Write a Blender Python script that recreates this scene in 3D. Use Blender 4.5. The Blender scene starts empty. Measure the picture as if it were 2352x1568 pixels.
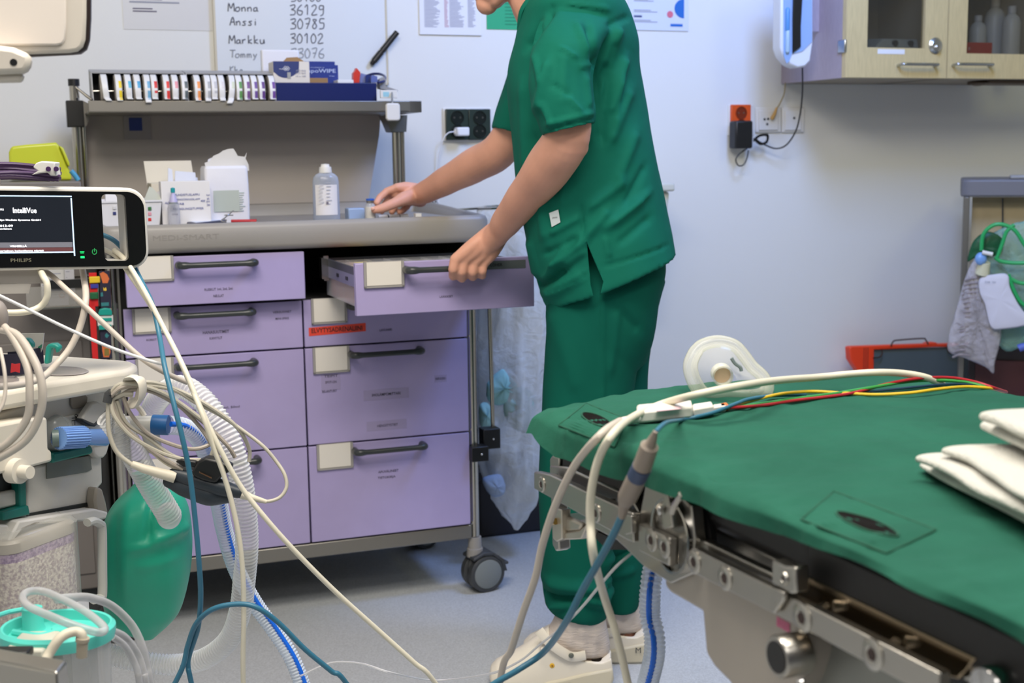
import bpy, bmesh, math, random
import numpy as np
from mathutils import Vector, Matrix, noise
random.seed(7)
SC = bpy.context.scene
COL = SC.collection
# ---------------------------------------------------------------- camera
F = 3000.0; CH = 1.15; PITCH = math.atan(433/3000); ROLL = .0135
_f = Vector((0, math.cos(PITCH), -math.sin(PITCH))); _r = Vector((1, 0, 0)); _u = _r.cross(_f)
_r2 = _r*math.cos(ROLL) - _u*math.sin(ROLL); _u2 = _r*math.sin(ROLL) + _u*math.cos(ROLL)
CAM = Vector((0, 0, CH))
cd = bpy.data.cameras.new('camera'); cam = bpy.data.objects.new('camera', cd); COL.objects.link(cam)
cd.sensor_width = 36; cd.lens = F/2352*36; cd.clip_start = .05
cam.matrix_world = Matrix(((_r2.x, _u2.x, -_f.x, 0), (_r2.y, _u2.y, -_f.y, 0), (_r2.z, _u2.z, -_f.z, CH), (0, 0, 0, 1)))
cd.dof.use_dof = True; cd.dof.focus_distance = 2.05; cd.dof.aperture_fstop = 7.0
SC.camera = cam
# ---------------------------------------------------------------- light
SC.view_settings.view_transform = 'Standard'; SC.view_settings.look = 'None'
SC.view_settings.gamma = 1; SC.view_settings.use_curve_mapping = False
SC.view_settings.exposure = -0.08
W = bpy.data.worlds.new('room_ambient'); SC.world = W; W.use_nodes = True
W.node_tree.nodes['Background'].inputs[0].default_value = (.80, .84, 1.0, 1)
W.node_tree.nodes['Background'].inputs[1].default_value = .10
def area(name, loc, target, sx, sy, power, col):
    l = bpy.data.lights.new(name, 'AREA'); l.shape = 'RECTANGLE'; l.size = sx; l.size_y = sy
    l.energy = power; l.color = col
    o = bpy.data.objects.new(name, l); COL.objects.link(o); o.location = loc
    o.rotation_euler = (Vector(target)-Vector(loc)).to_track_quat('-Z', 'Y').to_euler()
    return o
area('ceiling_lamp_front', (-.35, 1.35, 2.62), (-.5, 1.9, 0), 1.3, .6, 48, (1.0, .92, .81))
area('ceiling_lamp_table', (.6, .9, 2.62), (.3, 1.3, 0), 1.2, .4, 28, (1.0, .95, .88))
area('ceiling_lamp_behind', (-.1, -.6, 2.6), (-.1, 2.4, .7), 1.8, .6, 20, (1.0, .96, .92))
area('unseen_blue_light', (.95, 2.9, 2.5), (.55, 4.2, 1.4), .5, .5, 33, (.28, .45, 1.0))  # unseen source of unknown kind, gives the wall its blue cast
area('green_amber_light', (2.2, 2.6, 2.5), (2.0, 4.2, .9), .5, .5, 5, (1.0, .98, .5))
# ---------------------------------------------------------------- pixel helpers (2352x1568 frame)
def ray(px, py): return _f + _r2*((px-1176)/F) - _u2*((py-784)/F)
def U(px, py, d):
    v = ray(px, py); return CAM + v*(d/v.y)
def G(px, py, z):
    v = ray(px, py); return CAM + v*((z-CH)/v.z)
class Plane:
    """vertical or free plane: origin, right direction, up direction; n points to the viewer side"""
    def __init__(s, o, x, up=(0, 0, 1)):
        s.o = Vector(o); s.x = Vector(x).normalized(); s.z = Vector(up).normalized()
        s.n = s.x.cross(s.z).normalized()
        if s.n.dot(CAM-s.o) < 0: s.n = -s.n
    def P(s, px, py, w=0):
        v = ray(px, py); t = (s.o + s.n*w - CAM).dot(s.n)/v.dot(s.n); return CAM + v*t
    def uv(s, px, py, w=0):
        q = s.P(px, py, w)-s.o; return (q.dot(s.x), q.dot(s.z))
    def at(s, u, v, w=0): return s.o + s.x*u + s.z*v + s.n*w
    def M(s, u=0, v=0, w=0):   # local x right, y toward viewer normal, z up
        o = s.at(u, v, w)
        return Matrix(((s.x.x, s.n.x, s.z.x, o.x), (s.x.y, s.n.y, s.z.y, o.y), (s.x.z, s.n.z, s.z.z, o.z), (0, 0, 0, 1)))
    def rect(s, x0, y0, x1, y1, w=0):
        """uv rectangle whose edges pass through the mid points of the pixel rectangle's edges"""
        xm, ym = (x0+x1)/2, (y0+y1)/2
        return (s.uv(x0, ym, w)[0], s.uv(xm, y1, w)[1], s.uv(x1, ym, w)[0], s.uv(xm, y0, w)[1])
# ---------------------------------------------------------------- materials
def lin(c):
    return tuple(((x/255)/12.92 if x/255 <= .04045 else ((x/255+.055)/1.055)**2.4) for x in c[:3]) + (1,)
_mats = {}
def mat(name, c, rough=.5, metal=0, bump=0, bscale=60, var=0, vscale=20, spec=.5, alpha=1, emit=0, trans=0, sheen=0, c2=None, sss=0, aniso=None, coat=0, detail=3):
    if name in _mats: return _mats[name]
    m = bpy.data.materials.new(name); m.use_nodes = True; nt = m.node_tree; b = nt.nodes['Principled BSDF']
    b.inputs['Base Color'].default_value = lin(c); b.inputs['Roughness'].default_value = rough
    b.inputs['Metallic'].default_value = metal; b.inputs['Specular IOR Level'].default_value = spec
    if alpha < 1: b.inputs['Alpha'].default_value = alpha
    if trans: b.inputs['Transmission Weight'].default_value = trans
    if sheen: b.inputs['Sheen Weight'].default_value = sheen
    if coat: b.inputs['Coat Weight'].default_value = coat
    if sss:
        b.inputs['Subsurface Weight'].default_value = sss; b.inputs['Subsurface Radius'].default_value = (.02, .008, .004); b.inputs['Subsurface Scale'].default_value = .5
    if emit:
        b.inputs['Emission Color'].default_value = lin(c); b.inputs['Emission Strength'].default_value = emit
    tc = nt.nodes.new('ShaderNodeTexCoord')
    if var or c2:
        n = nt.nodes.new('ShaderNodeTexNoise'); n.inputs['Scale'].default_value = vscale; n.inputs['Detail'].default_value = detail
        mp = nt.nodes.new('ShaderNodeMapping')
        if aniso: mp.inputs['Scale'].default_value = aniso
        nt.links.new(tc.outputs['Object'], mp.inputs[0]); nt.links.new(mp.outputs[0], n.inputs['Vector'])
        r = nt.nodes.new('ShaderNodeValToRGB'); a = lin(c)
        if c2: lo, hi = lin(c), lin(c2)
        else: lo = tuple(x*(1-var) for x in a[:3])+(1,); hi = tuple(min(1, x*(1+var)) for x in a[:3])+(1,)
        r.color_ramp.elements[0].color = lo; r.color_ramp.elements[1].color = hi
        r.color_ramp.elements[0].position = .36; r.color_ramp.elements[1].position = .64
        nt.links.new(n.outputs['Fac'], r.inputs[0]); nt.links.new(r.outputs[0], b.inputs['Base Color'])
    if bump:
        n = nt.nodes.new('ShaderNodeTexNoise'); n.inputs['Scale'].default_value = bscale; n.inputs['Detail'].default_value = 4
        mp = nt.nodes.new('ShaderNodeMapping')
        if aniso: mp.inputs['Scale'].default_value = aniso
        nt.links.new(tc.outputs['Object'], mp.inputs[0]); nt.links.new(mp.outputs[0], n.inputs['Vector'])
        bp = nt.nodes.new('ShaderNodeBump'); bp.inputs['Strength'].default_value = bump; bp.inputs['Distance'].default_value = .004
        nt.links.new(n.outputs['Fac'], bp.inputs['Height']); nt.links.new(bp.outputs[0], b.inputs['Normal'])
    _mats[name] = m; return m
def clear(name, c, base=.12, edge=.65, rough=.15, tint=(1, 1, 1), bump=0):
    """thin clear plastic: see-through when faced, whitish and glossy at grazing angles"""
    if name in _mats: return _mats[name]
    m = bpy.data.materials.new(name); m.use_nodes = True; nt = m.node_tree; b = nt.nodes['Principled BSDF']; out = nt.nodes['Material Output']
    b.inputs['Base Color'].default_value = lin(c); b.inputs['Roughness'].default_value = rough
    t = nt.nodes.new('ShaderNodeBsdfTransparent'); t.inputs[0].default_value = tuple(tint)+(1,)
    if bump:
        tc = nt.nodes.new('ShaderNodeTexCoord'); n = nt.nodes.new('ShaderNodeTexNoise'); n.inputs['Scale'].default_value = 22; n.inputs['Detail'].default_value = 5; n.inputs['Distortion'].default_value = 1.5
        bp = nt.nodes.new('ShaderNodeBump'); bp.inputs['Strength'].default_value = bump; bp.inputs['Distance'].default_value = .02
        nt.links.new(tc.outputs['Object'], n.inputs['Vector']); nt.links.new(n.outputs['Fac'], bp.inputs['Height']); nt.links.new(bp.outputs[0], b.inputs['Normal'])
    lw = nt.nodes.new('ShaderNodeLayerWeight'); lw.inputs[0].default_value = .45
    mr = nt.nodes.new('ShaderNodeMapRange'); mr.inputs[3].default_value = base; mr.inputs[4].default_value = edge
    mx = nt.nodes.new('ShaderNodeMixShader')
    nt.links.new(lw.outputs['Facing'], mr.inputs[0]); nt.links.new(mr.outputs[0], mx.inputs[0])
    nt.links.new(t.outputs[0], mx.inputs[1]); nt.links.new(b.outputs[0], mx.inputs[2]); nt.links.new(mx.outputs[0], out.inputs[0])
    _mats[name] = m; return m
# ---------------------------------------------------------------- mesh builder
def catmull(pts, n=8, closed=False):
    P = [Vector(p) for p in pts]
    if len(P) < 3 and not closed: return P
    out = []; N = len(P); rng = range(N if closed else N-1)
    for i in rng:
        if closed: p0, p1, p2, p3 = P[i-1], P[i], P[(i+1) % N], P[(i+2) % N]
        else: p0, p1, p2, p3 = P[max(i-1, 0)], P[i], P[i+1], P[min(i+2, N-1)]
        for k in range(n):
            t = k/n
            out.append(.5*((2*p1)+(p2-p0)*t+(2*p0-5*p1+4*p2-p3)*t*t+(3*p1-p0-3*p2+p3)*t**3))
    if not closed: out.append(P[-1])
    return out
def lerp(a, b, t): return a+(b-a)*t
def interp(xs, ys, x):
    if x <= xs[0]: return ys[0]
    for i in range(1, len(xs)):
        if x <= xs[i]: return ys[i-1]+(ys[i]-ys[i-1])*(x-xs[i-1])/(xs[i]-xs[i-1])
    return ys[-1]
class MB:
    def __init__(s): s.v = []; s.f = []; s.m = []
    def add(s, vs, fs, mi=0, M=None):
        k = len(s.v)
        s.v += [(M @ Vector(p)) if M is not None else Vector(p) for p in vs]
        s.f += [tuple(i+k for i in f) for f in fs]; s.m += [mi]*len(fs); return s
    def box(s, a, b, M=None, mi=0):
        x0, y0, z0 = a; x1, y1, z1 = b
        vs = [(x0, y0, z0), (x1, y0, z0), (x1, y1, z0), (x0, y1, z0), (x0, y0, z1), (x1, y0, z1), (x1, y1, z1), (x0, y1, z1)]
        return s.add(vs, [(0, 3, 2, 1), (4, 5, 6, 7), (0, 1, 5, 4), (1, 2, 6, 5), (2, 3, 7, 6), (3, 0, 4, 7)], mi, M)
    def prism(s, poly, h0, h1, M=None, mi=0, axis='y'):
        """poly of (a,b) extruded: axis y -> points (a,h,b); axis z -> (a,b,h)"""
        g = (lambda p, h: (p[0], h, p[1])) if axis == 'y' else (lambda p, h: (p[0], p[1], h))
        n = len(poly); vs = [g(p, h0) for p in poly]+[g(p, h1) for p in poly]
        fs = [tuple(range(n))[::-1], tuple(range(n, 2*n))]+[(i, (i+1) % n, n+(i+1) % n, n+i) for i in range(n)]
        return s.add(vs, fs, mi, M)
    def hull8(s, p, mi=0):
        """box from 8 world points: bottom 4 then top 4"""
        return s.add(p, [(0, 3, 2, 1), (4, 5, 6, 7), (0, 1, 5, 4), (1, 2, 6, 5), (2, 3, 7, 6), (3, 0, 4, 7)], mi)
    def loft(s, rings, mi=0, caps=True, closed=False, M=None):
        n = len(rings[0]); vs = [p for r in rings for p in r]; fs = []
        R = len(rings)
        for i in range(R if closed else R-1):
            for j in range(n):
                a = i*n+j; b = i*n+(j+1) % n; c = ((i+1) % R)*n+(j+1) % n; d = ((i+1) % R)*n+j
                fs.append((a, b, c, d))
        if caps and not closed: fs += [tuple(range(n))[::-1], tuple((R-1)*n+j for j in range(n))]
        return s.add(vs, fs, mi, M)
    def tube(s, pts, r, n=10, closed=False, mi=0, flat=None, caps=True, up=None):
        P = [Vector(p) for p in pts]; N = len(P); rings = []
        T = []
        for i in range(N):
            a = P[i-1] if (i or closed) else P[i]; b = P[(i+1) % N] if (i < N-1 or closed) else P[i]
            t = (b-a); T.append(t.normalized() if t.length > 1e-9 else Vector((0, 0, 1)))
        nv = Vector(up) if up else (Vector((0, 0, 1)) if abs(T[0].z) < .9 else Vector((1, 0, 0)))
        nv = (nv-T[0]*nv.dot(T[0])).normalized()
        for i in range(N):
            nv = (nv-T[i]*nv.dot(T[i])); nv.normalize(); bv = T[i].cross(nv)
            rr = r(i/(N-1)) if callable(r) else (r[i] if isinstance(r, (list, tuple)) else r)
            fx, fy = flat or (1, 1)
            rings.append([P[i]+nv*(rr*fx*math.cos(2*math.pi*k/n))+bv*(rr*fy*math.sin(2*math.pi*k/n)) for k in range(n)])
        return s.loft(rings, mi, caps, closed)
    def cyl(s, p0, p1, r0, r1=None, n=20, mi=0): return s.tube([p0, p1], [r0, r0 if r1 is None else r1], n, mi=mi)
    def lathe(s, prof, M=None, n=28, mi=0, sx=1, sy=1, caps=True):
        """prof of (r,z), turned about local z"""
        rings = [[(r*sx*math.cos(2*math.pi*k/n), r*sy*math.sin(2*math.pi*k/n), z) for k in range(n)] for r, z in prof]
        return s.loft(rings, mi, caps, False, M)
    def ell(s, c, r, M=None, n=16, mi=0):
        prof = [(math.sin(math.pi*i/n), -math.cos(math.pi*i/n)) for i in range(n+1)]
        prof[0] = (1e-4, -1); prof[-1] = (1e-4, 1)
        if not hasattr(r, '__len__'): r = (r, r, r)
        T = Matrix.Translation(Vector(c)) @ (M.to_4x4() if M is not None else Matrix.Identity(4)) @ Matrix.Diagonal((r[0], r[1], r[2], 1))
        return s.lathe(prof, T, n*2, mi)
    def capsule(s, pts, rad, n=16, mi=0, flat=None, up=None, sm=4):
        """limb with rounded ends through joints pts with radii rad"""
        q = catmull([tuple(p) for p in pts], sm); rr = []
        for i in range(len(q)):
            t = i/sm; k = min(int(t), len(rad)-2); u = t-k; u = u*u*(3-2*u); rr.append(rad[k]*(1-u)+rad[k+1]*u)
        a = (q[0]-q[1]).normalized(); b = (q[-1]-q[-2]).normalized(); P = []; R = []
        for k in range(1, 4):
            th = math.pi/2*k/3.2; P.insert(0, q[0]+a*rr[0]*math.sin(th)); R.insert(0, rr[0]*math.cos(th))
        P += q; R += rr
        for k in range(1, 4):
            th = math.pi/2*k/3.2; P.append(q[-1]+b*rr[-1]*math.sin(th)); R.append(rr[-1]*math.cos(th))
        return s.tube(P, R, n, mi=mi, flat=flat, up=up)
    def grid(s, fn, nu, nv, mi=0, mif=None):
        vs = [fn(i/nu, j/nv) for j in range(nv+1) for i in range(nu+1)]
        fs = []; k = len(s.v)
        for j in range(nv):
            for i in range(nu):
                a = j*(nu+1)+i; fs.append((a, a+1, a+nu+2, a+nu+1))
        s.v += [Vector(p) for p in vs]; s.f += [tuple(q+k for q in f) for f in fs]
        s.m += [(mif((i+.5)/nu, (j+.5)/nv) if mif else mi) for j in range(nv) for i in range(nu)]
        return s
    def build(s, name, mats, parent=None, bevel=0, seg=2, sub=0, solid=0, angle=38, fix=True, remesh=0, smooth=0):
        me = bpy.data.meshes.new(name); me.from_pydata([tuple(p) for p in s.v], [], s.f)
        if not isinstance(mats, (list, tuple)): mats = [mats]
        for m in mats: me.materials.append(m)
        if len(mats) > 1: me.polygons.foreach_set('material_index', s.m)
        if fix:
            bm = bmesh.new(); bm.from_mesh(me); bmesh.ops.recalc_face_normals(bm, faces=bm.faces); bm.to_mesh(me); bm.free()
        me.polygons.foreach_set('use_smooth', [True]*len(me.polygons)); me.set_sharp_from_angle(angle=math.radians(angle))
        o = bpy.data.objects.new(name, me); COL.objects.link(o)
        if parent is not None: o.parent = parent
        if solid:
            q = o.modifiers.new('s', 'SOLIDIFY'); q.thickness = solid; q.offset = 0
        if bevel:
            q = o.modifiers.new('b', 'BEVEL'); q.width = bevel; q.segments = seg; q.limit_method = 'ANGLE'; q.angle_limit = math.radians(40); q.use_clamp_overlap = True
            q.harden_normals = False
        if sub:
            q = o.modifiers.new('u', 'SUBSURF'); q.levels = sub; q.render_levels = sub
        if remesh:
            q = o.modifiers.new('r', 'REMESH'); q.mode = 'VOXEL'; q.voxel_size = remesh; q.use_smooth_shade = True
        if smooth:
            q = o.modifiers.new('m', 'SMOOTH'); q.factor = .5; q.iterations = smooth
        return o
def bake(o):
    dg = bpy.context.evaluated_depsgraph_get(); dg.update()
    me = bpy.data.meshes.new_from_object(o.evaluated_get(dg)); o.modifiers.clear(); o.data = me
    me.polygons.foreach_set('use_smooth', [True]*len(me.polygons)); return o
def tag(o, label, cat, group=None, kind=None):
    o['label'] = label; o['category'] = cat
    if group: o['group'] = group
    if kind: o['kind'] = kind
    return o
def T(name, label, cat, group=None):
    o = bpy.data.objects.new(name, None); o.empty_display_size = .05; COL.objects.link(o); return tag(o, label, cat, group)
def S(o): o['kind'] = 'structure'; return o
_font = None
def text(s, M, width, m, parent, name='lettering', height=None, shear=0, depth=.0003, align='CENTER', bold=0):
    """text in the local xz plane of M, centred at its origin, facing +y"""
    cu = bpy.data.curves.new(name, 'FONT'); cu.body = s; cu.align_x = 'CENTER'; cu.align_y = 'CENTER'; cu.size = 1; cu.resolution_u = 2
    cu.shear = shear; cu.offset = bold
    o = bpy.data.objects.new(name, cu); COL.objects.link(o)
    dg = bpy.context.evaluated_depsgraph_get(); me = bpy.data.meshes.new_from_object(o.evaluated_get(dg))
    bpy.data.objects.remove(o); bpy.data.curves.remove(cu)
    n = len(me.vertices); co = np.zeros(n*3); me.vertices.foreach_get('co', co); co = co.reshape(-1, 3)
    if n == 0: return None
    w = co[:, 0].max()-co[:, 0].min(); h = co[:, 1].max()-co[:, 1].min()
    cx = (co[:, 0].max()+co[:, 0].min())/2; cy = (co[:, 1].max()+co[:, 1].min())/2
    sx = width/w; sy = (height/h) if height else sx
    Mn = np.array(M)
    loc = np.stack([(co[:, 0]-cx)*sx, np.full(n, depth), (co[:, 1]-cy)*sy], 1)
    wc = loc @ Mn[:3, :3].T + Mn[:3, 3]
    me.vertices.foreach_set('co', wc.ravel().astype(np.float32)); me.materials.clear(); me.materials.append(m); me.update()
    q = bpy.data.objects.new(name, me); COL.objects.link(q)
    if parent is not None: q.parent = parent
    return q
def strokes(lines, to3, r, name, m, parent):
    """hand lettering: polylines (a,b) mapped by to3 into space and drawn as thin flat tubes"""
    mb = MB()
    for l in lines:
        p = catmull([tuple(to3(*q)) for q in l], 4) if len(l) > 2 else [to3(*q) for q in l]
        mb.tube(p, r, 5)
    return mb.build(name, m, parent)
def finish_roots():
    """put every top-level origin at the base of its thing"""
    bpy.context.view_layer.update()
    def desc(o):
        for c in o.children:
            yield c; yield from desc(c)
    for o in [x for x in SC.objects if x.parent is None and x.type in ('EMPTY', 'MESH')]:
        mesh = [q for q in ([o]+list(desc(o))) if q.type == 'MESH' and len(q.data.vertices)]
        if not mesh or o.get('keep'): continue
        lo = np.full(3, 1e9); hi = -lo
        for q in mesh:
            n = len(q.data.vertices); co = np.zeros(n*3, np.float32); q.data.vertices.foreach_get('co', co); co = co.reshape(-1, 3)
            lo = np.minimum(lo, co.min(0)); hi = np.maximum(hi, co.max(0))
        c = Vector(((lo[0]+hi[0])/2, (lo[1]+hi[1])/2, lo[2]))
        o.location = c
        if o.type == 'MESH': o.data.transform(Matrix.Translation(-c))
        for ch in o.children:
            ch.location = -c if o.type == 'EMPTY' else -c
def cable(name, label, cat, pts, r, m, parent=None, group=None, n=8, sm=8, world=False):
    p = [Vector(q) if world else U(*q) for q in pts]
    o = MB().tube(catmull(p, sm), r, n).build(name, m, parent)
    if parent is None: tag(o, label, cat, group)
    return o
# ================================================================ room
m_wall = mat('white_wall_paint', (226, 226, 222), .55, bump=.05, bscale=200)
m_floor = mat('speckled_vinyl_floor', (186, 190, 194), .38, var=.12, vscale=260, detail=6, bump=.03, bscale=300)
m_white = mat('white_plastic', (225, 224, 220), .4); m_offw = mat('off_white_plastic', (214, 209, 196), .42)
m_black = mat('black_plastic', (22, 22, 23), .4); m_dgrey = mat('dark_grey_plastic', (58, 60, 62), .45)
m_steel = mat('brushed_steel', (176, 172, 164), .32, metal=1, bump=.04, bscale=90, aniso=(1, 1, 12))
m_chrome = mat('polished_chrome', (205, 203, 200), .14, metal=1)
m_ink = mat('black_ink', (30, 30, 34), .6); m_paper = mat('white_paper', (228, 229, 232), .7)
# the cart stands parallel to the wall; both recede to the right
CR = G(1090, 1362, 0)                       # floor point of the front right caster
YAW = math.atan2(.349, .937)
CF = Plane(U(1083, 1205, CR.y), (math.cos(YAW), math.sin(YAW), 0)); CF.o.z = 0
WW = -.68
WP = Plane(CF.at(0, 0, WW), CF.x)
RM = WP.M()                                  # room frame: x along the wall, y into the room, z up
S(MB().box((-3.0, -.1, -.06), (3.6, 6.3, 0), RM).build('floor', m_floor))
S(MB().box((-3.0, -.12, 0), (3.6, 0, 2.7), RM).build('wall_back', m_wall))
S(MB().box((-3.0, -.12, 2.7), (3.6, 6.3, 2.8), RM).build('ceiling', m_wall))
S(MB().box((-3.12, -.12, 0), (-3.0, 6.3, 2.7), RM).build('wall_left', m_wall))
S(MB().box((3.6, -.12, 0), (3.72, 6.3, 2.7), RM).build('wall_right', m_wall))
S(MB().box((-3.0, 0, 0), (3.6, .012, .09), RM).build('baseboard_back', mat('grey_skirting', (120, 124, 128), .5), bevel=.003))
def wbox(x0, y0, x1, y1, t, m, name, parent=None, w=0, bevel=0, P=None):
    P = P or WP
    a, b, c, d = P.rect(x0, y0, x1, y1, w+t)
    return MB().box((a, w, b), (c, w+t, d), P.M()).build(name, m, parent, bevel=bevel)
# whiteboard with handwriting
wb = T('whiteboard', 'large whiteboard on the wall with handwritten names and phone numbers', 'whiteboard')
a, b, c, d = WP.rect(497, 0, 887, 189, .01)
MB().box((a, .0, b), (c, .01, 1.85), WP.M()).build('board', mat('whiteboard_enamel', (222, 226, 228), .3), wb)
fr = MB()
for bx in ((a-.006, b-.004, a, 1.856), (c, b-.004, c+.004, 1.856), (a-.006, b-.006, c+.004, b), (a-.006, 1.85, c+.004, 1.856)):
    fr.box((bx[0], 0, bx[1]), (bx[2], .013, bx[3]), WP.M())
fr.build('frame', mat('cream_board_edge', (205, 196, 172), .5), wb)
GL = {'M': [[(0, 0), (.08, 1), (.35, .35), (.65, 1), (.75, 0)]], 'o': [[(.5, .5), (.15, .45), (.05, .1), (.35, 0), (.55, .25), (.45, .5)]],
 'n': [[(.05, .5), (.1, 0)], [(.08, .3), (.35, .5), (.5, .3), (.5, 0)]], 'a': [[(.5, .45), (.15, .4), (.1, .05), (.4, .1), (.5, .45), (.5, .1), (.62, 0)]],
 'A': [[(0, 0), (.35, 1), (.6, 0)], [(.12, .38), (.52, .4)]], 's': [[(.5, .5), (.15, .42), (.4, .2), (.35, 0), (.05, .02)]],
 'i': [[(.2, .5), (.2, 0)], [(.2, .68), (.22, .72)]], 'r': [[(.05, .5), (.08, 0)], [(.08, .3), (.3, .5), (.42, .45)]],
 'k': [[(.05, 1), (.08, 0)], [(.45, .5), (.1, .25), (.5, 0)]], 'u': [[(.05, .5), (.1, .05), (.4, .05), (.48, .5), (.55, 0)]],
 'T': [[(0, 1), (.75, 1)], [(.38, 1), (.35, 0)]], 'm': [[(.03, .5), (.05, 0)], [(.05, .3), (.2, .5), (.3, .3), (.3, 0)], [(.3, .3), (.45, .5), (.58, .3), (.6, 0)]],
 'y': [[(.05, .5), (.2, .1)], [(.5, .5), (.2, -.15), (.05, -.35)]],
 '3': [[(.05, .9), (.5, 1), (.5, .7), (.2, .55), (.55, .4), (.5, .05), (.05, 0)]], '6': [[(.5, 1), (.12, .6), (.1, .1), (.45, 0), (.55, .35), (.15, .45)]],
 '1': [[(.1, .75), (.35, 1), (.35, 0)]], '2': [[(.05, .8), (.35, 1), (.5, .7), (.05, 0), (.6, .03)]], '9': [[(.5, .9), (.15, .9), (.12, .55), (.5, .6), (.5, .9), (.48, .1), (.2, -.1)]],
 '0': [[(.3, 1), (.05, .6), (.15, .05), (.45, .1), (.55, .6), (.3, 1)]], '7': [[(.05, .95), (.55, 1), (.25, 0)], [(.15, .5), (.5, .52)]],
 '8': [[(.5, .9), (.15, .9), (.5, .3), (.3, 0), (.1, .25), (.5, .9)]], '5': [[(.55, 1), (.15, .98), (.12, .6), (.5, .55), (.45, .05), (.05, 0)]],
 'K': [[(.05, 1), (.05, 0)], [(.55, 1), (.08, .5), (.6, 0)]], 'e': [[(.08, .25), (.48, .3), (.3, .5), (.08, .3), (.15, .02), (.5, .06)]]}
def hand(s, x, y, h, step, m, parent, P=WP, w=.0105, r=.0016, name='handwriting'):
    L = []
    for ch in s:
        adv = .85 if ch in 'Mm' else (.45 if ch == 'i' else .72)
        for l in GL.get(ch, []): L.append([(x+p[0]*h, y-p[1]*h) for p in l])
        x += adv*h*step
    return strokes(L, lambda a_, b_: P.P(a_, b_, w), r, name, m, parent)
m_mark = mat('board_marker_ink', (96, 98, 108), .7); m_mark2 = mat('board_marker_ink_pale', (150, 155, 162), .7)
for s, x, y, h, mm in (('Monna', 524, 26, 19, m_mark), ('36129', 665, 34, 23, m_mark), ('Anssi', 528, 58, 19, m_mark), ('30785', 666, 66, 23, m_mark),
        ('Markku', 526, 100, 19, m_mark), ('30102', 666, 99, 22, m_mark), ('Tommy', 528, 132, 17, m_mark2), ('33076', 668, 133, 22, m_mark2), ('Kke', 528, 167, 15, m_mark2), ('30100', 668, 3, 20, m_mark)):
    hand(s, x, y, h, 1.0, mm, wb)
mk = T('board_marker', 'black whiteboard marker clinging diagonally to the board', 'marker')
p0, p1 = WP.P(853, 148, .022), WP.P(912, 74, .022)
MB().tube([lerp(p0, p1, t) for t in (0, .02, .42, .421, 1)], [.006, .0075, .0075, .009, .0085], 14).build('barrel', m_black, mk)
MB().tube([lerp(p0, p1, t) for t in (.1, .38, .39)], [.0095, .0095, .006], 14).build('cap', m_black, mk)
# papers
def lines_tex(P, x0, y0, x1, y1, rows, m, parent, w, frac=.5, name='printed_lines', seed=1):
    rnd = random.Random(seed); mb = MB(); a, b, c, d = P.rect(x0, y0, x1, y1, w)
    for i in range(rows):
        z = lerp(d, b, (i+.5)/rows); e = (d-b)/rows*frac/2
        mb.box((a, w, z-e), (lerp(a, c, rnd.uniform(.55, 1)), w+.0004, z+e), P.M())
    return mb.build(name, m, parent)
m_pr = mat('grey_print', (150, 152, 165), .7); m_prd = mat('dark_print', (110, 105, 120), .7)
pp = T('plastic_pocket_sheet', 'pale sheet in a clear plastic pocket taped left of the whiteboard', 'paper')
wbox(280, -90, 500, 69, .0015, mat('pocket_plastic', (215, 214, 212), .3), 'sheet', pp)
lines_tex(WP, 297, -5, 420, 9, 2, m_pr, pp, .0018); lines_tex(WP, 305, 17, 374, 29, 2, m_prd, pp, .0018, .5, seed=3)
sp = T('wall_schedule', 'white printed timetable with narrow columns hung on the wall beside the whiteboard', 'poster')
o = wbox(962, -150, 1105, 80, .006, m_paper, 'sheet', sp)
for i, (x0, x1) in enumerate(((974, 1011), (1020, 1030), (1032, 1066), (1074, 1092))):
    lines_tex(WP, x0, -60, x1, 63, 42, mat('column_print', (168, 170, 186), .7) if i != 1 else mat('pink_print', (196, 160, 172), .7), sp, .0063, .55, 'printed_column', i)
gp = T('green_notice', 'emerald green notice with dark print on the wall behind the chin', 'poster')
wbox(1117, -110, 1215, 68, .002, mat('green_paper', (40, 165, 115), .6), 'sheet', gp)
lines_tex(WP, 1160, 5, 1206, 60, 7, mat('green_print', (28, 118, 85), .7), gp, .0023, .2, seed=5)
po = T('information_poster', 'pale blue framed poster with a blue half disc and a pink dot', 'poster')
wbox(1443, -160, 1582, 70, .004, mat('poster_paper', (214, 220, 232), .35), 'sheet', po)
for (x0, y0, x1, y1, r_) in ((1456, -3, 1510, 4, 2), (1456, 22, 1520, 29, 2), (1456, 45, 1520, 52, 2)): lines_tex(WP, x0, y0, x1, y1, r_, m_pr, po, .0044, seed=r_+x0)
lines_tex(WP, 1456, 35, 1486, 40, 1, mat('navy_print', (70, 80, 120), .7), po, .0044, .9)
u, v = WP.uv(1539, 33, .0045); MB().lathe([(.0001, 0), (.0108, 0), (.0108, .0008)], WP.M(u, v, .0045) @ Matrix.Rotation(-math.pi/2, 4, 'X'), 24).build('pink_dot', mat('pink_dot', (214, 110, 130), .6), po)
u, v = WP.uv(1571, 20, .0045); pts = [(math.cos(t)*.034, math.sin(t)*.030) for t in np.linspace(math.pi/2, 3*math.pi/2, 20)]
MB().prism(pts, 0, .0008, WP.M(u, v, .0045)).build('blue_half_disc', mat('blue_disc', (30, 105, 190), .6), po)
wbox(1540, 55, 1568, 61, .0006, mat('blue_disc', (30, 105, 190), .6), 'blue_bar', po, w=.0045)
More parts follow.
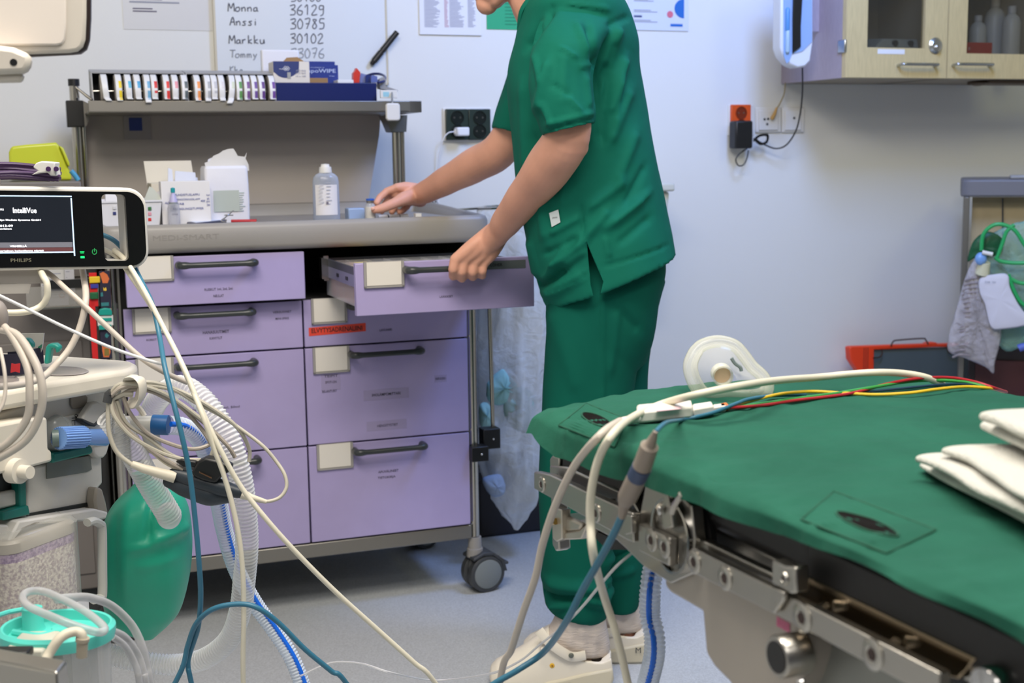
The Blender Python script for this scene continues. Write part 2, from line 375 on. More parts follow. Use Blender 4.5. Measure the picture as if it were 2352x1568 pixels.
# sockets
def sock(M, m_face, parent, r=.0195):
    """one recessed round socket: rim ring, well and two pin holes"""
    mb = MB(); mb.lathe([(r+.001, .0005), (r+.001, .003), (r-.001, .003), (r-.0015, .0006), (.0003, .0006)], M @ Matrix.Rotation(-math.pi/2, 4, 'X'), 26)
    w_ = mb.build('socket_well', m_face, parent)
    for sx in (-.0095, .0095):
        MB().lathe([(.0002, .0008), (.0026, .0008), (.0026, .0014), (.0002, .0014)], M @ Matrix.Translation((sx, 0, 0)) @ Matrix.Rotation(-math.pi/2, 4, 'X'), 12).build('pin_hole', mat('socket_contact', (150, 148, 140), .3, metal=1), w_)
so = T('double_socket', 'dark green four gang wall socket with white surround by the reaching arm', 'socket')
wbox(1018, 247, 1131, 325, .008, m_white, 'surround', so, bevel=.004)
m_dg = mat('dark_green_socket', (38, 52, 44), .35)
for i, (x0, x1) in enumerate(((1025, 1076), (1077, 1127))):
    f_ = wbox(x0, 250, x1, 321, .011, m_dg, 'face_plate', so, w=.008, bevel=.002)
    for y in (270, 301):
        u, v = WP.uv((x0+x1)/2, y, .02); sock(WP.M(u, v, .019), mat('socket_well_green', (20, 27, 23), .3), f_)
ch = T('phone_charger', 'small white charger plugged into the dark green socket', 'charger')
wbox(1051, 292, 1079, 312, .035, mat('charger_white', (235, 236, 240), .35), 'plug_body', ch, w=.021, bevel=.004)
wbox(1044, 297, 1052, 308, .008, mat('charger_white', (235, 236, 240), .35), 'strain_relief', ch, w=.03, bevel=.002)
cb = MB().tube(catmull([WP.P(1046, 302, .034), WP.P(1030, 305, .034), WP.P(1019, 318, .03), WP.P(1012, 340, .022), WP.P(1007, 375, .015), WP.P(1004, 430, .012), WP.P(1003, 520, .012)], 6), .0017, 8)
cb.build('charging_cable', mat('charger_white', (235, 236, 240), .35), ch)
osk = T('orange_socket', 'orange double wall socket in a white surround', 'socket')
wbox(1674, 240, 1732, 311, .008, m_white, 'surround', osk, bevel=.003)
f_ = wbox(1680, 240, 1725, 306, .010, mat('orange_plastic', (216, 84, 28), .4), 'face_plate', osk, w=.008, bevel=.002)
for y in (259, 288):
    u, v = WP.uv(1703, y, .02); sock(WP.M(u, v, .018), mat('socket_well_orange', (120, 42, 16), .35), f_)
ad = T('power_adapter', 'black power adapter with coiled lead plugged into the orange socket', 'adapter')
wbox(1690, 277, 1730, 341, .045, m_black, 'body', ad, w=.02, bevel=.006)
MB().tube(catmull([WP.P(x, y, .045) for x, y in ((1716, 341), (1700, 352), (1690, 366), (1696, 380), (1708, 378), (1716, 362), (1719, 345))], 6), .0022, 8).build('looped_lead', m_black, ad)
bd = MB()
for k in range(6):
    ox = random.uniform(-3, 3); oy = random.uniform(-4, 4)
    bd.tube(catmull([WP.P(x+ox, y+oy, .05) for x, y in ((1733, 325), (1745, 314), (1763, 312), (1762, 328), (1748, 332), (1736, 322))], 5), .0018, 6)
bd.build('cable_bundle', m_black, ad)
MB().tube(catmull([WP.P(1731, 318, .04), WP.P(1760, 334, .04), WP.P(1785, 341, .05), WP.P(1808, 331, .07), WP.P(1828, 300, .10), WP.P(1838, 260, .14), WP.P(1843, 210, .17), WP.P(1843, 156, .19)], 6), .0026, 8).build('long_lead', m_black, ad)
def wplate(x0, x1, name, lab, holes):
    t = T(name, lab, 'wall plate'); wbox(x0, 247, x1, 304, .009, m_white, 'surround', t, bevel=.003)
    f_ = wbox(x0+7, 253, x1-7, 299, .006, m_white, 'face_plate', t, w=.009, bevel=.002)
    for i, (hx, hy) in enumerate(holes):
        u, v = WP.uv(hx, hy, .015); MB().lathe([(.0002, 0), (.0042, 0), (.0042, .001), (.0002, .001)], WP.M(u, v, .0153) @ Matrix.Rotation(-math.pi/2, 4, 'X'), 14).build('port', m_dgrey, f_)
    return t
wplate(1737, 1795, 'data_outlet', 'white data outlet plate between the orange socket and the blank plate', [(1756, 274), (1762, 285), (1764, 273)])
wplate(1797, 1848, 'blank_wall_plate', 'white wall plate nearly blank, under the cupboard corner', [(1824, 271)])
yc = T('yellow_network_cable', 'thin yellow cable dropping from the cupboard to the white outlet', 'cable')
MB().tube(catmull([WP.P(1804, 190, .03), WP.P(1801, 215, .03), WP.P(1791, 238, .03), WP.P(1783, 250, .03)], 6), .0022, 8).build('cable', mat('yellow_grey_cable', (150, 135, 95), .5), yc)
MB().tube([WP.P(1784, 247, .03), WP.P(1779, 262, .028), WP.P(1773, 273, .02)], [.0035, .006, .007], 10).build('plug', mat('tan_plug', (190, 150, 85), .5), yc)
# white bin on the wall behind the person
bn = T('wall_bin', 'white plastic bin with a wide rim on the wall behind the person', 'bin')
m_bin = mat('bin_cream_plastic', (208, 208, 196), .45)
a, b, c, d = WP.rect(1395, 422, 1551, 441, .24)
MB().box((a, .0, b), (c, .24, d), RM).build('rim', m_bin, bn, bevel=.006)
a2, b2, c2, d2 = WP.rect(1400, 441, 1534, 663, .22)
MB().hull8([RM @ Vector(p) for p in ((a2+.03, .19, b2), (c2-.008, .19, b2), (c2-.008, .01, b2), (a2+.03, .01, b2), (a2, .22, d2), (c2+.008, .22, d2), (c2+.008, .005, d2), (a2, .005, d2))]).build('body', m_bin, bn, bevel=.01)
# ---------------------------------------------------------------- wall cupboard
CW = .34                                    # depth of the cupboard carcass
cu = T('wall_cupboard', 'pale wood wall cupboard with two glazed doors', 'cupboard')
DW = CW+.02
m_wood = mat('pale_birch_laminate', (205, 186, 138), .4, var=.07, vscale=60, aniso=(5, 5, .35), bump=.02, bscale=60)
m_side = mat('lilac_grey_laminate', (168, 156, 166), .45, var=.05, vscale=80, aniso=(4, 4, .4))
m_cin = mat('dark_cupboard_inside', (150, 140, 122), .6)
u0 = WP.uv(1933, 100, CW)[0]; zb = WP.uv(2100, 180, CW)[1]; um = WP.uv(2176, 90, DW)[0]; wD = um-u0; u2_ = um+wD; ZT = zb+.95; ZL = WP.uv(2050, 112, CW-.05)[1]; ZR = WP.uv(2250, 127, CW-.05)[1]
MB().box((u0, 0, zb), (u0+.018, CW, ZT), RM).build('side_panel', m_side, cu)
MB().box((u0+.018, 0, zb), (u2_, CW, zb+.018), RM).box((u0+.018, 0, ZT-.018), (u2_, CW, ZT), RM).box((u0+.018, 0, zb), (u2_, .008, ZT), RM).box((um-.009, 0, zb), (um+.009, CW-.01, ZT), RM).box((u2_, 0, zb), (u2_+.018, CW, ZT), RM).box((u0+.018, .01, zb+.34), (u2_, CW-.03, zb+.355), RM).box((u0+.018, .01, ZL-.012), (um-.009, CW-.01, ZL), RM).box((um+.009, .01, ZR-.012), (u2_, CW-.01, ZR), RM).build('carcass', m_cin, cu)
m_gl = clear('cupboard_glass', (120, 115, 100), .06, .4, .08, (.80, .79, .74))
m_nik = mat('satin_nickel', (190, 192, 190), .25, metal=1)
def cdoor(ua, ub, gx0, gx1, gy, hx0, hx1, lock):
    g0 = WP.uv(gx0, 60, DW)[0]; g1 = WP.uv(gx1, 60, DW)[0]; gz = WP.uv((gx0+gx1)/2, gy, DW)[1]
    y0, y1 = CW+.002, CW+.022
    d_ = MB().box((ua, y0, zb), (g0, y1, ZT), RM).box((g1, y0, zb), (ub, y1, ZT), RM).box((g0, y0, zb), (g1, y1, gz), RM).box((g0, y0, ZT-.06), (g1, y1, ZT), RM).build('door', m_wood, cu)
    MB().box((g0, y0+.006, gz), (g1, y0+.010, ZT-.06), RM).build('glass_pane', m_gl, d_)
    (p, hz), (q, _) = WP.uv(hx0, 147, y1+.028), WP.uv(hx1, 147, y1+.028)
    MB().tube([RM @ Vector(t) for t in catmull([(p, y1-.001, hz-.003), (p, y1+.02, hz), (p+.012, y1+.028, hz), ((p+q)/2, y1+.029, hz), (q-.012, y1+.028, hz), (q, y1+.02, hz), (q, y1-.001, hz-.003)], 5)], .0048, 10).build('handle', m_nik, d_)
    if lock:
        u, v = WP.uv(2148, 105, y1); Ml = WP.M(u, v, y1) @ Matrix.Rotation(-math.pi/2, 4, 'X')
        l_ = MB().lathe([(.0001, -.001), (.025, -.001), (.0255, .003), (.018, .010), (.0001, .011)], Ml, 30).build('lock', m_nik, d_)
        MB().lathe([(.0001, .009), (.009, .009), (.009, .018), (.0001, .019)], Ml @ Matrix.Translation((.002, .006, 0)), 20).build('lock_cylinder', m_chrome, d_)
        wbox(2016, 113, 2078, 124, .0008, m_paper, 'name_strip', d_, w=y1)
    return d_
cdoor(u0+.001, um-.002, 1992, 2124, 110, 2075, 2158, True)
cdoor(um+.002, u2_-.002, 2221, 2392, 124, 2201, 2284, False)
hz = WP.uv(1930, 107, CW)[1]
MB().box((u0-.005, CW-.015, hz-.02), (u0+.004, CW+.024, hz+.02), RM).build('hinge', m_nik, cu, bevel=.003)
cl = T('under_cupboard_lamp', 'slim brown lamp housing under the right cupboard door', 'lamp housing')
ua = WP.uv(2248, 185, CW-.1)[0]; m_lh = mat('brown_lamp_metal', (96, 80, 62), .5)
MB().box((ua, CW-.16, zb-.012), (ua+.5, CW-.04, zb), RM).build('housing', m_lh, cl, bevel=.004)
MB().ell(RM @ Vector((ua, CW-.1, zb-.009)), (.022, .05, .008)).build('end_cap', m_lh, cl)
# things in the cupboard
gd = T('grey_device', 'flat grey device lying inside the left cupboard door', 'device')
WG = CW-.05
x0, x1 = WP.uv(2008, 100, WG)[0], WP.uv(2112, 100, WG)[0]
MB().hull8([RM @ Vector(p) for p in ((x0, WG, ZL-.018+.0185), (x1, WG, ZL-.018+.0185), (x1, WG-.2, ZL-.018+.0185), (x0, WG-.2, ZL-.018+.0185), (x0+.04, WG-.01, ZL-.018+.05), (x1, WG-.01, ZL-.018+.05), (x1, WG-.19, ZL-.018+.062), (x0+.04, WG-.19, ZL-.018+.062))]).build('case', mat('grey_device_case', (142, 146, 144), .5), gd, bevel=.004)
for k in (.3, .75): MB().cyl(RM @ Vector((lerp(x0+.04, x1, k), WG-.01, ZL-.018+.036)), RM @ Vector((lerp(x0+.04, x1, k), WG+.003, ZL-.018+.036)), .009).build('knob', m_black, gd)
def cbottle(px, w, h, r, lab, cap=(200, 200, 205)):
    t = T('cupboard_bottle', lab, 'bottle', 'bottles behind the right cupboard door'); u = WP.uv(px, 100, w)[0]
    M_ = Matrix.Translation(WP.at(u, ZR-.018+.0185, w))
    MB().lathe([(.001, 0), (r, .001), (r, h*.68), (r*.8, h*.78), (r*.35, h*.86), (r*.35, h*.9), (.001, h*.9)], M_, 22).build('bottle', mat('frosted_bottle', (205, 205, 205), .4), t)
    MB().lathe([(.001, h*.86), (r*.45, h*.86), (r*.45, h), (.001, h)], M_, 18).build('cap', mat('cap_%d' % cap[2], cap, .4), t)
cbottle(2245, .17, .14, .028, 'short frosted bottle behind the red box in the cupboard')
cbottle(2283, .15, .2, .034, 'tall frosted bottle next to the shortest one in the cupboard')
cbottle(2322, .24, .165, .030, 'frosted bottle standing to the front, right of the red box in the cupboard')
cbottle(2366, .18, .19, .030, 'frosted bottle at the right frame edge in the cupboard')
rb = T('red_carton', 'small flat red carton on the bottom of the right cupboard', 'carton')
a, b, c, d = WP.rect(2219, 97, 2279, 125, CW-.03)
MB().box((a, CW-.10, ZR-.018+.0185), (c, CW-.03, ZR-.018+.0185+(d-b)), RM).build('carton', mat('red_carton_card', (196, 46, 34), .5), rb, bevel=.001)
text('0', WP.M(a+.012, ZR-.018+.037, CW-.0295), .006, m_paper, rb)
# white holder on the cupboard side; it faces the room and hangs off the side panel
hd = T('side_dispenser', 'white dispenser with blue and black contents on the cupboard side', 'dispenser')
hw = CW-.09
PO = lambda L, w: [WP.uv(x, y, w) for x, y in L]
ru = WP.uv(1868, 60, hw)[0]; dx = 0
pl = PO([(1795, -60), (1868, -60), (1868, 100), (1862, 140), (1850, 153), (1832, 156), (1815, 148), (1800, 130), (1793, 110)], hw)
MB().prism(pl, hw-.05, hw, RM).build('shell', mat('dispenser_white', (226, 230, 238), .35), hd, bevel=.006)
MB().box((ru-.02, hw-.045, zb+.15), (u0, hw-.035, zb+.3), RM).build('bracket', m_side, hd)
MB().prism(PO([(1799, -40), (1864, -40), (1864, 96), (1842, 118), (1818, 124), (1812, 140), (1806, 146), (1799, 128)], hw), hw+.0005, hw+.003, RM).build('window', mat('dispenser_window', (150, 180, 225), .15), hd)
MB().prism(PO([(1820, -40), (1842, -40), (1836, 60), (1836, 108), (1818, 122), (1818, 40)], hw), hw+.003, hw+.009, RM).build('black_strap', m_black, hd, bevel=.001)
for k, (y, cc) in enumerate(((45, (90, 150, 210)), (95, (170, 200, 220)))):
    p = WP.P(1809, y, hw+.006); MB().capsule([p-Vector((0, 0, .03)), p+Vector((0, 0, .03))], [.007, .007], 12).build('blue_vial', mat('blue_vial_%d' % k, cc, .3), hd)
# ================================================================ supply cart (frame: u right, w toward viewer, z up)
KM = CF.M()
m_lav = mat('lavender_drawer_laminate', (172, 160, 204), .42, var=.02, vscale=12)
m_wt = mat('grey_moulded_worktop', (150, 146, 141), .42, bump=.03, bscale=120)
m_alu = mat('grey_aluminium', (150, 146, 138), .38, metal=.85, bump=.03, bscale=80, aniso=(14, 14, 1))
m_rod = mat('chromed_tube', (190, 186, 176), .2, metal=1)
m_hand = mat('anthracite_handle', (54, 58, 58), .3)
m_seam = mat('dark_carcass', (30, 26, 44), .6); m_in = mat('dark_drawer_cavity', (20, 19, 22), .7)
cart = T('supply_cart', 'tall lavender drawer cart with grey worktop and overhead shelf', 'cart')
def kb(mb, a, b, mi=0): return mb.box(a, b, KM, mi)
UL, UC, UR = -.848, -.4245, 0.0
# carcass
cc = MB()
kb(cc, (UL, -.50, .187), (UR, -.025, .80)); kb(cc, (UL, -.50, .80), (UC-.004, -.03, .932)); kb(cc, (UC-.004, -.5, .80), (UR, -.40, .932)); kb(cc, (UR-.008, -.5, .80), (UR, -.025, .932)); kb(cc, (UC-.004, -.5, .80), (UR, -.03, .803))
cc.build('carcass', m_in, cart)
fr = MB()
kb(fr, (UL-.02, -.50, .148), (UR+.002, -.004, .185))
fr.build('bottom_rail', m_alu, cart, bevel=.003)
for (u, w) in ((UR+.015, -.02), (UL-.018, -.02), (UR+.015, -.46), (UL-.018, -.46)):
    MB().tube([CF.at(u, .15, w), CF.at(u, .94, w)], .0125, 18).build('upright', m_rod, cart)
    MB().box((u-.014 if u < -.4 else u-.016, w-.008, .19), (u+.016 if u < -.4 else u+.002, w+.006, .935), KM).build('upright_channel', m_alu, cart)
# drawers
def handle(x0, y0, x1, y1, w, parent, ret=False, L=None):
    """bow handle between two pixel end points on the plane w"""
    p = CF.uv(x0, y0, w+.034); q = CF.uv(x1, y1, w+.034); z = (p[1]+q[1])/2
    r = .0068
    pts = [(p[0]+.005, w-.0005, z), (p[0]+.004, w+.02, z), (p[0]+.008, w+.031, z), (p[0]+.028, w+.034, z), (q[0]-.028, w+.034, z), (q[0]-.008, w+.031, z), (q[0]-.004, w+.02, z), (q[0]-.005, w-.0005, z)]
    c = catmull([KM @ Vector(t) for t in pts], 5)
    def rr(t): return r*(1.28 if (t < .42 or t > .58) else 1.0)
    return MB().tube(c, rr, 12).build('handle', m_hand, parent), (p[0], q[0], z)
def holder(x0, y0, x1, y1, w, parent):
    a, b, c, d = CF.rect(x0, y0, x1, y1, w+.004)
    h = MB(); kb(h, (a, w, b), (c, w+.003, d)); kb(h, (a, w, b), (a+.005, w+.006, d)); kb(h, (c-.005, w, b), (c, w+.006, d)); kb(h, (a, w, b), (c, w+.006, b+.004))
    h.build('label_holder', mat('label_holder_grey', (160, 156, 152), .35), parent)
    k = MB(); kb(k, (a+.006, w+.0035, b+.005), (c-.006, w+.0045, d-.001)); k.build('label_card', mat('blank_label_card', (226, 220, 210), .6), parent)
def ltx(s, px, py, wpx, parent, w, hpx=7, m=None):
    u, v = CF.uv(px, py, w); text(s, CF.M(u, v, w+.0005), wpx/3000*CF.P(px, py, w).y*1.03, m or mat('label_print', (72, 66, 84), .7), parent, height=hpx/3000*CF.P(px, py, w).y, bold=.01)
g = .0022
def front(u0_, u1_, z0, z1, w):
    d_ = MB().box((u0_+g, w-.018, z0+g), (u1_-g, w, z1-g), KM).build('drawer', m_lav, cart, bevel=.0015); return d_
rows = [(.187, .436), (.436, .6825), (.6825, .802)]
# left column
d4 = front(UL, UC, *rows[0], 0); handle(418, 1070, 600, 1063, 0, d4); holder(325, 1052, 413, 1115, 0, d4)
d3 = front(UL, UC, *rows[1], 0); handle(407, 845, 592, 834, 0, d3); holder(312, 822, 400, 882, 0, d3)
ltx('RUISKUT 10ml, 20ml, 50ml', 490, 938, 118, d3, 0, 6); ltx('LETKUT', 500, 951, 36, d3, 0, 5)
d2 = front(UL, UC, *rows[2], 0); handle(405, 726, 587, 718, 0, d2); holder(304, 707, 393, 766, 0, d2)
ltx('HANASUUTIMET', 496, 762, 58, d2, 0, 7); ltx('KANYYLIT', 496, 776, 28, d2, 0, 6); ltx('KORKIT', 348, 780, 22, d2, 0, 5); ltx('VERISUONET', 648, 716, 42, d2, 0, 5); ltx('MINI-SPIKE', 648, 731, 30, d2, 0, 5)
WL = .045
d1 = front(-.842, -.4235, .807, .925, WL); handle(409, 611, 592, 603, WL, d1); holder(312, 588, 399, 646, WL, d1)
ltx('RUISKUT 1ml, 2ml, 5ml', 502, 664, 62, d1, WL, 7); ltx('NEULAT', 502, 679, 23, d1, WL, 6)
b1 = MB(); kb(b1, (-.832, -.03, .812), (-.828, WL-.018, .90)); kb(b1, (-.437, -.03, .812), (-.433, WL-.018, .90)); b1.build('drawer_side', m_dgrey, d1)
# right column
d8 = front(UC, UR, *rows[0], 0); handle(817, 1040, 982, 1026, 0, d8); holder(728, 1018, 811, 1077, 0, d8)
ltx('APUVÄLINEET', 892, 1081, 48, d8, 0, 7); ltx('TIETOKIRJA', 888, 1096, 42, d8, 0, 7)
d7 = front(UC, UR, *rows[1], 0); handle(808, 817, 975, 806, 0, d7); holder(719, 796, 803, 856, 0, d7)
ltx('TEIPIT', 760, 863, 32, d7, 0, 6); ltx('SPOT-ON', 760, 877, 26, d7, 0, 6); ltx('BIS-ANTURIT', 757, 898, 34, d7, 0, 6)
ltx('IHOLÄMPÖMITTARI', 887, 904, 66, d7, 0, 8, m_ink); ltx('INFUUSIO', 1012, 869, 24, d7, 0, 6); ltx('HENGITYSTIET', 890, 976, 48, d7, 0, 6)
for (x, y, hw_, hh) in ((760, 878, 22, 18), (887, 905, 52, 12), (1012, 869, 14, 8), (888, 976, 46, 11)):
    a, b, c, d = CF.rect(x-hw_, y-hh, x+hw_, y+hh, 0); MB().box((a, 0, b), (c, .0003, d), KM).build('tape_label', mat('clear_tape_label', (164, 153, 190), .25), d7)
d6 = front(UC, UR, *rows[2], 0); handle(805, 706, 970, 696, 0, d6); holder(715, 684, 797, 743, 0, d6)
a, b, c, d = CF.rect(709, 747, 840, 766, 0)
e_ = MB().hull8([CF.at(*t) for t in ((a, b-.002, .0002), (c, b+.002, .0002), (c, b+.002, .0008), (a, b-.002, .0008), (a, d-.002, .0002), (c, d+.002, .0002), (c, d+.002, .0008), (a, d-.002, .0008))]).build('red_tape', mat('red_tape', (226, 72, 52), .45), d6)
ltx('ELVYTYSADRENALIINI', 774, 756, 116, d6, .0008, 11, m_ink); ltx('LAVUAARI', 886, 757, 28, d6, 0, 6)
# pulled out medicine drawer
WR = .365
uA, uB = CF.rect(815, 600, 1229, 703, WR)[0::2]
d5 = front(uA, uB, .797, .917, WR); handle(936, 622, 1118, 613, WR, d5); holder(836, 600, 928, 660, WR, d5)
ltx('LÄÄKKEET', 1025, 680, 31, d5, WR, 6)
a, b, c, d = CF.rect(1118, 598, 1207, 617, WR)
MB().box((a, WR, b), (c, WR+.001, d), KM).build('grey_label_strip', mat('grey_tape', (104, 110, 112), .45), d5)
ltx('LOHER', 1140, 608, 28, d5, WR+.001, 7, m_ink)
ml_ = mat('lilac_steel_rail', (150, 148, 176), .35, metal=.4)
bx = MB()
for uu in (uA+.012, uB-.016): kb(bx, (uu, -.02, .885), (uu+.006, WR-.018, .902)); kb(bx, (uu, .04, .858), (uu+.003, WR-.018, .885), 1)
kb(bx, (uA+.012, -.02, .885), (uB-.01, -.015, .90))
bx.build('drawer_rail', [mat('dark_rail', (70, 72, 80), .35), ml_], d5)
bk = MB(); kb(bk, (uA-.004, .02, .855), (uA+.012, .05, .905)); kb(bk, (uA+.002, .03, .85), (uA+.014, .045, .91)); bk.build('runner_bracket', m_rod, d5)
for k in (.14, .23):
    kk = MB(); kb(kk, (uA+.0105, k, .868), (uA+.012, k+.02, .876)); kk.build('rail_slot', m_black, d5)
m_tray = clear('clear_tray_plastic', (215, 215, 220), .12, .6)
ty = MB()
kb(ty, (uA+.018, .0, .812), (uB-.02, WR-.02, .815))
for k in range(5): w_ = .03+k*.07; kb(ty, (uA+.018, w_, .815), (uB-.02, w_+.0015, .897))
for k in range(9): uu = lerp(uA+.018, uB-.021, k/8); kb(ty, (uu, .0, .815), (uu+.0015, WR-.02, .895))
ty.build('divider_tray', m_tray, d5)
rnd = random.Random(3)
for i in range(8):
    for j in range(4):
        c_ = rnd.choice([(232, 224, 190), (226, 226, 230), (236, 214, 130), (230, 232, 235), (210, 90, 50) if j < 2 and i == 0 else (220, 224, 228), (120, 140, 110)]) if i else (rnd.choice([(206, 92, 48), (226, 220, 215), (214, 120, 80)]))
        ua = lerp(uA+.0205, uB-.0185, i/8)+.001; ww = .0325+j*.07; zz = .8155
        hh = rnd.uniform(.052, .078) if i else .06
        m_c = mat('carton_%d_%d_%d' % c_, c_, .55)
        o = MB().box((ua, ww, zz), (ua+.0425, ww+.064, zz+hh), KM).build('medicine_carton', m_c, None, bevel=.001)
        col = {232: 'cream', 226: 'white', 236: 'yellow', 230: 'white', 210: 'orange', 220: 'pale grey', 120: 'olive', 206: 'orange', 214: 'salmon'}[c_[0]]
        tag(o, '%s medicine carton in the open drawer, %s from the left rail, %s row' % (col, ('first', 'second', 'third', 'fourth', 'fifth', 'sixth', 'seventh', 'eighth')[i], ('rearmost', 'third', 'second', 'front')[j]), 'carton', 'medicine cartons in the open drawer')
# worktop: moulded tray with a rounded lip
wt = MB(); zt = .985; WU0, WU1 = UL-.045, UR+.047; WF, WB_ = .06, -.56
prof = [(WF-.012, .932), (WF-.004, .937), (WF, .950), (WF, .985), (WF-.006, .996), (WF-.014, .9975), (WF-.022, .992), (WF-.03, .985)]
def rr_poly(a, b, c, d, r, n=6):
    P = []
    for cx, cy, t0 in ((c-r, d-r, 0), (a+r, d-r, 90), (a+r, b+r, 180), (c-r, b+r, 270)):
        for k in range(n+1):
            t = math.radians(t0+90*k/n); P.append((cx+r*math.cos(t), cy+r*math.sin(t)))
    return P
def ring(ins, z, zback): 
    P = rr_poly(WU0+ins, WB_+ins, WU1-ins, WF-ins, max(.034-ins, .008), 7)
    return [KM @ Vector((p[0], p[1], z+(zback-z)*min(1, max(0, (WF-.05-p[1])/.12)))) for p in P]
R_ = [ring(.02, .93, .93), ring(.006, .934, .934), ring(0, .945, .945), ring(0, .985, 1.008), ring(.005, .995, 1.018), ring(.012, .9975, 1.020), ring(.020, .993, 1.014), ring(.028, .985, .985)]
wt.loft(R_, 0, True); wt.build('worktop', m_wt, cart, angle=50)
u, v = CF.uv(428, 545, .06); text('MEDI-SMART', CF.M(u, v, .0601), .15, mat('embossed_grey', (140, 136, 131), .42), cart, name='embossed_lettering', height=.012)
# back poles, panel and shelf
for (u, zt_, nm) in ((-.905, 1.352, 'rear_pole'), (-.038, 1.30, 'rear_pole')):
    MB().tube([CF.at(u, 0.93, -.50), CF.at(u, zt_, -.50)], .0125, 18).tube([CF.at(u+.018, 0.93, -.50), CF.at(u+.018, 1.26, -.50)], .006, 12).build(nm, m_rod, cart)
MB().tube([CF.at(-.905, 1.338, -.5), CF.at(-.905, 1.356, -.5)], .0145, 18).build('pole_cap', m_black, cart)
k_ = MB(); kb(k_, (-.928, -.525, 1.232), (-.886, -.47, 1.300)); k_.build('clamp', m_black, cart, bevel=.002)
MB().prism([(-.886, 1.300), (-.872, 1.292), (-.868, 1.262), (-.880, 1.236), (-.886, 1.232)], -.52, -.48, KM).build('shelf_bracket', m_alu, cart)
k_ = MB(); kb(k_, (-.058, -.525, 1.212), (-.02, -.475, 1.235)); k_.build('clamp', m_black, cart, bevel=.002)
MB().prism([(-.08, 1.26), (-.012, 1.26), (-.016, 1.213), (-.060, 1.213)], -.53, -.47, KM).build('shelf_bracket', m_alu, cart)
bp = MB().prism([(-.893, 1.018), (-.115, 1.018), (-.098, 1.10), (-.078, 1.20), (-.070, 1.262), (-.893, 1.262)], -.545, -.542, KM).build('back_panel', mat('taupe_steel_panel', (176, 168, 160), .42, metal=.2, bump=.02, bscale=60), cart)
sf = MB(); kb(sf, (-.882, -.60, 1.262), (-.055, -.30, 1.268)); kb(sf, (-.882, -.304, 1.262), (-.02, -.30, 1.2925)); kb(sf, (-.882, -.60, 1.262), (-.055, -.596, 1.2925)); kb(sf, (-.055, -.56, 1.262), (-.02, -.30, 1.2925))
sf.build('shelf', m_alu, cart, bevel=.0015)
SZ = 1.2682
MB().tube([CF.at(-.905, 1.30, -.32), CF.at(-.907, 1.325, -.32), CF.at(-.885, 1.305, -.31), CF.at(-.872, 1.294, -.302)], .004, 8).build('shelf_end_hook', m_alu, cart)
lh = CF.rect(284, 263, 346, 320, -.53)
q_ = MB().box((lh[0], -.5415, lh[1]), (lh[2], -.538, lh[3]), KM).build('panel_card_holder', mat('panel_holder_grey', (158, 152, 150), .4), cart, bevel=.001)
lb = CF.rect(297, 270, 327, 300, -.53)
MB().box((lb[0], -.538, lb[1]), (lb[2], -.5372, lb[3]), KM).build('blue_card', mat('blue_card', (42, 62, 132), .5), q_)
# casters
def caster(u, w, ang):
    c_ = MB(); o = CF.at(u, 0, w)
    hub = MB().tube([CF.at(u, .148, w), CF.at(u, .118, w), CF.at(u, .117, w), CF.at(u, .095, w)], [.017, .018, .021, .022], 20).build('caster', m_wt, cart)
    R3 = Matrix.Translation(o) @ Matrix.Rotation(ang, 4, 'Z')
    for sy in (-1, 1):
        M_ = R3 @ Matrix.Translation((-.022, sy*.021, .05)) @ Matrix.Rotation(-math.pi/2, 4, 'X')
        MB().lathe([(.001, -.013), (.044, -.013), (.05, -.009), (.05, .009), (.044, .013), (.041, .0135), (.040, .0115), (.001, .0125)], M_, 40).build('wheel_tyre', m_dgrey, hub)
        MB().lathe([(.001, .0118*sy), (.040, .0118*sy), (.036, .0145*sy), (.001, .0155*sy)], M_, 40).build('wheel_disc', mat('caster_disc_grey', (122, 128, 128), .4), hub)
    MB().add([], []).box((-.075, -.012, .012), (.02, .012, .088), R3).build('fork', m_dgrey, hub, bevel=.012)
    pr = [( -.079, .05), (-.07, .083), (-.04, .106), (-.01, .11), (.02, .098), (.02, .09), (-.01, .101), (-.038, .098), (-.062, .078), (-.068, .052)]
    MB().prism(pr, -.034, .034, R3).build('mudguard', m_dgrey, hub, bevel=.002)
    MB().box((-.095, -.012, .06), (-.070, .012, .068), R3).build('brake_pedal', m_dgrey, hub, bevel=.003)
caster(UR+.015, -.02, math.radians(-152)); caster(UL-.018, -.02, math.radians(25)); caster(UR+.015, -.46, math.radians(40)); caster(UL-.018, -.46, math.radians(60))
# side rail with black clamps
MB().tube([CF.P(1120, 560, -.04), CF.P(1133, 1010, -.04)], .0055, 12).build('side_rail', m_rod, cart)
for (x0, y0, x1, y1, w) in ((1084, 1026, 1123, 1060, -.0), (1111, 985, 1150, 1031, -.03)):
    a, b, c, d = CF.rect(x0, y0, x1, y1, w+.02); k_ = MB(); kb(k_, (a, w-.02, b), (c, w+.02, d)); o = k_.build('clamp', m_black, cart, bevel=.002)
    MB().ell(CF.at((a+c)/2+.003, (b+d)/2, w+.021), .0035).build('clamp_screw', m_chrome, o)
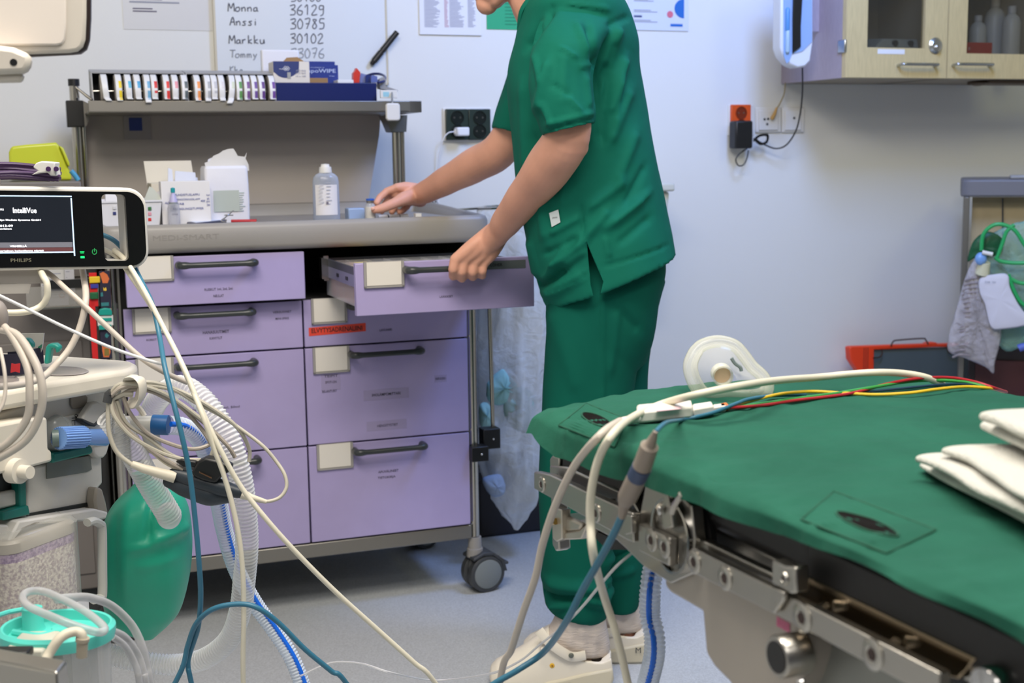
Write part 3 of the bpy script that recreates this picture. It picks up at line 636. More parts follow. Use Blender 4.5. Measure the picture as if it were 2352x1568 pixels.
# ---------------------------------------------------------------- shelf contents
def dispenser(x0, x1, lab):
    t = T('label_dispenser', lab, 'dispenser', 'label roll dispensers on the cart shelf')
    ua = CF.uv(x0, 200, -.31)[0]; ub = CF.uv(x1, 200, -.31)[0]
    pr = [(-.31, SZ), (-.31, SZ+.03), (-.335, SZ+.094), (-.42, SZ+.106), (-.425, SZ)]
    for uu in (ua, ub-.003):
        MB().add([KM @ Vector((uu, p[0], p[1])) for p in pr]+[KM @ Vector((uu+.003, p[0], p[1])) for p in pr], [(0, 1, 2, 3, 4), (9, 8, 7, 6, 5), (0, 1, 6, 5), (1, 2, 7, 6), (2, 3, 8, 7), (3, 4, 9, 8), (4, 0, 5, 9)]).build('end_plate', mat('dispenser_grey', (150, 150, 152), .4), t)
    MB().hull8([KM @ Vector(p) for p in ((ua, -.425, SZ+.105), (ub, -.425, SZ+.105), (ub, -.335, SZ+.093), (ua, -.335, SZ+.093), (ua, -.425, SZ+.108), (ub, -.425, SZ+.108), (ub, -.335, SZ+.096), (ua, -.335, SZ+.096))]).build('top_plate', mat('dispenser_grey', (150, 150, 152), .4), t)
    bb = MB(); kb(bb, (ua, -.427, SZ), (ub, -.424, SZ+.105)); kb(bb, (ua, -.425, SZ), (ub, -.325, SZ+.003)); bb.build('back_plate', mat('dispenser_back', (70, 70, 74), .5), t)
    MB().tube([CF.at(ua, SZ+.049, -.343), CF.at(ub, SZ+.049, -.343)], .004, 10).build('spindle', m_rod, t)
dispenser(211, 428, 'left grey label dispenser on the shelf with nine tape rolls'); dispenser(430, 634, 'right grey label dispenser on the shelf beside the blue tray')
m_lw = mat('label_tape_white', (226, 226, 226), .45); m_rollc = mat('label_roll_side', (142, 136, 130), .5)
rolls = [(239, 232, 'plain white', (225, 205, 90), .1), (272, 232, 'yellow', (236, 208, 40), 1), (294, 218, 'cyan topped', (90, 180, 210), .4), (315, 228, 'short cyan topped', (70, 160, 205), .4), (338, 236, 'cyan dashed', (110, 170, 205), .8), (354, 220, 'red topped', (210, 50, 50), .5), (382, 224, 'red', (222, 60, 52), 1), (402, 200, 'short pink edged', (225, 150, 160), .3), (424, 220, 'black and white', (90, 100, 105), .9),
 (453, 232, 'orange', (236, 150, 80), .9), (477, 233, 'grey dashed', (170, 172, 176), .8), (492, 226, 'raised white', (190, 190, 195), .5), (509, 232, 'long plain white', (214, 210, 212), .3), (534, 238, 'curling plain white', (205, 212, 190), .3), (549, 230, 'green', (90, 150, 80), .9), (567, 230, 'mauve', (120, 80, 140), .9), (584, 222, 'violet short', (110, 80, 150), .6), (601, 228, 'purple', (96, 60, 130), .9), (625, 222, 'purple and white last', (110, 70, 150), .8)]
for i, (px, yb, nm, cc_, ext) in enumerate(rolls):
    t = T('label_roll', '%s sticker tape roll in the %s dispenser on the shelf' % (nm, 'left' if i < 9 else 'right'), 'tape roll', 'sticker tape rolls on the cart shelf')
    u = CF.uv(px, 197, -.305)[0]; hwid = .0072; cz = SZ+.049; cw = -.343; R = .040
    MB().tube([CF.at(u-.0094, cz, cw), CF.at(u+.0094, cz, cw)], R, 28).build('roll', m_rollc, t)
    zb_ = CF.uv(px, yb, -.296)[1]; pts = []
    for k in range(13):
        a_ = math.radians(74-k*8.2); pts.append((cw+(R+.0035)*math.cos(a_), cz+(R+.0035)*math.sin(a_)))
    z_ = pts[-1][1]; w_ = pts[-1][0]; nseg = 6
    zend = min(zb_, z_-.004)
    for k in range(1, nseg+1): pts.append((max(w_, -.2985)+.0045*math.sin(k/nseg*2.4)+(.004 if i in (4, 13) else 0)*k/nseg, lerp(z_, zend, k/nseg)))
    tot = len(pts)-1; lean = {0: .010, 2: .004, 3: .004, 8: -.001, 13: -.012, 11: -.001}.get(i, rnd.uniform(-.002, .002))
    mb = MB()
    def fn(a_, b_):
        k = min(int(b_*tot), tot-1); f_ = b_*tot-k; w0 = lerp(pts[k][0], pts[k+1][0], f_); z0 = lerp(pts[k][1], pts[k+1][1], f_)
        return KM @ Vector((u-hwid+a_*hwid*2+lean*b_*b_, w0, z0))
    col0 = .2 if ext > .25 else 0
    mb.grid(fn, 6, tot, 0, lambda a_, b_: 1 if (.45 < a_ < .95 and b_ > col0 and (b_ < col0+.75*ext) and (int(b_*tot) % 4 != 0)) else 0)
    mb.build('label_strip', [m_lw, mat('label_ink_%d_%d_%d' % cc_, cc_, .5)], t, solid=.0004)
m_btray = mat('navy_tray_plastic', (22, 34, 92), .35)
bt = T('blue_tray', 'deep navy blue open tray on the right end of the shelf', 'tray')
a = CF.uv(633, 210, -.31)[0]; c = CF.uv(866, 210, -.31)[0]; tz = CF.uv(740, 190, -.31)[1]
tm = MB(); kb(tm, (a+.004, -.46, SZ), (c-.004, -.314, SZ+.004))
tm.hull8([KM @ Vector(p) for p in ((a+.004, -.317, SZ), (c-.008, -.317, SZ), (c-.008, -.313, SZ), (a+.004, -.313, SZ), (a, -.313, tz), (c, -.313, tz), (c, -.309, tz), (a, -.309, tz))])
kb(tm, (a, -.464, SZ), (c, -.46, tz+.016)); kb(tm, (a, -.464, SZ), (a+.004, -.313, tz)); kb(tm, (c-.004, -.464, SZ), (c, -.313, tz)); tm.build('tray_body', m_btray, bt, bevel=.0012)
MB().tube(catmull([CF.P(838, 176, -.46), CF.P(855, 170, -.44), CF.P(872, 170, -.42), CF.P(884, 176, -.38), CF.P(882, 186, -.33), CF.P(868, 190, -.31)], 6), .0035, 8).build('tray_grip', m_btray, bt)
def kpx(x0, y0, x1, y1, wf, wb, name, lab, cat, m, parent=None, zb_=None, bevel=.001, group=None):
    a, b, c, d = CF.rect(x0, y0, x1, y1, wf)
    if zb_ is not None: b = zb_
    o = MB().box((a, wb, b), (c, wf, d), KM).build(name, m, parent, bevel=bevel)
    if lab: tag(o, lab, cat, group)
    return o, (a, b, c, d)
cx = T('white_blue_carton', 'white opened carton with a navy curved panel and hexagon logo in the tray', 'carton')
o, (a, b, c, d) = kpx(628, 141, 711, 190, -.33, -.40, 'carton', None, None, mat('carton_white_card', (220, 214, 204), .6), cx, SZ+.0045)
navy = mat('navy_print', (70, 80, 120), .7); m_nv = mat('navy_card_print', (36, 52, 108), .5)
arc = [(a, d)]+[(a, d-(d-b)*.22)]+[(a+(c-a)*(.14+.56*t/8), d-(d-b)*(.22+.13*math.sin(math.pi*(.25+t/8*.75)) + .0)) for t in range(9)]+[(a+(c-a)*.72, d)]
MB().prism(arc, -.33, -.3296, KM).build('navy_panel', m_nv, cx)
for k in range(7):
    an = k*math.pi/3; rr_ = .0 if k == 6 else .0062
    q = Vector(((a+(c-a)*.36)+rr_*math.cos(an), -.3293, d-(d-b)*.15+rr_*.6*math.sin(an)+.0))
    MB().tube([KM @ (q+Vector((.0026*math.cos(s_), 0, .0026*math.sin(s_)))) for s_ in np.linspace(0, 2*math.pi, 9)[:-1]], .0005, 5, closed=True).build('logo_ring', m_paper, cx)
ltx('FORAJA', 651, 159, 18, cx, -.3295, 3, m_paper); ltx('ACS 4666', 691, 162, 22, cx, -.3295, 4, m_pr); ltx('HCS 7642', 691, 168, 22, cx, -.3295, 4, m_pr); ltx('10 x 100', 691, 175, 22, cx, -.3295, 4, m_pr)
MB().prism([(a+(c-a)*.30, d-.001), (a+(c-a)*.42, d+.011), (a+(c-a)*.72, d+.013), (a+(c-a)*.95, d-.001)], -.352, -.350, KM).build('brown_flap', mat('brown_card', (150, 118, 78), .7), cx)
kpx(660, 166, 668, 181, -.3292, -.3298, 'pad_picture', None, None, mat('grey_pad_print', (160, 160, 156), .6), cx)
kpx(602, 114, 688, 190, -.43, -.455, 'white_box', 'glossy white box standing behind the opened carton on the shelf', 'box', mat('glossy_white_card', (226, 226, 232), .25), None, SZ+.0045, .004)
wp_ = T('wipe_box', 'dark blue wipes box standing to the right of the white carton', 'box')
o, (a, b, c, d) = kpx(700, 141, 770, 190, -.385, -.43, 'box_body', None, None, mat('royal_blue_card', (24, 48, 128), .45), wp_, SZ+.0045)
kpx(690, 149, 777, 190, -.38, -.3845, 'box_front', None, None, mat('royal_blue_card', (24, 48, 128), .45), wp_, SZ+.0045)
ltx('apoWIPE', 739, 164, 62, wp_, -.3798, 11, mat('pale_blue_print', (176, 190, 226), .6)); ltx('for professional use', 729, 155, 30, wp_, -.3798, 3, mat('pale_blue_print', (176, 190, 226), .6)); ltx('100 Wipes', 762, 175, 12, wp_, -.3798, 3, mat('pale_blue_print', (176, 190, 226), .6))
kpx(708, 179, 753, 190, -.335, -.37, 'brown_carton', 'low brown carton with white pads between the white and blue boxes', 'carton', mat('brown_card', (150, 118, 78), .7), None, SZ+.0045)
kpx(776, 183, 812, 190, -.33, -.40, 'white_sachet', 'flat white sachet in the navy tray left of the red packet', 'sachet', m_paper, None, SZ+.0045)
rp = MB().prism([CF.uv(x, y, -.34) for x, y in ((812, 190), (812, 168), (816, 163), (819, 156), (828, 166), (825, 190))], -.36, -.34, KM).build('red_packet', mat('red_foil', (206, 58, 44), .35)); tag(rp, 'small red foil packet standing up in the navy tray', 'packet')
for i, (x0, x1, yt, cc_) in enumerate(((827, 838, 168, (120, 130, 180)), (838, 849, 171, (40, 52, 110)), (849, 860, 173, (96, 110, 170)))):
    mb = MB().prism([CF.uv(x, y, -.35) for x, y in ((x0, 190), (x0, yt+5), (x0+3, yt), (x1+3, yt+3), (x1+4, 190))], -.40-.01*i, -.35+.008*i, KM).build('blue_sachet', mat('sachet_%d' % cc_[0], cc_, .3))
    tag(mb, '%s sachet behind the red packet in the tray' % ('pale blue', 'dark navy', 'mid blue')[i], 'sachet', 'blue sachets in the tray')
bd_ = T('hanging_badge', 'white rounded badge hanging by a clip from the shelf corner', 'badge')
a, b, c, d = CF.rect(887, 237, 919, 277, -.26)
MB().prism(rr_poly(a, b, c, d, .008), -.27, -.258, KM).build('badge_body', m_white, bd_, bevel=.003)
MB().tube([CF.P(901, 237, -.262), CF.P(900, 213, -.29)], .003, 8).build('clip_cord', m_chrome, bd_)
kpx(874, 207, 913, 225, -.292, -.2995, 'label_strip', None, None, m_white, bd_); kpx(880, 211, 894, 222, -.2915, -.2921, 'blue_print', None, None, mat('pale_cyan_print', (150, 200, 215), .5), bd_)
gp_ = MB().prism([CF.uv(x, y, -.33) for x, y in ((873, 203), (872, 182), (882, 176), (887, 184), (886, 198), (914, 207), (913, 212))], -.36, -.33, KM).build('grey_clip', mat('dispenser_grey', (150, 150, 152), .4)); tag(gp_, 'grey sprung clip with a dark lever on the shelf corner', 'clip')
# ---------------------------------------------------------------- worktop contents
WZ = .9855
def onwt(px, wf): return CF.uv(px, 480, wf)[0]
# white box of wipes with printed Finnish text
wx = T('wipes_carton', 'white carton with four lines of navy text on the worktop', 'carton')
o, (a, b, c, d) = kpx(371, 416, 484, 508, -.05, -.098, 'carton', None, None, mat('carton_white_card2', (224, 222, 222), .6), wx, WZ)
tilt = mat('navy_text', (92, 98, 150), .7)
for s_, x, y, wd in (('PUHDISTUSLAPPU', 430, 447, 54), ('RENGÖRINGSLAPP', 431, 457, 54), ('SWAB', 411, 468, 22), ('REINIGUNGSTUPFER', 433, 479, 66), ('400', 466, 461, 10), ('AbZ', 384, 466, 10), ('kpl', 478, 448, 7), ('st', 478, 456, 5), ('pcs', 478, 463, 7), ('Stk', 479, 470, 7)): ltx(s_, x, y, wd, wx, -.0495, 5, tilt)
ob = T('open_cream_box', 'open cream box with a raised lid behind the white wipes carton', 'box')
a2 = onwt(350, -.2); c2 = onwt(462, -.2); zt2 = CF.uv(405, 369, -.30)[1]; zm2 = CF.uv(405, 420, -.2)[1]
m_cr = mat('cream_card', (214, 206, 186), .6)
MB().box((a2, -.30, WZ), (c2, -.2, zm2), KM).build('box_body', m_cr, ob, bevel=.001)
MB().hull8([KM @ Vector(p) for p in ((a2, -.305, zm2-.01), (c2, -.305, zm2-.01), (c2, -.302, zm2-.01), (a2, -.302, zm2-.01), (a2-.004, -.33, zt2), (c2-.004, -.33, zt2), (c2-.004, -.327, zt2), (a2-.004, -.327, zt2))]).build('lid', m_cr, ob)
for k, (x0, x1, y0) in enumerate(((385, 398, 385), (402, 452, 392), (405, 458, 404))):
    a_, b_, c_, d_ = CF.rect(x0, y0, x1, 418, -.24); MB().hull8([KM @ Vector(p) for p in ((a_, -.25-.01*k, zm2-.01), (c_, -.25-.01*k, zm2-.01), (c_, -.245-.01*k, zm2-.01), (a_, -.245-.01*k, zm2-.01), (a_+.004, -.262-.01*k, d_), (c_, -.262-.01*k, d_-.005), (c_, -.258-.01*k, d_-.005), (a_+.004, -.258-.01*k, d_))]).build('paper_liner', mat('pale_liner', (206, 210, 222), .6), ob)
# gauze packet
gz = T('gauze_packet', 'tall white paper packet torn open at the top, green printed panel', 'packet')
a, b, c, d = CF.rect(471, 381, 572, 497, -.10); mg = mat('packet_paper', (222, 222, 228), .55, bump=.25, bscale=30)
def packet(u, v):
    ang = v; return None
mb = MB(); rg = []
top = d
for z, ins, wf, wbk in ((WZ, 0, -.10, -.19), (lerp(b, top, .3), -.001, -.098, -.192), (lerp(b, top, .7), 0, -.097, -.19), (top-.006, .001, -.10, -.187), (top, .004, -.106, -.182)):
    rg.append([KM @ Vector((p[0], p[1], z)) for p in rr_poly(a+ins, wbk, c-ins, wf, .008, 3)])
mb.loft(rg); mb.build('packet_body', mg, gz)
pts = [(474, 392), (470, 374), (482, 370), (490, 358), (504, 352), (512, 346), (524, 342), (536, 341), (542, 350), (546, 358), (562, 360), (567, 350), (564, 364), (571, 378), (572, 392)]
MB().prism([CF.uv(x, y, -.15) for x, y in pts], -.152, -.15, KM).build('torn_paper_top', mat('packet_paper_shade', (206, 203, 196), .6, bump=.2, bscale=30), gz)
MB().prism([CF.uv(x, y, -.185) for x, y in ((474, 386), (478, 366), (500, 356), (520, 362), (555, 368), (570, 386))], -.187, -.185, KM).build('torn_paper_back', mg, gz)
kpx(491, 437, 550, 486, -.0965, -.0971, 'printed_panel', None, None, mat('green_grey_panel', (178, 186, 176), .55), gz)
a_, b_, c_, d_ = CF.rect(550, 440, 564, 486, -.096)
for k in range(9): z_ = lerp(b_, d_, (k+.5)/9); MB().box((a_, -.0969, z_-.001), (lerp(a_, c_, .5+.5*rnd.random()), -.0964, z_+.001), KM).build('print_line', mat('green_print2', (170, 184, 178), .6), gz)
# small dropper bottle with teal cap
db = T('dropper_bottle', 'small clear dropper bottle with a teal cap before the white carton', 'bottle')
ub = onwt(399, -.03); M_ = Matrix.Translation(CF.at(ub, WZ, -.03))
def hz_(y, x=399, w=-.03): return CF.uv(x, y, w)[1]-WZ
m_clr = clear('clear_bottle', (205, 206, 214), .25, .7)
MB().lathe([(.001, 0), (.013, 0), (.014, .003), (.014, hz_(474)-.004), (.012, hz_(470)), (.008, hz_(467))], M_, 24).build('bottle', m_clr, db)
MB().lathe([(.0001, hz_(468)), (.010, hz_(469)), (.010, hz_(464)), (.0001, hz_(463))], M_, 20).build('grey_collar', mat('grey_collar', (140, 146, 150), .4), db)
MB().lathe([(.010, hz_(464)), (.008, hz_(455)), (.0045, hz_(445)), (.004, hz_(442))], M_, 20).build('neck', mat('lilac_neck', (180, 176, 214), .4), db)
MB().lathe([(.0001, hz_(443)), (.0052, hz_(442)), (.0052, hz_(432)), (.0001, hz_(430))], M_, 16).build('cap', mat('teal_cap', (30, 150, 158), .4), db)
ltx('NATRIUM', 402, 492, 12, db, -.0155, 3, m_prd)
# white basket
wk = T('white_basket', 'white plastic basket with coloured stickers, seen beside the monitor', 'basket')
a = onwt(218, -.03); c = onwt(372, -.03); zt3 = CF.uv(360, 463, -.03)[1]; m_bk = mat('basket_white', (220, 221, 228), .4)
mb = MB()
def fr_(a, c, z, wf, wb_): return [KM @ Vector(p) for p in ((a, wf, z), (c, wf, z), (c, wb_, z), (a, wb_, z))]
mb.loft([fr_(a+.006, c-.008, WZ, -.035, -.19), fr_(a, c, zt3, -.03, -.2), fr_(a-.003, c+.003, zt3, -.027, -.203), fr_(a-.003, c+.003, zt3+.004, -.027, -.203), fr_(a+.002, c-.002, zt3+.004, -.032, -.198), fr_(a+.008, c-.010, WZ+.004, -.037, -.188)])
mb.build('basket_body', m_bk, wk)
for i, (x, y, cc_, nm) in enumerate(((263, 477, (205, 206, 210), 'grey'), (276, 477, (226, 222, 210), 'cream'), (263, 490, (40, 50, 110), 'navy'), (276, 490, (214, 214, 214), 'pale'), (344, 479, (50, 110, 60), 'green'), (344, 491, (214, 150, 165), 'pink'), (344, 504, (206, 50, 50), 'red'))):
    kpx(x-4, y-4, x+4, y+4, -.0298+(.0012 if y < 485 else -.001 if y < 500 else -.003), -.0345, 'sticker', None, None, mat('sticker_'+nm, cc_, .5), wk)
for i, (x0, y0, x1, y1, cc_, lab) in enumerate(((240, 440, 285, 462, (226, 226, 230), 'white sachet sticking out of the basket seen through the monitor grip'), (255, 436, 282, 450, (206, 110, 60), 'orange striped packet in the basket seen through the monitor grip'), (268, 452, 292, 462, (214, 50, 66), 'red edged packet in the basket seen through the monitor grip'))):
    w_ = -.08-.04*i; a_, b_, c_, d_ = CF.rect(x0, y0, x1, y1, w_)
    tag(MB().hull8([KM @ Vector(p) for p in ((a_, w_-.02, WZ+.006), (c_, w_-.02, WZ+.006), (c_, w_, WZ+.006), (a_, w_, WZ+.006), (a_+.003, w_-.03, d_), (c_, w_-.03, d_-.004), (c_, w_-.01, d_-.004), (a_+.003, w_-.01, d_))]).build('basket_packet', mat('packet_c%d' % i, cc_, .5)), lab, 'packet', 'packets in the white basket')
for i, (pp_, cc_, lab) in enumerate((([(330, 462), (343, 428), (349, 430), (366, 448), (372, 462)], (200, 205, 195), 'pale translucent sachet poking up from the basket corner'), ([(338, 470), (345, 446), (374, 436), (376, 468)], (222, 222, 226), 'white paper sachet leaning in the basket corner'))):
    w_ = -.055-.03*i
    tag(MB().prism([CF.uv(x, y, w_) for x, y in pp_], w_-.004, w_, KM).build('sachet', mat('sachet_t%d' % i, cc_, .4)), lab, 'sachet', 'sachets poking out of the basket')
# phone and scissors and pen
ph = T('pocket_device', 'flat dark pocket device with a lit pale screen lying on the worktop', 'device')
P4 = [G(x, y, WZ+.012) for x, y in ((423, 508), (446, 513), (520, 505), (494, 493))]
def slab(P4, h, name, m, parent, bevel=.002, dz=0):
    P4 = [Vector((p.x, p.y, p.z+dz)) for p in P4]
    return MB().hull8([p-Vector((0, 0, h)) for p in P4]+P4).build(name, m, parent, bevel=bevel)
slab(P4, .012, 'case', mat('navy_case', (30, 36, 70), .4), ph, .003)
cen = sum(P4, Vector())/4
slab([cen+(p-cen)*.86 for p in P4], .0006, 'screen', mat('pale_screen', (205, 214, 232), .3), ph, 0, .0007)
slab([cen+(p-cen)*.3 for p in P4], .0004, 'screen_text', mat('navy_text', (92, 98, 150), .7), ph, 0, .0012)
sc_ = T('scissors', 'small steel scissors lying beside the red pen', 'scissors')
MB().tube([CF.P(513, 503, -.03), CF.P(536, 484, -.05)], .0016, 6).tube([CF.P(516, 494, -.05), CF.P(535, 494, -.03)], .0016, 6).build('blades', m_chrome, sc_)
MB().tube(catmull([CF.P(x, y, -.03) for x, y in ((512, 503), (508, 507), (516, 509), (520, 505))], 4, True), .0014, 6, closed=True).build('grip', m_chrome, sc_)
gb = MB()
for k in range(5): gb.ell(CF.at(onwt(520+k*7, -.02), WZ+.004, -.015+.004*(k % 2)), (.007, .006, .0045), n=8)
tag(gb.build('gauze_scraps', mat('packet_paper', (222, 222, 228), .55)), 'crumpled white gauze scraps in front of the red pen', 'gauze')
rp_ = T('red_pen', 'red pen with a cream tip on the worktop in front of the gauze packet', 'pen')
p0, p1 = CF.P(531, 500, -.06), CF.P(592, 499, -.04); p0.z = p1.z = WZ+.009
MB().tube([p0, lerp(p0, p1, .95)], .0048, 12).build('barrel', mat('pen_red', (178, 28, 42), .35), rp_)
q0, q1 = p0+Vector((.006, -.004, -.005)), p1+Vector((0, -.004, -.005)); MB().tube([q0, q1], .0035, 10).build('clip', m_black, rp_)
MB().tube([lerp(q0, q1, .72), lerp(q0, q1, 1.0)], .004, 10).build('tip', mat('cream_tip', (214, 206, 170), .5), rp_)
# saline bottle
sb = T('saline_bottle', 'large clear infusion bottle with a white screw cap and printed label', 'bottle')
us = onwt(750, -.09); M_ = Matrix.Translation(CF.at(us, WZ, -.09)) @ Matrix.Rotation(YAW, 4, 'Z')
h = lambda y: CF.uv(750, y, -.09)[1]-CF.uv(750, 502, -.09)[1]
rw = 64/2/3000*3.2
MB().lathe([(.001, 0), (rw*.93, 0), (rw, .006), (rw*.97, h(440)), (rw*.96, h(410)), (rw*.9, h(400)), (rw*.7, h(393)), (rw*.42, h(389)), (rw*.40, h(386))], M_, 36, sy=.72).build('bottle', clear('saline_plastic', (196, 204, 218), .38, .8, .12, (.86, .89, .95)), sb)
MB().lathe([(rw*.46, h(390)), (rw*.47, h(387)), (rw*.43, h(376)), (.0001, h(375))], M_, 24).lathe([(.0001, h(376)), (rw*.32, h(376)), (rw*.30, h(370)), (.0001, h(369))], M_, 24).build('cap', m_white, sb)
mb = MB()
def lab_(a_, b_):
    an = math.radians(-150+a_*105); return M_ @ Vector((rw*1.0*math.cos(an), rw*.745*math.sin(an), lerp(h(486), h(417), b_)))
mb.grid(lab_, 14, 1); mb.build('paper_label', mat('label_paper', (222, 220, 222), .6), sb)
kp = Plane(CF.at(0, 0, -.09+rw*.76+.001), CF.x)
for k in range(13):
    u_, v_ = kp.uv(747+(-9 if k % 2 else 9), 420+k*4.0); MB().box((u_-.007, 0, v_-.0008), (u_+.007*rnd.uniform(.3, 1), .0003, v_+.0008), kp.M()).build('label_text', mat('pale_print', (170, 172, 180), .6), sb)
u_, v_ = kp.uv(752, 466); MB().box((u_-.003, 0, v_-.003), (u_+.003, .0004, v_+.003), kp.M()).build('label_mark', m_prd, sb)
# vial held by the far hand
vl = T('glass_vial', 'small vial of white powder with a blue cap held by the reaching fingers', 'vial')
VW = -.05; uv_ = CF.uv(850.5, 480, VW)[0]; VC = CF.at(uv_, WZ, VW); M_ = Matrix.Translation(VC)
hv = lambda y: max(0, CF.uv(851, y, VW)[1]-WZ)
MB().lathe([(.001, 0), (.0132, 0), (.0138, .002), (.0138, hv(478)), (.0125, hv(472)), (.0085, hv(467)), (.0085, hv(464))], M_, 26).build('glass', clear('vial_glass', (214, 214, 216), .25, .7), vl)
MB().lathe([(.0001, .0015), (.0125, .0015), (.0127, hv(475)), (.0001, hv(474))], M_, 24).build('powder', mat('white_powder', (226, 222, 212), .8), vl)
MB().lathe([(.0001, hv(466)), (.0095, hv(466)), (.0095, hv(460)), (.0001, hv(460))], M_, 22).build('steel_collar', m_alu, vl)
MB().lathe([(.0001, hv(460.3)), (.0102, hv(460)), (.0102, hv(456)), (.0001, hv(455.5))], M_, 22).build('cap', mat('blue_vial_cap', (40, 92, 190), .4), vl)
# items behind the hand
kpx(800, 478, 838, 498, -.12, -.16, 'blue_tinted_packet', 'pale blue clear packet on the worktop left of the small vial', 'packet', mat('pale_blue_pack', (150, 172, 205), .35), None, WZ, .003)
sy = T('syringe', 'clear syringe lying on the worktop under the reaching hand', 'syringe')
p0 = CF.at(onwt(868, -.08), WZ+.007, -.08); p1 = CF.at(onwt(935, -.1), WZ+.007, -.1)
MB().tube([p0, p1], .0062, 14).build('barrel', mat('syringe_white', (216, 218, 222), .3), sy); MB().tube([lerp(p0, p1, .3), lerp(p0, p1, .34)], .0066, 14).tube([lerp(p0, p1, .7), lerp(p0, p1, .72)], .0066, 14).build('black_ring', m_black, sy)
kpx(955, 490, 968, 497, -.05, -.07, 'white_chip', 'tiny white wrapper piece lying on the worktop right of the hand', 'wrapper', m_paper, None, WZ, 0)
kpx(893, 452, 1010, 468, -.575, -.578, 'wall_note', 'pale strip with dark letters behind the right end of the worktop', 'note', m_paper, None, None, 0)
ltx('LÄÄK', 990, 462, 34, bpy.data.objects['wall_note'], -.5745, 9, m_ink)
# ================================================================ person in green scrubs
m_skin = mat('skin', (214, 158, 134), .5, var=.05, vscale=14, bump=.05, bscale=160, sss=.06, spec=.35)
m_scrub = mat('green_scrub_cotton', (16, 102, 84), .8, var=.05, vscale=6, bump=.45, bscale=20, spec=.12)
m_trou = mat('green_trouser_cotton', (11, 86, 72), .85, var=.04, vscale=6, bump=.45, bscale=14, spec=.1)
pers = T('person', 'person in green scrubs and white clogs leaning over the lavender cart', 'person')
V = lambda *a: Vector(a)
# ---- body: one continuous skin
bd = MB()
hc = U(1155, -124, 2.87)
ht = math.radians(20)
fw = V(-math.cos(ht), .03, -math.sin(ht)).normalized(); upv = V(-math.sin(ht), 0, math.cos(ht)); upv = (upv-fw*upv.dot(fw)).normalized(); rt = fw.cross(upv)
HM = Matrix(((fw.x, rt.x, upv.x, hc.x), (fw.y, rt.y, upv.y, hc.y), (fw.z, rt.z, upv.z, hc.z), (0, 0, 0, 1)))
h_ = lambda x, y, z: HM @ Vector((x, y, z))
R3_ = HM.to_3x3()
bd.ell(h_(-.018, 0, .028), (.098, .077, .092), R3_); bd.ell(h_(.028, 0, -.02), (.062, .062, .088), R3_)
for s_ in (-1, 1):
    bd.capsule([h_(-.012, s_*.052, -.03), h_(-.002, s_*.052, -.068), h_(.055, s_*.018, -.100)], [.018, .018, .016], 12)
    bd.capsule([h_(.085, s_*.012, .022), h_(.07, s_*.045, .02)], [.011, .010], 10)
    bd.ell(h_(.062, s_*.036, -.022), (.024, .022, .022), R3_, 10)
    er = HM @ Matrix.Translation((-.012, s_*.078, -.008)) @ Matrix.Rotation(s_*.35, 4, 'Z')
    bd.ell(er.to_translation(), (.017, .007, .032), er.to_3x3(), 10)
bd.capsule([h_(.062, 0, -.088), h_(.074, 0, -.099)], [.026, .019], 14)
bd.ell(h_(.045, 0, -.082), (.045, .045, .030), R3_, 12)
bd.capsule([h_(.088, 0, .02), h_(.104, 0, -.012), h_(.113, 0, -.03)], [.008, .009, .0125], 12)
for s_ in (-1, 1): bd.ell(h_(.099, s_*.011, -.034), (.012, .008, .009), R3_, 8)
bd.capsule([h_(.086, -.022, -.064), h_(.100, 0, -.061), h_(.086, .022, -.064)], [.004, .0065, .004], 10)
bd.capsule([h_(.084, -.018, -.073), h_(.098, 0, -.074), h_(.084, .018, -.073)], [.004, .0075, .004], 10)
bd.capsule([h_(-.045, 0, -.055), U(1235, 5, 2.87), U(1285, 90, 2.87)], [.056, .058, .066], 24)
bd.capsule([h_(.0, 0, -.07), U(1213, 10, 2.86), U(1245, 70, 2.86)], [.034, .036, .04], 16)
# trunk and legs (under the clothes)
bd.capsule([U(1320, 110, 2.86), U(1335, 250, 2.86), U(1352, 400, 2.86), U(1372, 560, 2.86)], [.10, .12, .115, .12], 28, flat=(1, 1))
bd.capsule([U(1310, 110, 2.72), U(1320, 110, 2.86), U(1300, 110, 3.0)], [.055, .08, .055], 20)
for (pts) in ([(1375, 620, 2.79), (1350, 960, 2.77), (1330, 1220, 2.75), (1335, 1440, 2.745), (1335, 1495, 2.74)], [(1385, 620, 2.93), (1405, 960, 2.92), (1420, 1220, 2.90), (1432, 1400, 2.88), (1432, 1455, 2.88)]):
    bd.capsule([U(*p) for p in pts], [.085, .062, .050, .034, .03], 20)
    q = U(*pts[-1]); bd.capsule([q, q+V(-.07, 0, -.02), q+V(-.14, 0, -.035)], [.028, .026, .018], 12)
# near (left) arm
BW = WR+.034
bd.capsule([U(1305, 115, 2.68), U(1298, 220, 2.63), U(1302, 312, 2.605), U(1264, 378, 2.655), U(1214, 445, 2.735), U(1168, 502, 2.815), U(1146, 532, 2.855), CF.P(1118, 562, BW+.036), CF.P(1095, 585, BW+.028)], [.054, .050, .0465, .0480, .0415, .0335, .0280, .0235, .017], 24, sm=6)
bd.capsule([CF.P(1062, 590, BW+.022), CF.P(1100, 594, BW+.022)], [.0145, .014], 16)
bd.capsule([CF.P(1085, 572, BW+.027), CF.P(1118, 580, BW+.027)], [.0185, .016], 16)
bd.ell(U(1322, 338, 2.61), (.026, .026, .024), n=12)
kn = [(1046, 596), (1066, 598), (1089, 603), (1110, 606)]
pip = [(1041, 618), (1061, 624), (1086, 625), (1108, 623)]
dip = [(1041, 634), (1061, 639), (1086, 636), (1108, 633)]
tip = [(1042, 628), (1062, 632), (1087, 630), (1109, 628)]
fr_ = [.0108, .0108, .0104, .0096]
wr = [(1130, 528, .056), (1138, 533, .060), (1146, 538, .056), (1152, 543, .050)]
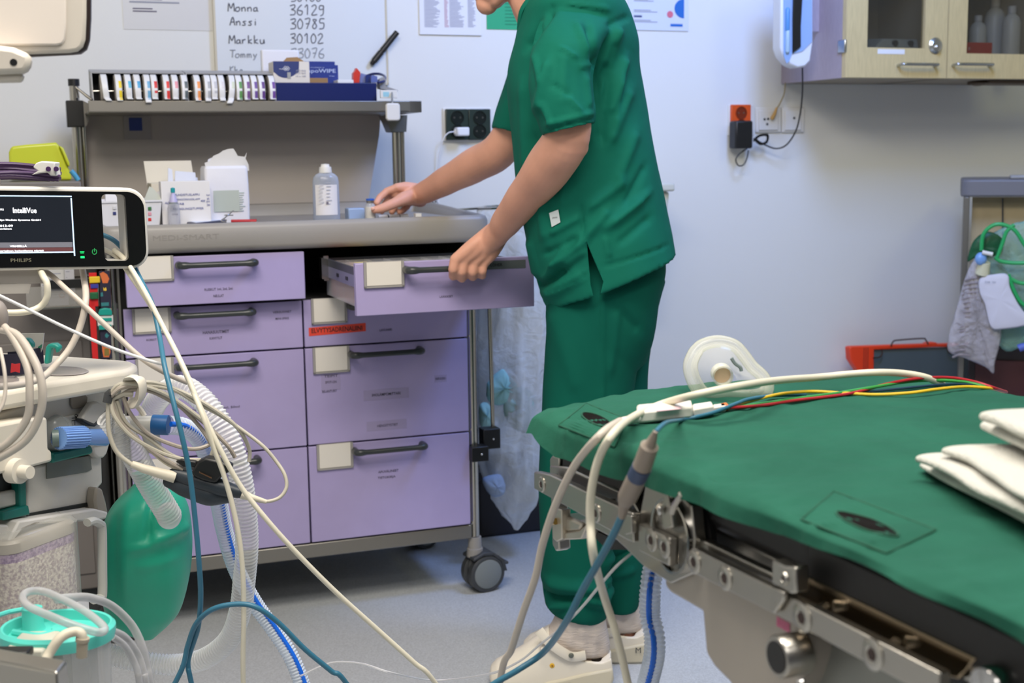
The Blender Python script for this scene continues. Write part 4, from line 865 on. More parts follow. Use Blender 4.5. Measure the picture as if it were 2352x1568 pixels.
for i in range(4):
    K = CF.P(*kn[i], BW+.026); Pp = CF.P(*pip[i], BW+.0265); D = CF.P(*dip[i], BW+.010); Tp = CF.P(*tip[i], BW-.015)
    r = fr_[i]
    bd.capsule([CF.P(wr[i][0], wr[i][1], BW+wr[i][2]-.02), lerp(CF.P(wr[i][0], wr[i][1], BW+wr[i][2]-.02), K, .5)+CF.n*.004, K], [.0165, .017, r*1.22], 14)
    bd.capsule([K, Pp], [r*1.12, r*1.02], 14, sm=3); bd.capsule([Pp, D], [r*1.0, r*.95], 14, sm=3); bd.capsule([D, Tp], [r*.95, r*.85], 14, sm=3)
    bd.ell(K, (r*1.22, r*1.22, r*1.1), n=10)
bd.capsule([CF.P(1128, 550, BW+.015), CF.P(1092, 578, BW+.004), CF.P(1066, 596, BW-.003), CF.P(1052, 612, BW-.012)], [.017, .0155, .012, .0105], 14)
# far (right) arm reaching to the vial
bd.capsule([U(1262, 115, 3.02), U(1218, 220, 3.08), U(1154, 338, 3.12), U(1092, 378, 3.19), U(1032, 411, 3.265), U(985, 437, 3.33), U(958, 448, 3.365), CF.P(930, 449, -.10), CF.P(908, 446, -.095)], [.050, .044, .0435, .0425, .036, .0300, .0262, .0215, .013], 24, sm=6)
HH = lambda x, y, w: CF.P(x, y, w)
hw0 = [(958, 437, -.105), (958, 443, -.118), (962, 452, -.125), (966, 460, -.125)]
fing = [((912, 431, -.085), (888, 440, -.092), (872, 454, -.086), (865, 466, -.072), .0098),
        ((914, 440, -.103), (893, 455, -.115), (882, 474, -.108), (877, 485, -.098), .0098),
        ((924, 452, -.118), (911, 466, -.126), (904, 479, -.122), (900, 487, -.115), .0094),
        ((938, 461, -.128), (935, 474, -.134), (926, 483, -.13), (918, 489, -.124), .0086)]
for i, (k_, p_, d_, t_, r) in enumerate(fing):
    a_ = HH(*hw0[i]); K, Pp, D, Tp = HH(*k_), HH(*p_), HH(*d_), HH(*t_)
    bd.capsule([a_, lerp(a_, K, .5)+V(0, 0, .002), K], [.0185, .017, r*1.25], 14)
    bd.capsule([K, Pp], [r*1.12, r*1.02], 14, sm=3); bd.capsule([Pp, D], [r*1.0, r*.92], 14, sm=3); bd.capsule([D, Tp], [r*.92, r*.78], 14, sm=3)
bd.capsule([HH(958, 452, -.085), HH(932, 455, -.055), HH(905, 467, -.035), HH(878, 478, -.027), HH(860, 482, -.0262)], [.020, .0185, .0135, .0118, .0095], 16, sm=5)
body = bd.build('body', m_skin, pers, remesh=.003, smooth=7); bake(body)
# nails
m_nail = mat('fingernail', (226, 176, 158), .3)
for (p_, w_, sx_) in (((856, 479), -.0175, 1),):
    MB().ell(CF.P(*p_, w_), (.0052, .0016, .0040), n=8).build('thumb_nail', m_nail, body)
for s_ in (-1, 1):
    e_ = MB().ell(h_(.071, s_*.031, .003), .0125, n=14).build('eye', mat('eye_white', (230, 228, 224), .2), body)
    MB().ell(h_(.0805, s_*.032, .002), .0062, n=10).build('iris', mat('eye_iris', (70, 90, 100), .2), e_)
    MB().capsule([h_(.086, s_*.014, .026), h_(.082, s_*.036, .030), h_(.066, s_*.052, .024)], [.0028, .0034, .002], 8).build('eyebrow', mat('brown_hair', (92, 66, 44), .6), body)
hr = MB(); hr.ell(h_(-.028, 0, .04), (.098, .083, .090), R3_, 20); hr.ell(h_(-.055, 0, -.01), (.062, .074, .072), R3_, 16)
hr.capsule([h_(.04, -.05, .095), h_(.062, 0, .098), h_(.04, .05, .095)], [.02, .022, .02], 12)
ho = hr.build('hair', mat('brown_hair', (92, 66, 44), .6, bump=.6, bscale=120, aniso=(1, 6, 1)), pers, remesh=.005, smooth=2); bake(ho)
# ---- garments from traced rings: (Lx, Ly, Rx, Ry, depth, half depth)
def garment(rings, n=44, p=2.3, inset=None):
    out = []
    for (lx, ly, rx, ry, d, h) in rings:
        A = U(lx, ly, d); B = U(rx, ry, d); c = (A+B)/2; ax = (B-A)/2; ring = []
        for k in range(n):
            t = 2*math.pi*k/n; ct, st = math.cos(t), math.sin(t)
            ring.append(c+ax*(math.copysign(abs(ct)**(2/p), ct))+V(0, 1, 0)*h*math.copysign(abs(st)**(2/p), st))
        out.append(ring)
    return out
def dense(rings, k=3):
    q = catmull([Vector(r[:3]) for r in rings], k); z = catmull([Vector(r[3:]) for r in rings], k)
    return [tuple(a)+tuple(b) for a, b in zip(q, z)]
def hollow(rings, depth_px=26, inset=.012):
    """fold the last ring inward so that the garment ends in an open hem"""
    last = rings[-1]; c = sum(last, Vector())/len(last)
    prev = rings[-2]; up = (sum(prev, Vector())/len(prev)-c).normalized()
    rings.append([p+(c-p).normalized()*inset*.35-up*.0015 for p in last]); rings.append([p+(c-p).normalized()*inset+up*.0 for p in last]); rings.append([p+(c-p).normalized()*inset*1.2+up*.03 for p in last])
    return rings
def folds(o, L, dref, base=0):
    me = o.data; n = len(me.vertices); co = np.zeros(n*3); me.vertices.foreach_get('co', co); co = co.reshape(-1, 3)
    no = np.zeros(n*3); me.vertices.foreach_get('normal', no); no = no.reshape(-1, 3); disp = np.zeros(n)
    # depth independent comparison: compare directions from the wearer's side plane
    for (x0, y0, x1, y1, wpx, amp) in L:
        a = U(x0, y0, dref); b = U(x1, y1, dref); a = np.array([a.x, a.z]); b = np.array([b.x, b.z]); w = wpx/3000*dref
        pt = co[:, [0, 2]]; t = np.clip(((pt-a)@(b-a))/((b-a)@(b-a)), 0, 1); q = a+t[:, None]*(b-a)
        dd = np.linalg.norm(pt-q, axis=1); fade = np.minimum(1, np.minimum(t, 1-t)*6+.35)
        disp += 1.5*amp*np.exp(-(dd/w)**2)*fade*(no[:, 1] < -.05)
    if base:
        for i in range(n):
            v = co[i]; disp[i] += base*(noise.noise(Vector((v[0]*7, v[1]*7, v[2]*3)))+.4*noise.noise(Vector((v[0]*19+v[2]*9, v[1]*16, v[2]*8-v[0]*8))))
    co += no*disp[:, None]; me.vertices.foreach_set('co', co.ravel()); me.update()
top = MB()
tr = dense([(1300, -66, 1378, -60, 2.87, .06), (1262, -46, 1402, -42, 2.87, .12), (1224, -18, 1420, -15, 2.87, .185), (1200, 20, 1438, 20, 2.865, .21), (1188, 60, 1452, 58, 2.865, .205), (1180, 100, 1463, 100, 2.86, .20), (1168, 150, 1466, 150, 2.86, .19),
    (1165, 200, 1474, 200, 2.855, .185), (1168, 250, 1482, 250, 2.855, .18), (1174, 300, 1490, 300, 2.85, .18), (1178, 350, 1500, 350, 2.85, .18), (1182, 400, 1510, 398, 2.85, .18), (1189, 450, 1520, 445, 2.85, .182), (1199, 505, 1530, 490, 2.85, .185), (1211, 565, 1538, 525, 2.85, .19), (1226, 620, 1543, 552, 2.85, .192), (1240, 664, 1546, 568, 2.85, .195), (1252, 700, 1549, 580, 2.85, .198)])
top.loft(hollow(garment(tr)))
sl = dense([(1262, 10, 1402, 40, 2.72, .05), (1238, 50, 1398, 70, 2.68, .075), (1222, 105, 1378, 112, 2.64, .082), (1213, 165, 1362, 172, 2.625, .085), (1215, 220, 1366, 226, 2.615, .086), (1228, 268, 1370, 258, 2.61, .086), (1242, 312, 1368, 284, 2.61, .085)])
top.loft(hollow(garment(sl, 36, 2.1)))
sf_ = dense([(1200, 50, 1330, 60, 2.98, .06), (1180, 110, 1300, 120, 3.04, .08), (1164, 165, 1280, 175, 3.07, .084), (1150, 212, 1262, 225, 3.09, .084), (1137, 256, 1250, 270, 3.10, .084), (1129, 294, 1238, 318, 3.11, .083)])
top.loft(hollow(garment(sf_, 36, 2.1)))
shirt = top.build('scrub_top', m_scrub, pers, remesh=.0055, smooth=3); bake(shirt)
folds(shirt, [(1425, 60, 1388, 150, 12, .010), (1442, 125, 1398, 265, 11, .009), (1412, 90, 1372, 210, 9, -.007), (1455, 200, 1400, 330, 13, .007), (1330, 560, 1400, 480, 12, .008), (1270, 618, 1340, 558, 9, .009), (1240, 672, 1300, 622, 8, -.010), (1255, 690, 1340, 630, 12, .007), (1300, 610, 1345, 575, 8, .006),
    (1342, 556, 1336, 470, 4, -.005), (1269, 20, 1210, 108, 9, -.009), (1257, 147, 1229, 262, 10, .007), (1290, 130, 1285, 250, 12, .004), (1320, 60, 1345, 130, 8, .005), (1280, 118, 1318, 140, 4, .004), (1325, 160, 1355, 155, 4, .003), (1345, 60, 1372, 200, 9, -.008), (1372, 200, 1378, 320, 10, -.006),
    (1350, 480, 1440, 415, 12, .006), (1380, 530, 1480, 460, 14, .005), (1420, 560, 1500, 500, 10, -.004), (1200, 180, 1205, 400, 9, .005), (1222, 300, 1240, 480, 12, -.006), (1235, 420, 1255, 560, 10, .005), (1250, 290, 1362, 262, 5, .004), (1250, 302, 1364, 275, 3.5, -.003), (1385, 612, 1545, 568, 4, -.003), (1262, 682, 1352, 628, 3.5, -.003),
    (1300, 560, 1250, 660, 7, .005), (1400, 590, 1390, 545, 6, .005), (1218, 560, 1236, 650, 9, .006), (1225, 130, 1240, 200, 6, .004), (1340, 180, 1350, 250, 7, .004), (1300, 230, 1330, 262, 5, .004), (1240, 240, 1262, 292, 6, .005), (1262, 200, 1300, 225, 5, -.003), (1400, 160, 1385, 330, 8, -.005), (1430, 180, 1410, 290, 7, .004), (1470, 300, 1420, 420, 12, .005), (1490, 380, 1440, 470, 9, -.004), (1500, 440, 1400, 520, 9, .005), (1300, 400, 1290, 470, 9, .004), (1265, 540, 1330, 500, 7, .005), (1250, 590, 1330, 545, 6, -.004), (1450, 30, 1395, 60, 7, -.004), (1400, 20, 1300, 10, 7, .004)], 2.66, .0045)
# side vent
vb = MB().prism([(0, 0)], 0, 0) if False else None
va = [U(x, y, 2.72) for x, y in ((1344, 552), (1381, 640), (1366, 700), (1353, 650))]
cut = MB().add([p+V(0, -.16, 0) for p in va]+[p+V(0, .02, 0) for p in va], [(0, 1, 2, 3), (7, 6, 5, 4), (0, 1, 5, 4), (1, 2, 6, 5), (2, 3, 7, 6), (3, 0, 4, 7)]).build('cutter', m_scrub)
q = shirt.modifiers.new('vent', 'BOOLEAN'); q.operation = 'DIFFERENCE'; q.object = cut; q.solver = 'EXACT'
bake(shirt); bpy.data.objects.remove(cut)
tg = [U(*p, 2.655) for p in ((1261, 489), (1282, 481), (1287, 510), (1267, 521))]
def surf_d(o, x, y):
    """depth of the surface of o under a pixel"""
    from mathutils.bvhtree import BVHTree
    if o.name not in _bvh:
        me = o.data; _bvh[o.name] = BVHTree.FromPolygons([v.co for v in me.vertices], [tuple(p.vertices) for p in me.polygons])
    hit = _bvh[o.name].ray_cast(CAM, ray(x, y).normalized())
    return hit[0]
_bvh = {}
tp = [(surf_d(shirt, *p) or U(*p, 2.68))+V(0, -.0025, 0) for p in ((1261, 489), (1282, 481), (1287, 510), (1267, 521))]
tgm = MB().add(tp+[p+V(0, -.0012, 0) for p in tp], [(0, 1, 2, 3), (4, 5, 6, 7), (0, 1, 5, 4), (1, 2, 6, 5), (2, 3, 7, 6), (3, 0, 4, 7)]).build('size_tag', mat('tag_white', (210, 220, 222), .6), shirt)
tc_ = sum(tp, Vector())/4; xd = (tp[1]-tp[0]).normalized(); ud = V(0, 0, 1); Mt = Matrix(((xd.x, 0, 0, tc_.x), (xd.y, -1, 0, tc_.y-.0015), (xd.z, 0, 1, tc_.z), (0, 0, 0, 1)))
text('puro', Mt @ Matrix.Rotation(.25, 4, 'Y'), .012, m_dgrey, tgm)
# collar band
cb_ = MB().tube(catmull([U(1192, 70, 2.80), U(1200, 20, 2.775), U(1240, -22, 2.77), U(1300, -48, 2.82), U(1310, -52, 2.87), U(1300, -46, 2.92), U(1240, -22, 2.97), U(1202, 20, 2.95), U(1192, 70, 2.88)], 6), .009, 10, flat=(1, .5)).build('collar', m_scrub, shirt)
tro = MB()
hp = dense([(1262, 560, 1520, 560, 2.85, .15), (1250, 640, 1527, 620, 2.85, .165), (1255, 700, 1513, 690, 2.85, .168), (1260, 770, 1500, 770, 2.85, .165), (1275, 830, 1480, 830, 2.85, .15)])
tro.loft(garment(hp, 44, 2.3))
nl = dense([(1262, 640, 1480, 640, 2.79, .09), (1258, 740, 1478, 740, 2.785, .098), (1250, 860, 1462, 860, 2.78, .098), (1245, 960, 1445, 960, 2.77, .095), (1239, 1080, 1428, 1080, 2.765, .092), (1240, 1200, 1415, 1200, 2.76, .09), (1243, 1300, 1405, 1300, 2.755, .088), (1246, 1350, 1404, 1355, 2.752, .087), (1252, 1384, 1400, 1398, 2.75, .084), (1262, 1396, 1388, 1419, 2.75, .078)])
tro.loft(hollow(garment(nl, 40, 2.2)))
fl = dense([(1300, 640, 1530, 640, 2.92, .09), (1302, 740, 1505, 740, 2.925, .098), (1310, 860, 1487, 860, 2.925, .096), (1318, 960, 1484, 960, 2.92, .093), (1330, 1080, 1483, 1080, 2.915, .09), (1345, 1200, 1483, 1200, 2.91, .088), (1355, 1290, 1483, 1280, 2.905, .086), (1366, 1345, 1479, 1340, 2.90, .083), (1378, 1385, 1466, 1388, 2.895, .078)])
tro.loft(hollow(garment(fl, 40, 2.2)))
trou = tro.build('scrub_trousers', m_trou, pers, remesh=.006, smooth=3); bake(trou)
folds(trou, [(1385, 640, 1382, 1000, 5, .004), (1255, 1335, 1400, 1345, 14, .010), (1250, 1370, 1330, 1362, 8, -.012), (1330, 1362, 1395, 1385, 8, .009), (1260, 1395, 1300, 1380, 6, .006), (1400, 1300, 1480, 1260, 10, .006), (1400, 1330, 1478, 1300, 8, -.008), (1390, 1375, 1470, 1350, 9, .006), (1400, 1200, 1440, 1230, 9, .006), (1380, 1230, 1400, 1370, 7, -.006), (1270, 720, 1330, 900, 20, .004), (1410, 700, 1470, 760, 12, -.005), (1420, 700, 1400, 860, 10, .004)], 2.70, .004)
# ---- socks and clogs
m_sock = mat('grey_white_sock', (206, 194, 184), .85, bump=.5, bscale=130, aniso=(.35, .35, 3)); m_clog = mat('cream_clog_leather', (232, 224, 208), .38); m_sole = mat('cream_clog_sole', (206, 198, 176), .55)
def foot(dx, d, nm):
    u_ = lambda x, y, dd=0: U(x+dx[0], y+dx[1], d+dd)
    sk = MB().loft(garment([(1283+dx[0], 1375+dx[1], 1388+dx[0], 1380+dx[1], d, .052), (1280+dx[0], 1400+dx[1], 1388+dx[0], 1405+dx[1], d, .050), (1268+dx[0], 1430+dx[1], 1394+dx[0], 1435+dx[1], d, .048), (1250+dx[0], 1455+dx[1], 1400+dx[0], 1465+dx[1], d, .044), (1240+dx[0], 1475+dx[1], 1402+dx[0], 1490+dx[1], d, .042), (1225+dx[0], 1500+dx[1], 1398+dx[0], 1512+dx[1], d, .038)], 32, 2.1))
    s_ = sk.build('sock', m_sock, pers, sub=1); bake(s_)
    folds(s_, [(1290+dx[0], 1410+dx[1], 1390+dx[0], 1460+dx[1], 3, .004), (1275+dx[0], 1420+dx[1], 1385+dx[0], 1480+dx[1], 3, -.004), (1262+dx[0], 1435+dx[1], 1370+dx[0], 1490+dx[1], 3, .004)], d)
    # upper: sections toe -> instep
    secs = [(1124, 1543, 1556, .012), (1128, 1528, 1558, .028), (1142, 1514, 1559, .040), (1165, 1503, 1560, .047), (1195, 1487, 1559, .050), (1225, 1466, 1556, .050), (1248, 1448, 1553, .048), (1262, 1436, 1550, .044)]
    rg = []
    for (x, yt, yb, hw) in secs:
        a = u_(x, yb); b = u_(x, yt); hgt = b.z-a.z; r_ = []
        for k in range(20):
            t = math.pi*k/19; r_.append(V(a.x, a.y-hw*math.cos(t)*(1 if abs(math.cos(t)) > .9 else 1), a.z+hgt*math.sin(t)**.75))
        rg.append(r_)
    cl = MB().loft(rg)
    # heel cup rim
    side = MB()
    for sy in (-1, 1):
        pts = [(1240, 1470), (1262, 1462), (1300, 1482), (1340, 1500), (1380, 1504), (1402, 1494), (1404, 1530), (1370, 1540), (1300, 1546), (1240, 1550)]
        side.add([V(u_(x, y).x, u_(x, y).y+sy*(.046-.0*(x > 1370)), u_(x, y).z) for x, y in pts]+[V(u_(x, y).x, u_(x, y).y+sy*.036, u_(x, y).z) for x, y in pts], [tuple(range(10)), tuple(range(19, 9, -1))]+[(i, (i+1) % 10, 10+(i+1) % 10, 10+i) for i in range(10)])
    c1 = MB(); c1.v = cl.v; c1.f = cl.f; c1.m = cl.m
    n0 = len(c1.v); c1.v += side.v; c1.f += [tuple(i+n0 for i in f) for f in side.f]; c1.m += side.m
    cup = MB().loft([[V(u_(x, y).x, u_(x, y).y+sy, u_(x, y).z) for (x, y, sy) in ((1385, 1536, -.046), (1400, 1534, -.03), (1405, 1532, 0), (1400, 1534, .03), (1385, 1536, .046), (1375, 1536, .036), (1392, 1534, 0), (1375, 1536, -.036))],
        [V(u_(x, y).x, u_(x, y).y+sy, u_(x, y).z) for (x, y, sy) in ((1385, 1502, -.046), (1400, 1495, -.03), (1404, 1494, 0), (1400, 1495, .03), (1385, 1502, .046), (1375, 1503, .036), (1392, 1496, 0), (1375, 1503, -.036))]])
    n0 = len(c1.v); c1.v += cup.v; c1.f += [tuple(i+n0 for i in f) for f in cup.f]; c1.m += cup.m
    clog = c1.build('clog', m_clog, pers, remesh=.003, smooth=4); bake(clog)
    g0 = u_(1260, 1556).z
    def zz(x, y): return max(0.0, u_(x, y).z)
    solep = [(1126, 1550), (1150, 1552), (1230, 1550), (1290, 1538), (1340, 1526), (1404, 1514), (1406, 1540), (1398, 1600), (1334, 1600), (1326, 1562), (1305, 1552), (1280, 1556), (1260, 1600), (1150, 1600), (1130, 1562)]
    so_ = MB(); nn = len(solep)
    P1 = [V(u_(x, y).x, 0, 0 if y >= 1599 else max(.001, u_(x, y).z)) for x, y in solep]; yy = u_(1260, 1556).y
    so_.add([V(p.x, yy-.050, p.z) for p in P1]+[V(p.x, yy+.050, p.z) for p in P1], [tuple(range(nn)), tuple(range(2*nn-1, nn-1, -1))]+[(i, (i+1) % nn, nn+(i+1) % nn, nn+i) for i in range(nn)])
    so_.build('sole', m_sole, clog, bevel=.006)
    st = MB().tube(catmull([u_(1238, 1447, -.043), u_(1262, 1475, -.052), u_(1290, 1496, -.054), u_(1315, 1508, -.052), u_(1345, 1504, -.049)], 5), .011, 10, flat=(.3, 1), up=(0, 1, 0)).build('heel_strap', m_clog, clog)
    p = u_(1312, 1505, -.060); MB().ell(p, (.0058, .003, .0058), n=10).build('strap_rivet', mat('rivet_grey', (96, 100, 92), .4), clog)
    if dx[0] == 0:
        p = u_(1268, 1528, -.0); hh_ = surf_d(clog, 1268, 1528); p = hh_ if hh_ else p
        MB().ell(p+V(0, -.0005, 0), (.0055, .0012, .0055), n=10).build('yellow_dot', mat('yellow_dot', (224, 178, 50), .5), clog)
        MB().ell(p+V(.0005, -.0018, 0), (.002, .0008, .002), n=8).build('dot_centre', mat('yellow_dot_core', (150, 90, 30), .5), clog)
    return clog
ck = foot((0, 0), 2.73, 'n'); ck2 = foot((76, -56), 2.875, 'f')
p = U(1466, 1493, 2.82); text('M', Matrix(((1, 0, 0, p.x), (0, -1, 0, p.y), (0, 0, 1, p.z), (0, 0, 0, 1))), .012, m_dgrey, ck2)
# ================================================================ operating table (frame: s along the edge, w toward viewer, z up)
TA = G(1290, 955, .85); TB = G(2300, 1385, .85)
TF = Plane(TA, TB-TA); TF.o.z = 0
TM = TF.M(); TZ = .85
m_blk = mat('black_mattress_vinyl', (30, 29, 30), .45, bump=.04, bscale=200)
m_st2 = mat('table_satin_steel', (186, 182, 174), .3, metal=1, bump=.03, bscale=70)
m_pan = mat('table_beige_panel', (176, 168, 158), .4, metal=.25)
m_gp = mat('table_grey_panel', (146, 148, 142), .4, metal=.4)
m_drp = mat('green_table_drape', (38, 92, 75), .85, var=.10, vscale=8, bump=.8, bscale=24, spec=.12)
m_seamd = mat('drape_seam_green', (24, 84, 64), .8)
tb = T('operating_table', 'steel operating table with black mattress seen under the green drape', 'operating table')
def tp_(mb, px, w0, w1, mi=0): return mb.prism([TF.uv(x, y, w1) for x, y in px], w0, w1, TM, mi)
def tbx(a, b): return MB().box(a, b, TM)
# mattress sections
tbx((.03, -.50, .79), (.235, -.018, .845)).build('head_mattress', m_blk, tb, bevel=.012)
tp_(MB(), [(1452, 1152), (1290, 1078), (1290, 1020), (1520, 1060), (1500, 1100)], -.06, -.016).build('head_pad_side', m_blk, tb, bevel=.003)
tbx((.262, -.50, .792), (.488, -.016, .845)).build('back_mattress', m_blk, tb, bevel=.012)
tbx((.494, -.50, .792), (1.25, -.016, .845)).build('seat_mattress', m_blk, tb, bevel=.012)
tp_(MB(), [(1850, 1240), (2352, 1470), (2420, 1640), (2250, 1545), (1850, 1342)], -.08, -.014).build('seat_pad_side', m_blk, tb, bevel=.003)
tbx((.0, -.48, .765), (1.25, -.03, .79)).build('bed_frame', m_st2, tb, bevel=.004)
# rails
tp_(MB(), [(1226, 1083), (1262, 1090), (1452, 1178), (1455, 1246), (1440, 1240), (1226, 1122)], .0, .010).build('side_rail', m_st2, tb, bevel=.0015)
tp_(MB(), [(1262, 1068), (1300, 1072), (1450, 1140), (1470, 1190), (1440, 1180), (1262, 1100)], -.03, -.012).build('inner_channel', m_st2, tb, bevel=.002)
tp_(MB(), [(1400, 1178), (1470, 1178), (1482, 1112), (1520, 1100), (1588, 1160), (1596, 1240), (1590, 1318), (1540, 1340), (1480, 1302), (1440, 1262), (1416, 1240), (1330, 1195)], -.012, .001).build('hinge_plate', m_st2, tb, bevel=.0015)
tp_(MB(), [(1466, 1202), (1538, 1236), (1536, 1300), (1466, 1264)], .001, .010).build('hinge_bar', m_st2, tb, bevel=.0015)
u, v = TF.uv(1541, 1230, .004); zr = abs(TF.uv(1541, 1146, .004)[1]-TF.uv(1541, 1318, .004)[1])/2
DM = TF.M(u, v, 0) @ Matrix.Rotation(-math.pi/2, 4, 'X')
MB().lathe([(.001, .001), (zr-.004, .001), (zr-.003, .006), (zr, .006), (zr, -.012), (.001, -.012)], DM, 48).build('hinge_disc', m_chrome, tb)
MB().lathe([(zr+.001, -.014), (zr+.008, -.014), (zr+.008, -.020), (zr+.001, -.020)], DM, 48).build('hinge_gap_ring', m_blk, tb)
tp_(MB(), [(1530, 1115), (1538, 1160), (1545, 1210), (1522, 1216), (1520, 1180), (1524, 1120)], .0065, .0085).build('hook_plate', m_st2, tb, bevel=.001)
MB().tube(catmull([TF.P(x, y, .012) for x, y in ((1565, 1134), (1556, 1150), (1548, 1164), (1543, 1178))], 4), .003, 8).build('lever_pin', m_st2, tb)
MB().ell(TF.P(1516, 1172, .012), (.003, .003, .005), n=8).build('small_pin', m_chrome, tb)
tp_(MB(), [(1432, 1180), (1450, 1184), (1451, 1224), (1436, 1228)], .010, .016).build('rail_stop', m_st2, tb, bevel=.001)
tp_(MB(), [(1588, 1256), (1775, 1350), (2158, 1545), (2156, 1612), (1840, 1442), (1588, 1314)], .0, .010).build('side_rail', m_st2, tb, bevel=.0015)
tp_(MB(), [(1604, 1240), (1620, 1243), (1776, 1318), (1772, 1336), (1604, 1262)], -.014, -.004).build('upper_channel', m_st2, tb, bevel=.0015)
tp_(MB(), [(1830, 1320), (1850, 1322), (2240, 1512), (2200, 1560), (2150, 1548), (1826, 1388)], -.03, -.012).build('seat_channel', mat('bronze_chrome', (150, 134, 112), .16, metal=1), tb, bevel=.0015)
tp_(MB(), [(1772, 1284), (1800, 1300), (1826, 1302), (1828, 1362), (1815, 1364), (1772, 1340)], .0, .014).build('rail_clip', m_st2, tb, bevel=.002)
tp_(MB(), [(1772, 1348), (1800, 1360), (1798, 1380), (1780, 1408), (1770, 1406), (1776, 1378)], .011, .016).build('rail_hook', m_st2, tb, bevel=.0015)
m_hex = mat('bolt_hex_shadow', (52, 34, 30), .5)
for i, (x, y, r) in enumerate(((1245, 1112, .0095), (1370, 1178, .0105), (1497, 1240, .0115), (1527, 1255, .0115), (1595, 1290, .0115), (1666, 1327, .0115), (1843, 1418, .0125), (2005, 1502, .0125), (1802, 1328, .006))):
    w_ = .014 if i == 8 else .010; u, v = TF.uv(x, y, w_); Mb = TF.M(u, v, w_) @ Matrix.Rotation(-math.pi/2, 4, 'X')
    b_ = MB().lathe([(r*.42, .0012), (r*.5, .0020), (r*.86, .0020), (r, .0008), (r, -.001)], Mb, 28).build('rail_bolt', m_st2, tb)
    MB().lathe([(.0001, .0004), (r*.40, .0004), (r*.42, .0016)], Mb, 6).build('bolt_socket', m_hex, b_)
for x, y in ((1905, 1393), (2068, 1476)):
    u, v = TF.uv(x, y, -.012); p = TF.at(u, v, -.008); MB().tube([p, p+TF.n*.010+TF.x*.004], [.005, .0042], 12).ell(p+TF.n*.011+TF.x*.004, .005, n=8).build('channel_pin', m_chrome, tb)
for x, y in ((1280, 1095), (1412, 1153)):
    p = TF.P(x, y, -.008); MB().tube([p, p+TF.n*.007], .0045, 12).build('channel_pin', m_chrome, tb)
u, v = TF.uv(2268, 1580, .0); MB().lathe([(.001, .004), (.014, .003), (.016, 0), (.016, -.03), (.001, -.03)], TF.M(u, v, 0) @ Matrix.Rotation(-math.pi/2, 4, 'X'), 30).build('end_disc', m_chrome, tb)
# lower panels
tp_(MB(), [(1524, 1330), (1588, 1300), (1850, 1430), (1856, 1500), (1838, 1560), (1800, 1640), (1780, 1900), (1900, 2100), (1700, 2100), (1700, 1640), (1676, 1568), (1640, 1532), (1620, 1500), (1612, 1404), (1540, 1362), (1528, 1350)], -.05, -.006).build('beige_panel', m_pan, tb, bevel=.004)
tp_(MB(), [(1840, 1440), (2200, 1600), (2420, 1740), (2420, 1900), (1850, 1900)], -.10, -.03).build('grey_panel', m_gp, tb, bevel=.004)
u, v = TF.uv(1788, 1508, .02); Mk = TF.M(u, v, -.006) @ Matrix.Rotation(-math.pi/2, 4, 'X')
kb_ = MB().lathe([(.016, 0), (.018, .002), (.018, .026), (.0165, .028), (.013, .028)], Mk, 32).build('round_socket', m_st2, tb); MB().lathe([(.0001, .026), (.0135, .026), (.0135, .0285), (.0001, .0285)], Mk, 28).build('black_plug', m_blk, kb_)
a = TF.uv(1800, 1434, -.006); text('0153', TF.M(a[0], a[1], -.0052) @ Matrix.Rotation(0, 4, 'Y'), .017, mat('pink_marking', (226, 92, 150), .5), tb, height=.007)
MB().box((a[0]-.010, -.0058, a[1]-.0045), (a[0]+.010, -.0055, a[1]+.0045), TM).build('pink_sticker', mat('pale_pink_sticker', (204, 130, 152), .5), tb)
MB().tube([TF.P(1841, 1568, .0), TF.P(1838, 1560, .0)], .004, 8).build('screw', m_chrome, tb)
# head end bracket
m_brk = mat('cream_cast_metal', (206, 198, 184), .3, metal=.7)
tp_(MB(), [(1262, 1054), (1268, 1046), (1284, 1050), (1284, 1076), (1272, 1078), (1284, 1262), (1276, 1266), (1268, 1250)], -.03, -.014).build('end_bracket', m_st2, tb, bevel=.002)
tp_(MB(), [(1268, 1165), (1290, 1170), (1290, 1238), (1278, 1244), (1269, 1236)], -.02, -.008).build('clamp_plate', m_brk, tb, bevel=.0015)
tp_(MB(), [(1290, 1180), (1335, 1200), (1331, 1222), (1290, 1224)], -.05, -.014).build('clamp_body', m_brk, tb, bevel=.004)
tp_(MB(), [(1286, 1224), (1330, 1218), (1346, 1204), (1345, 1212), (1334, 1238), (1286, 1240)], -.05, -.012).build('clamp_foot', m_brk, tb, bevel=.002)
MB().tube([TF.P(1268, 1198, -.006), TF.P(1276, 1197, -.006)], .004, 10).build('brass_screw', mat('brass', (190, 160, 90), .3, metal=1), tb)
tp_(MB(), [(1358, 1214), (1420, 1244), (1440, 1262), (1395, 1262), (1370, 1238)], -.09, -.03).build('gear_rack', m_blk, tb)
# pedestal, standing beyond the right frame edge
MB().box((.55, -.40, .05), (.95, -.10, .76), TM).build('pedestal', m_st2, tb, bevel=.02); MB().box((.30, -.50, .0), (1.2, 0, .06), TM).build('base', m_pan, tb, bevel=.02)
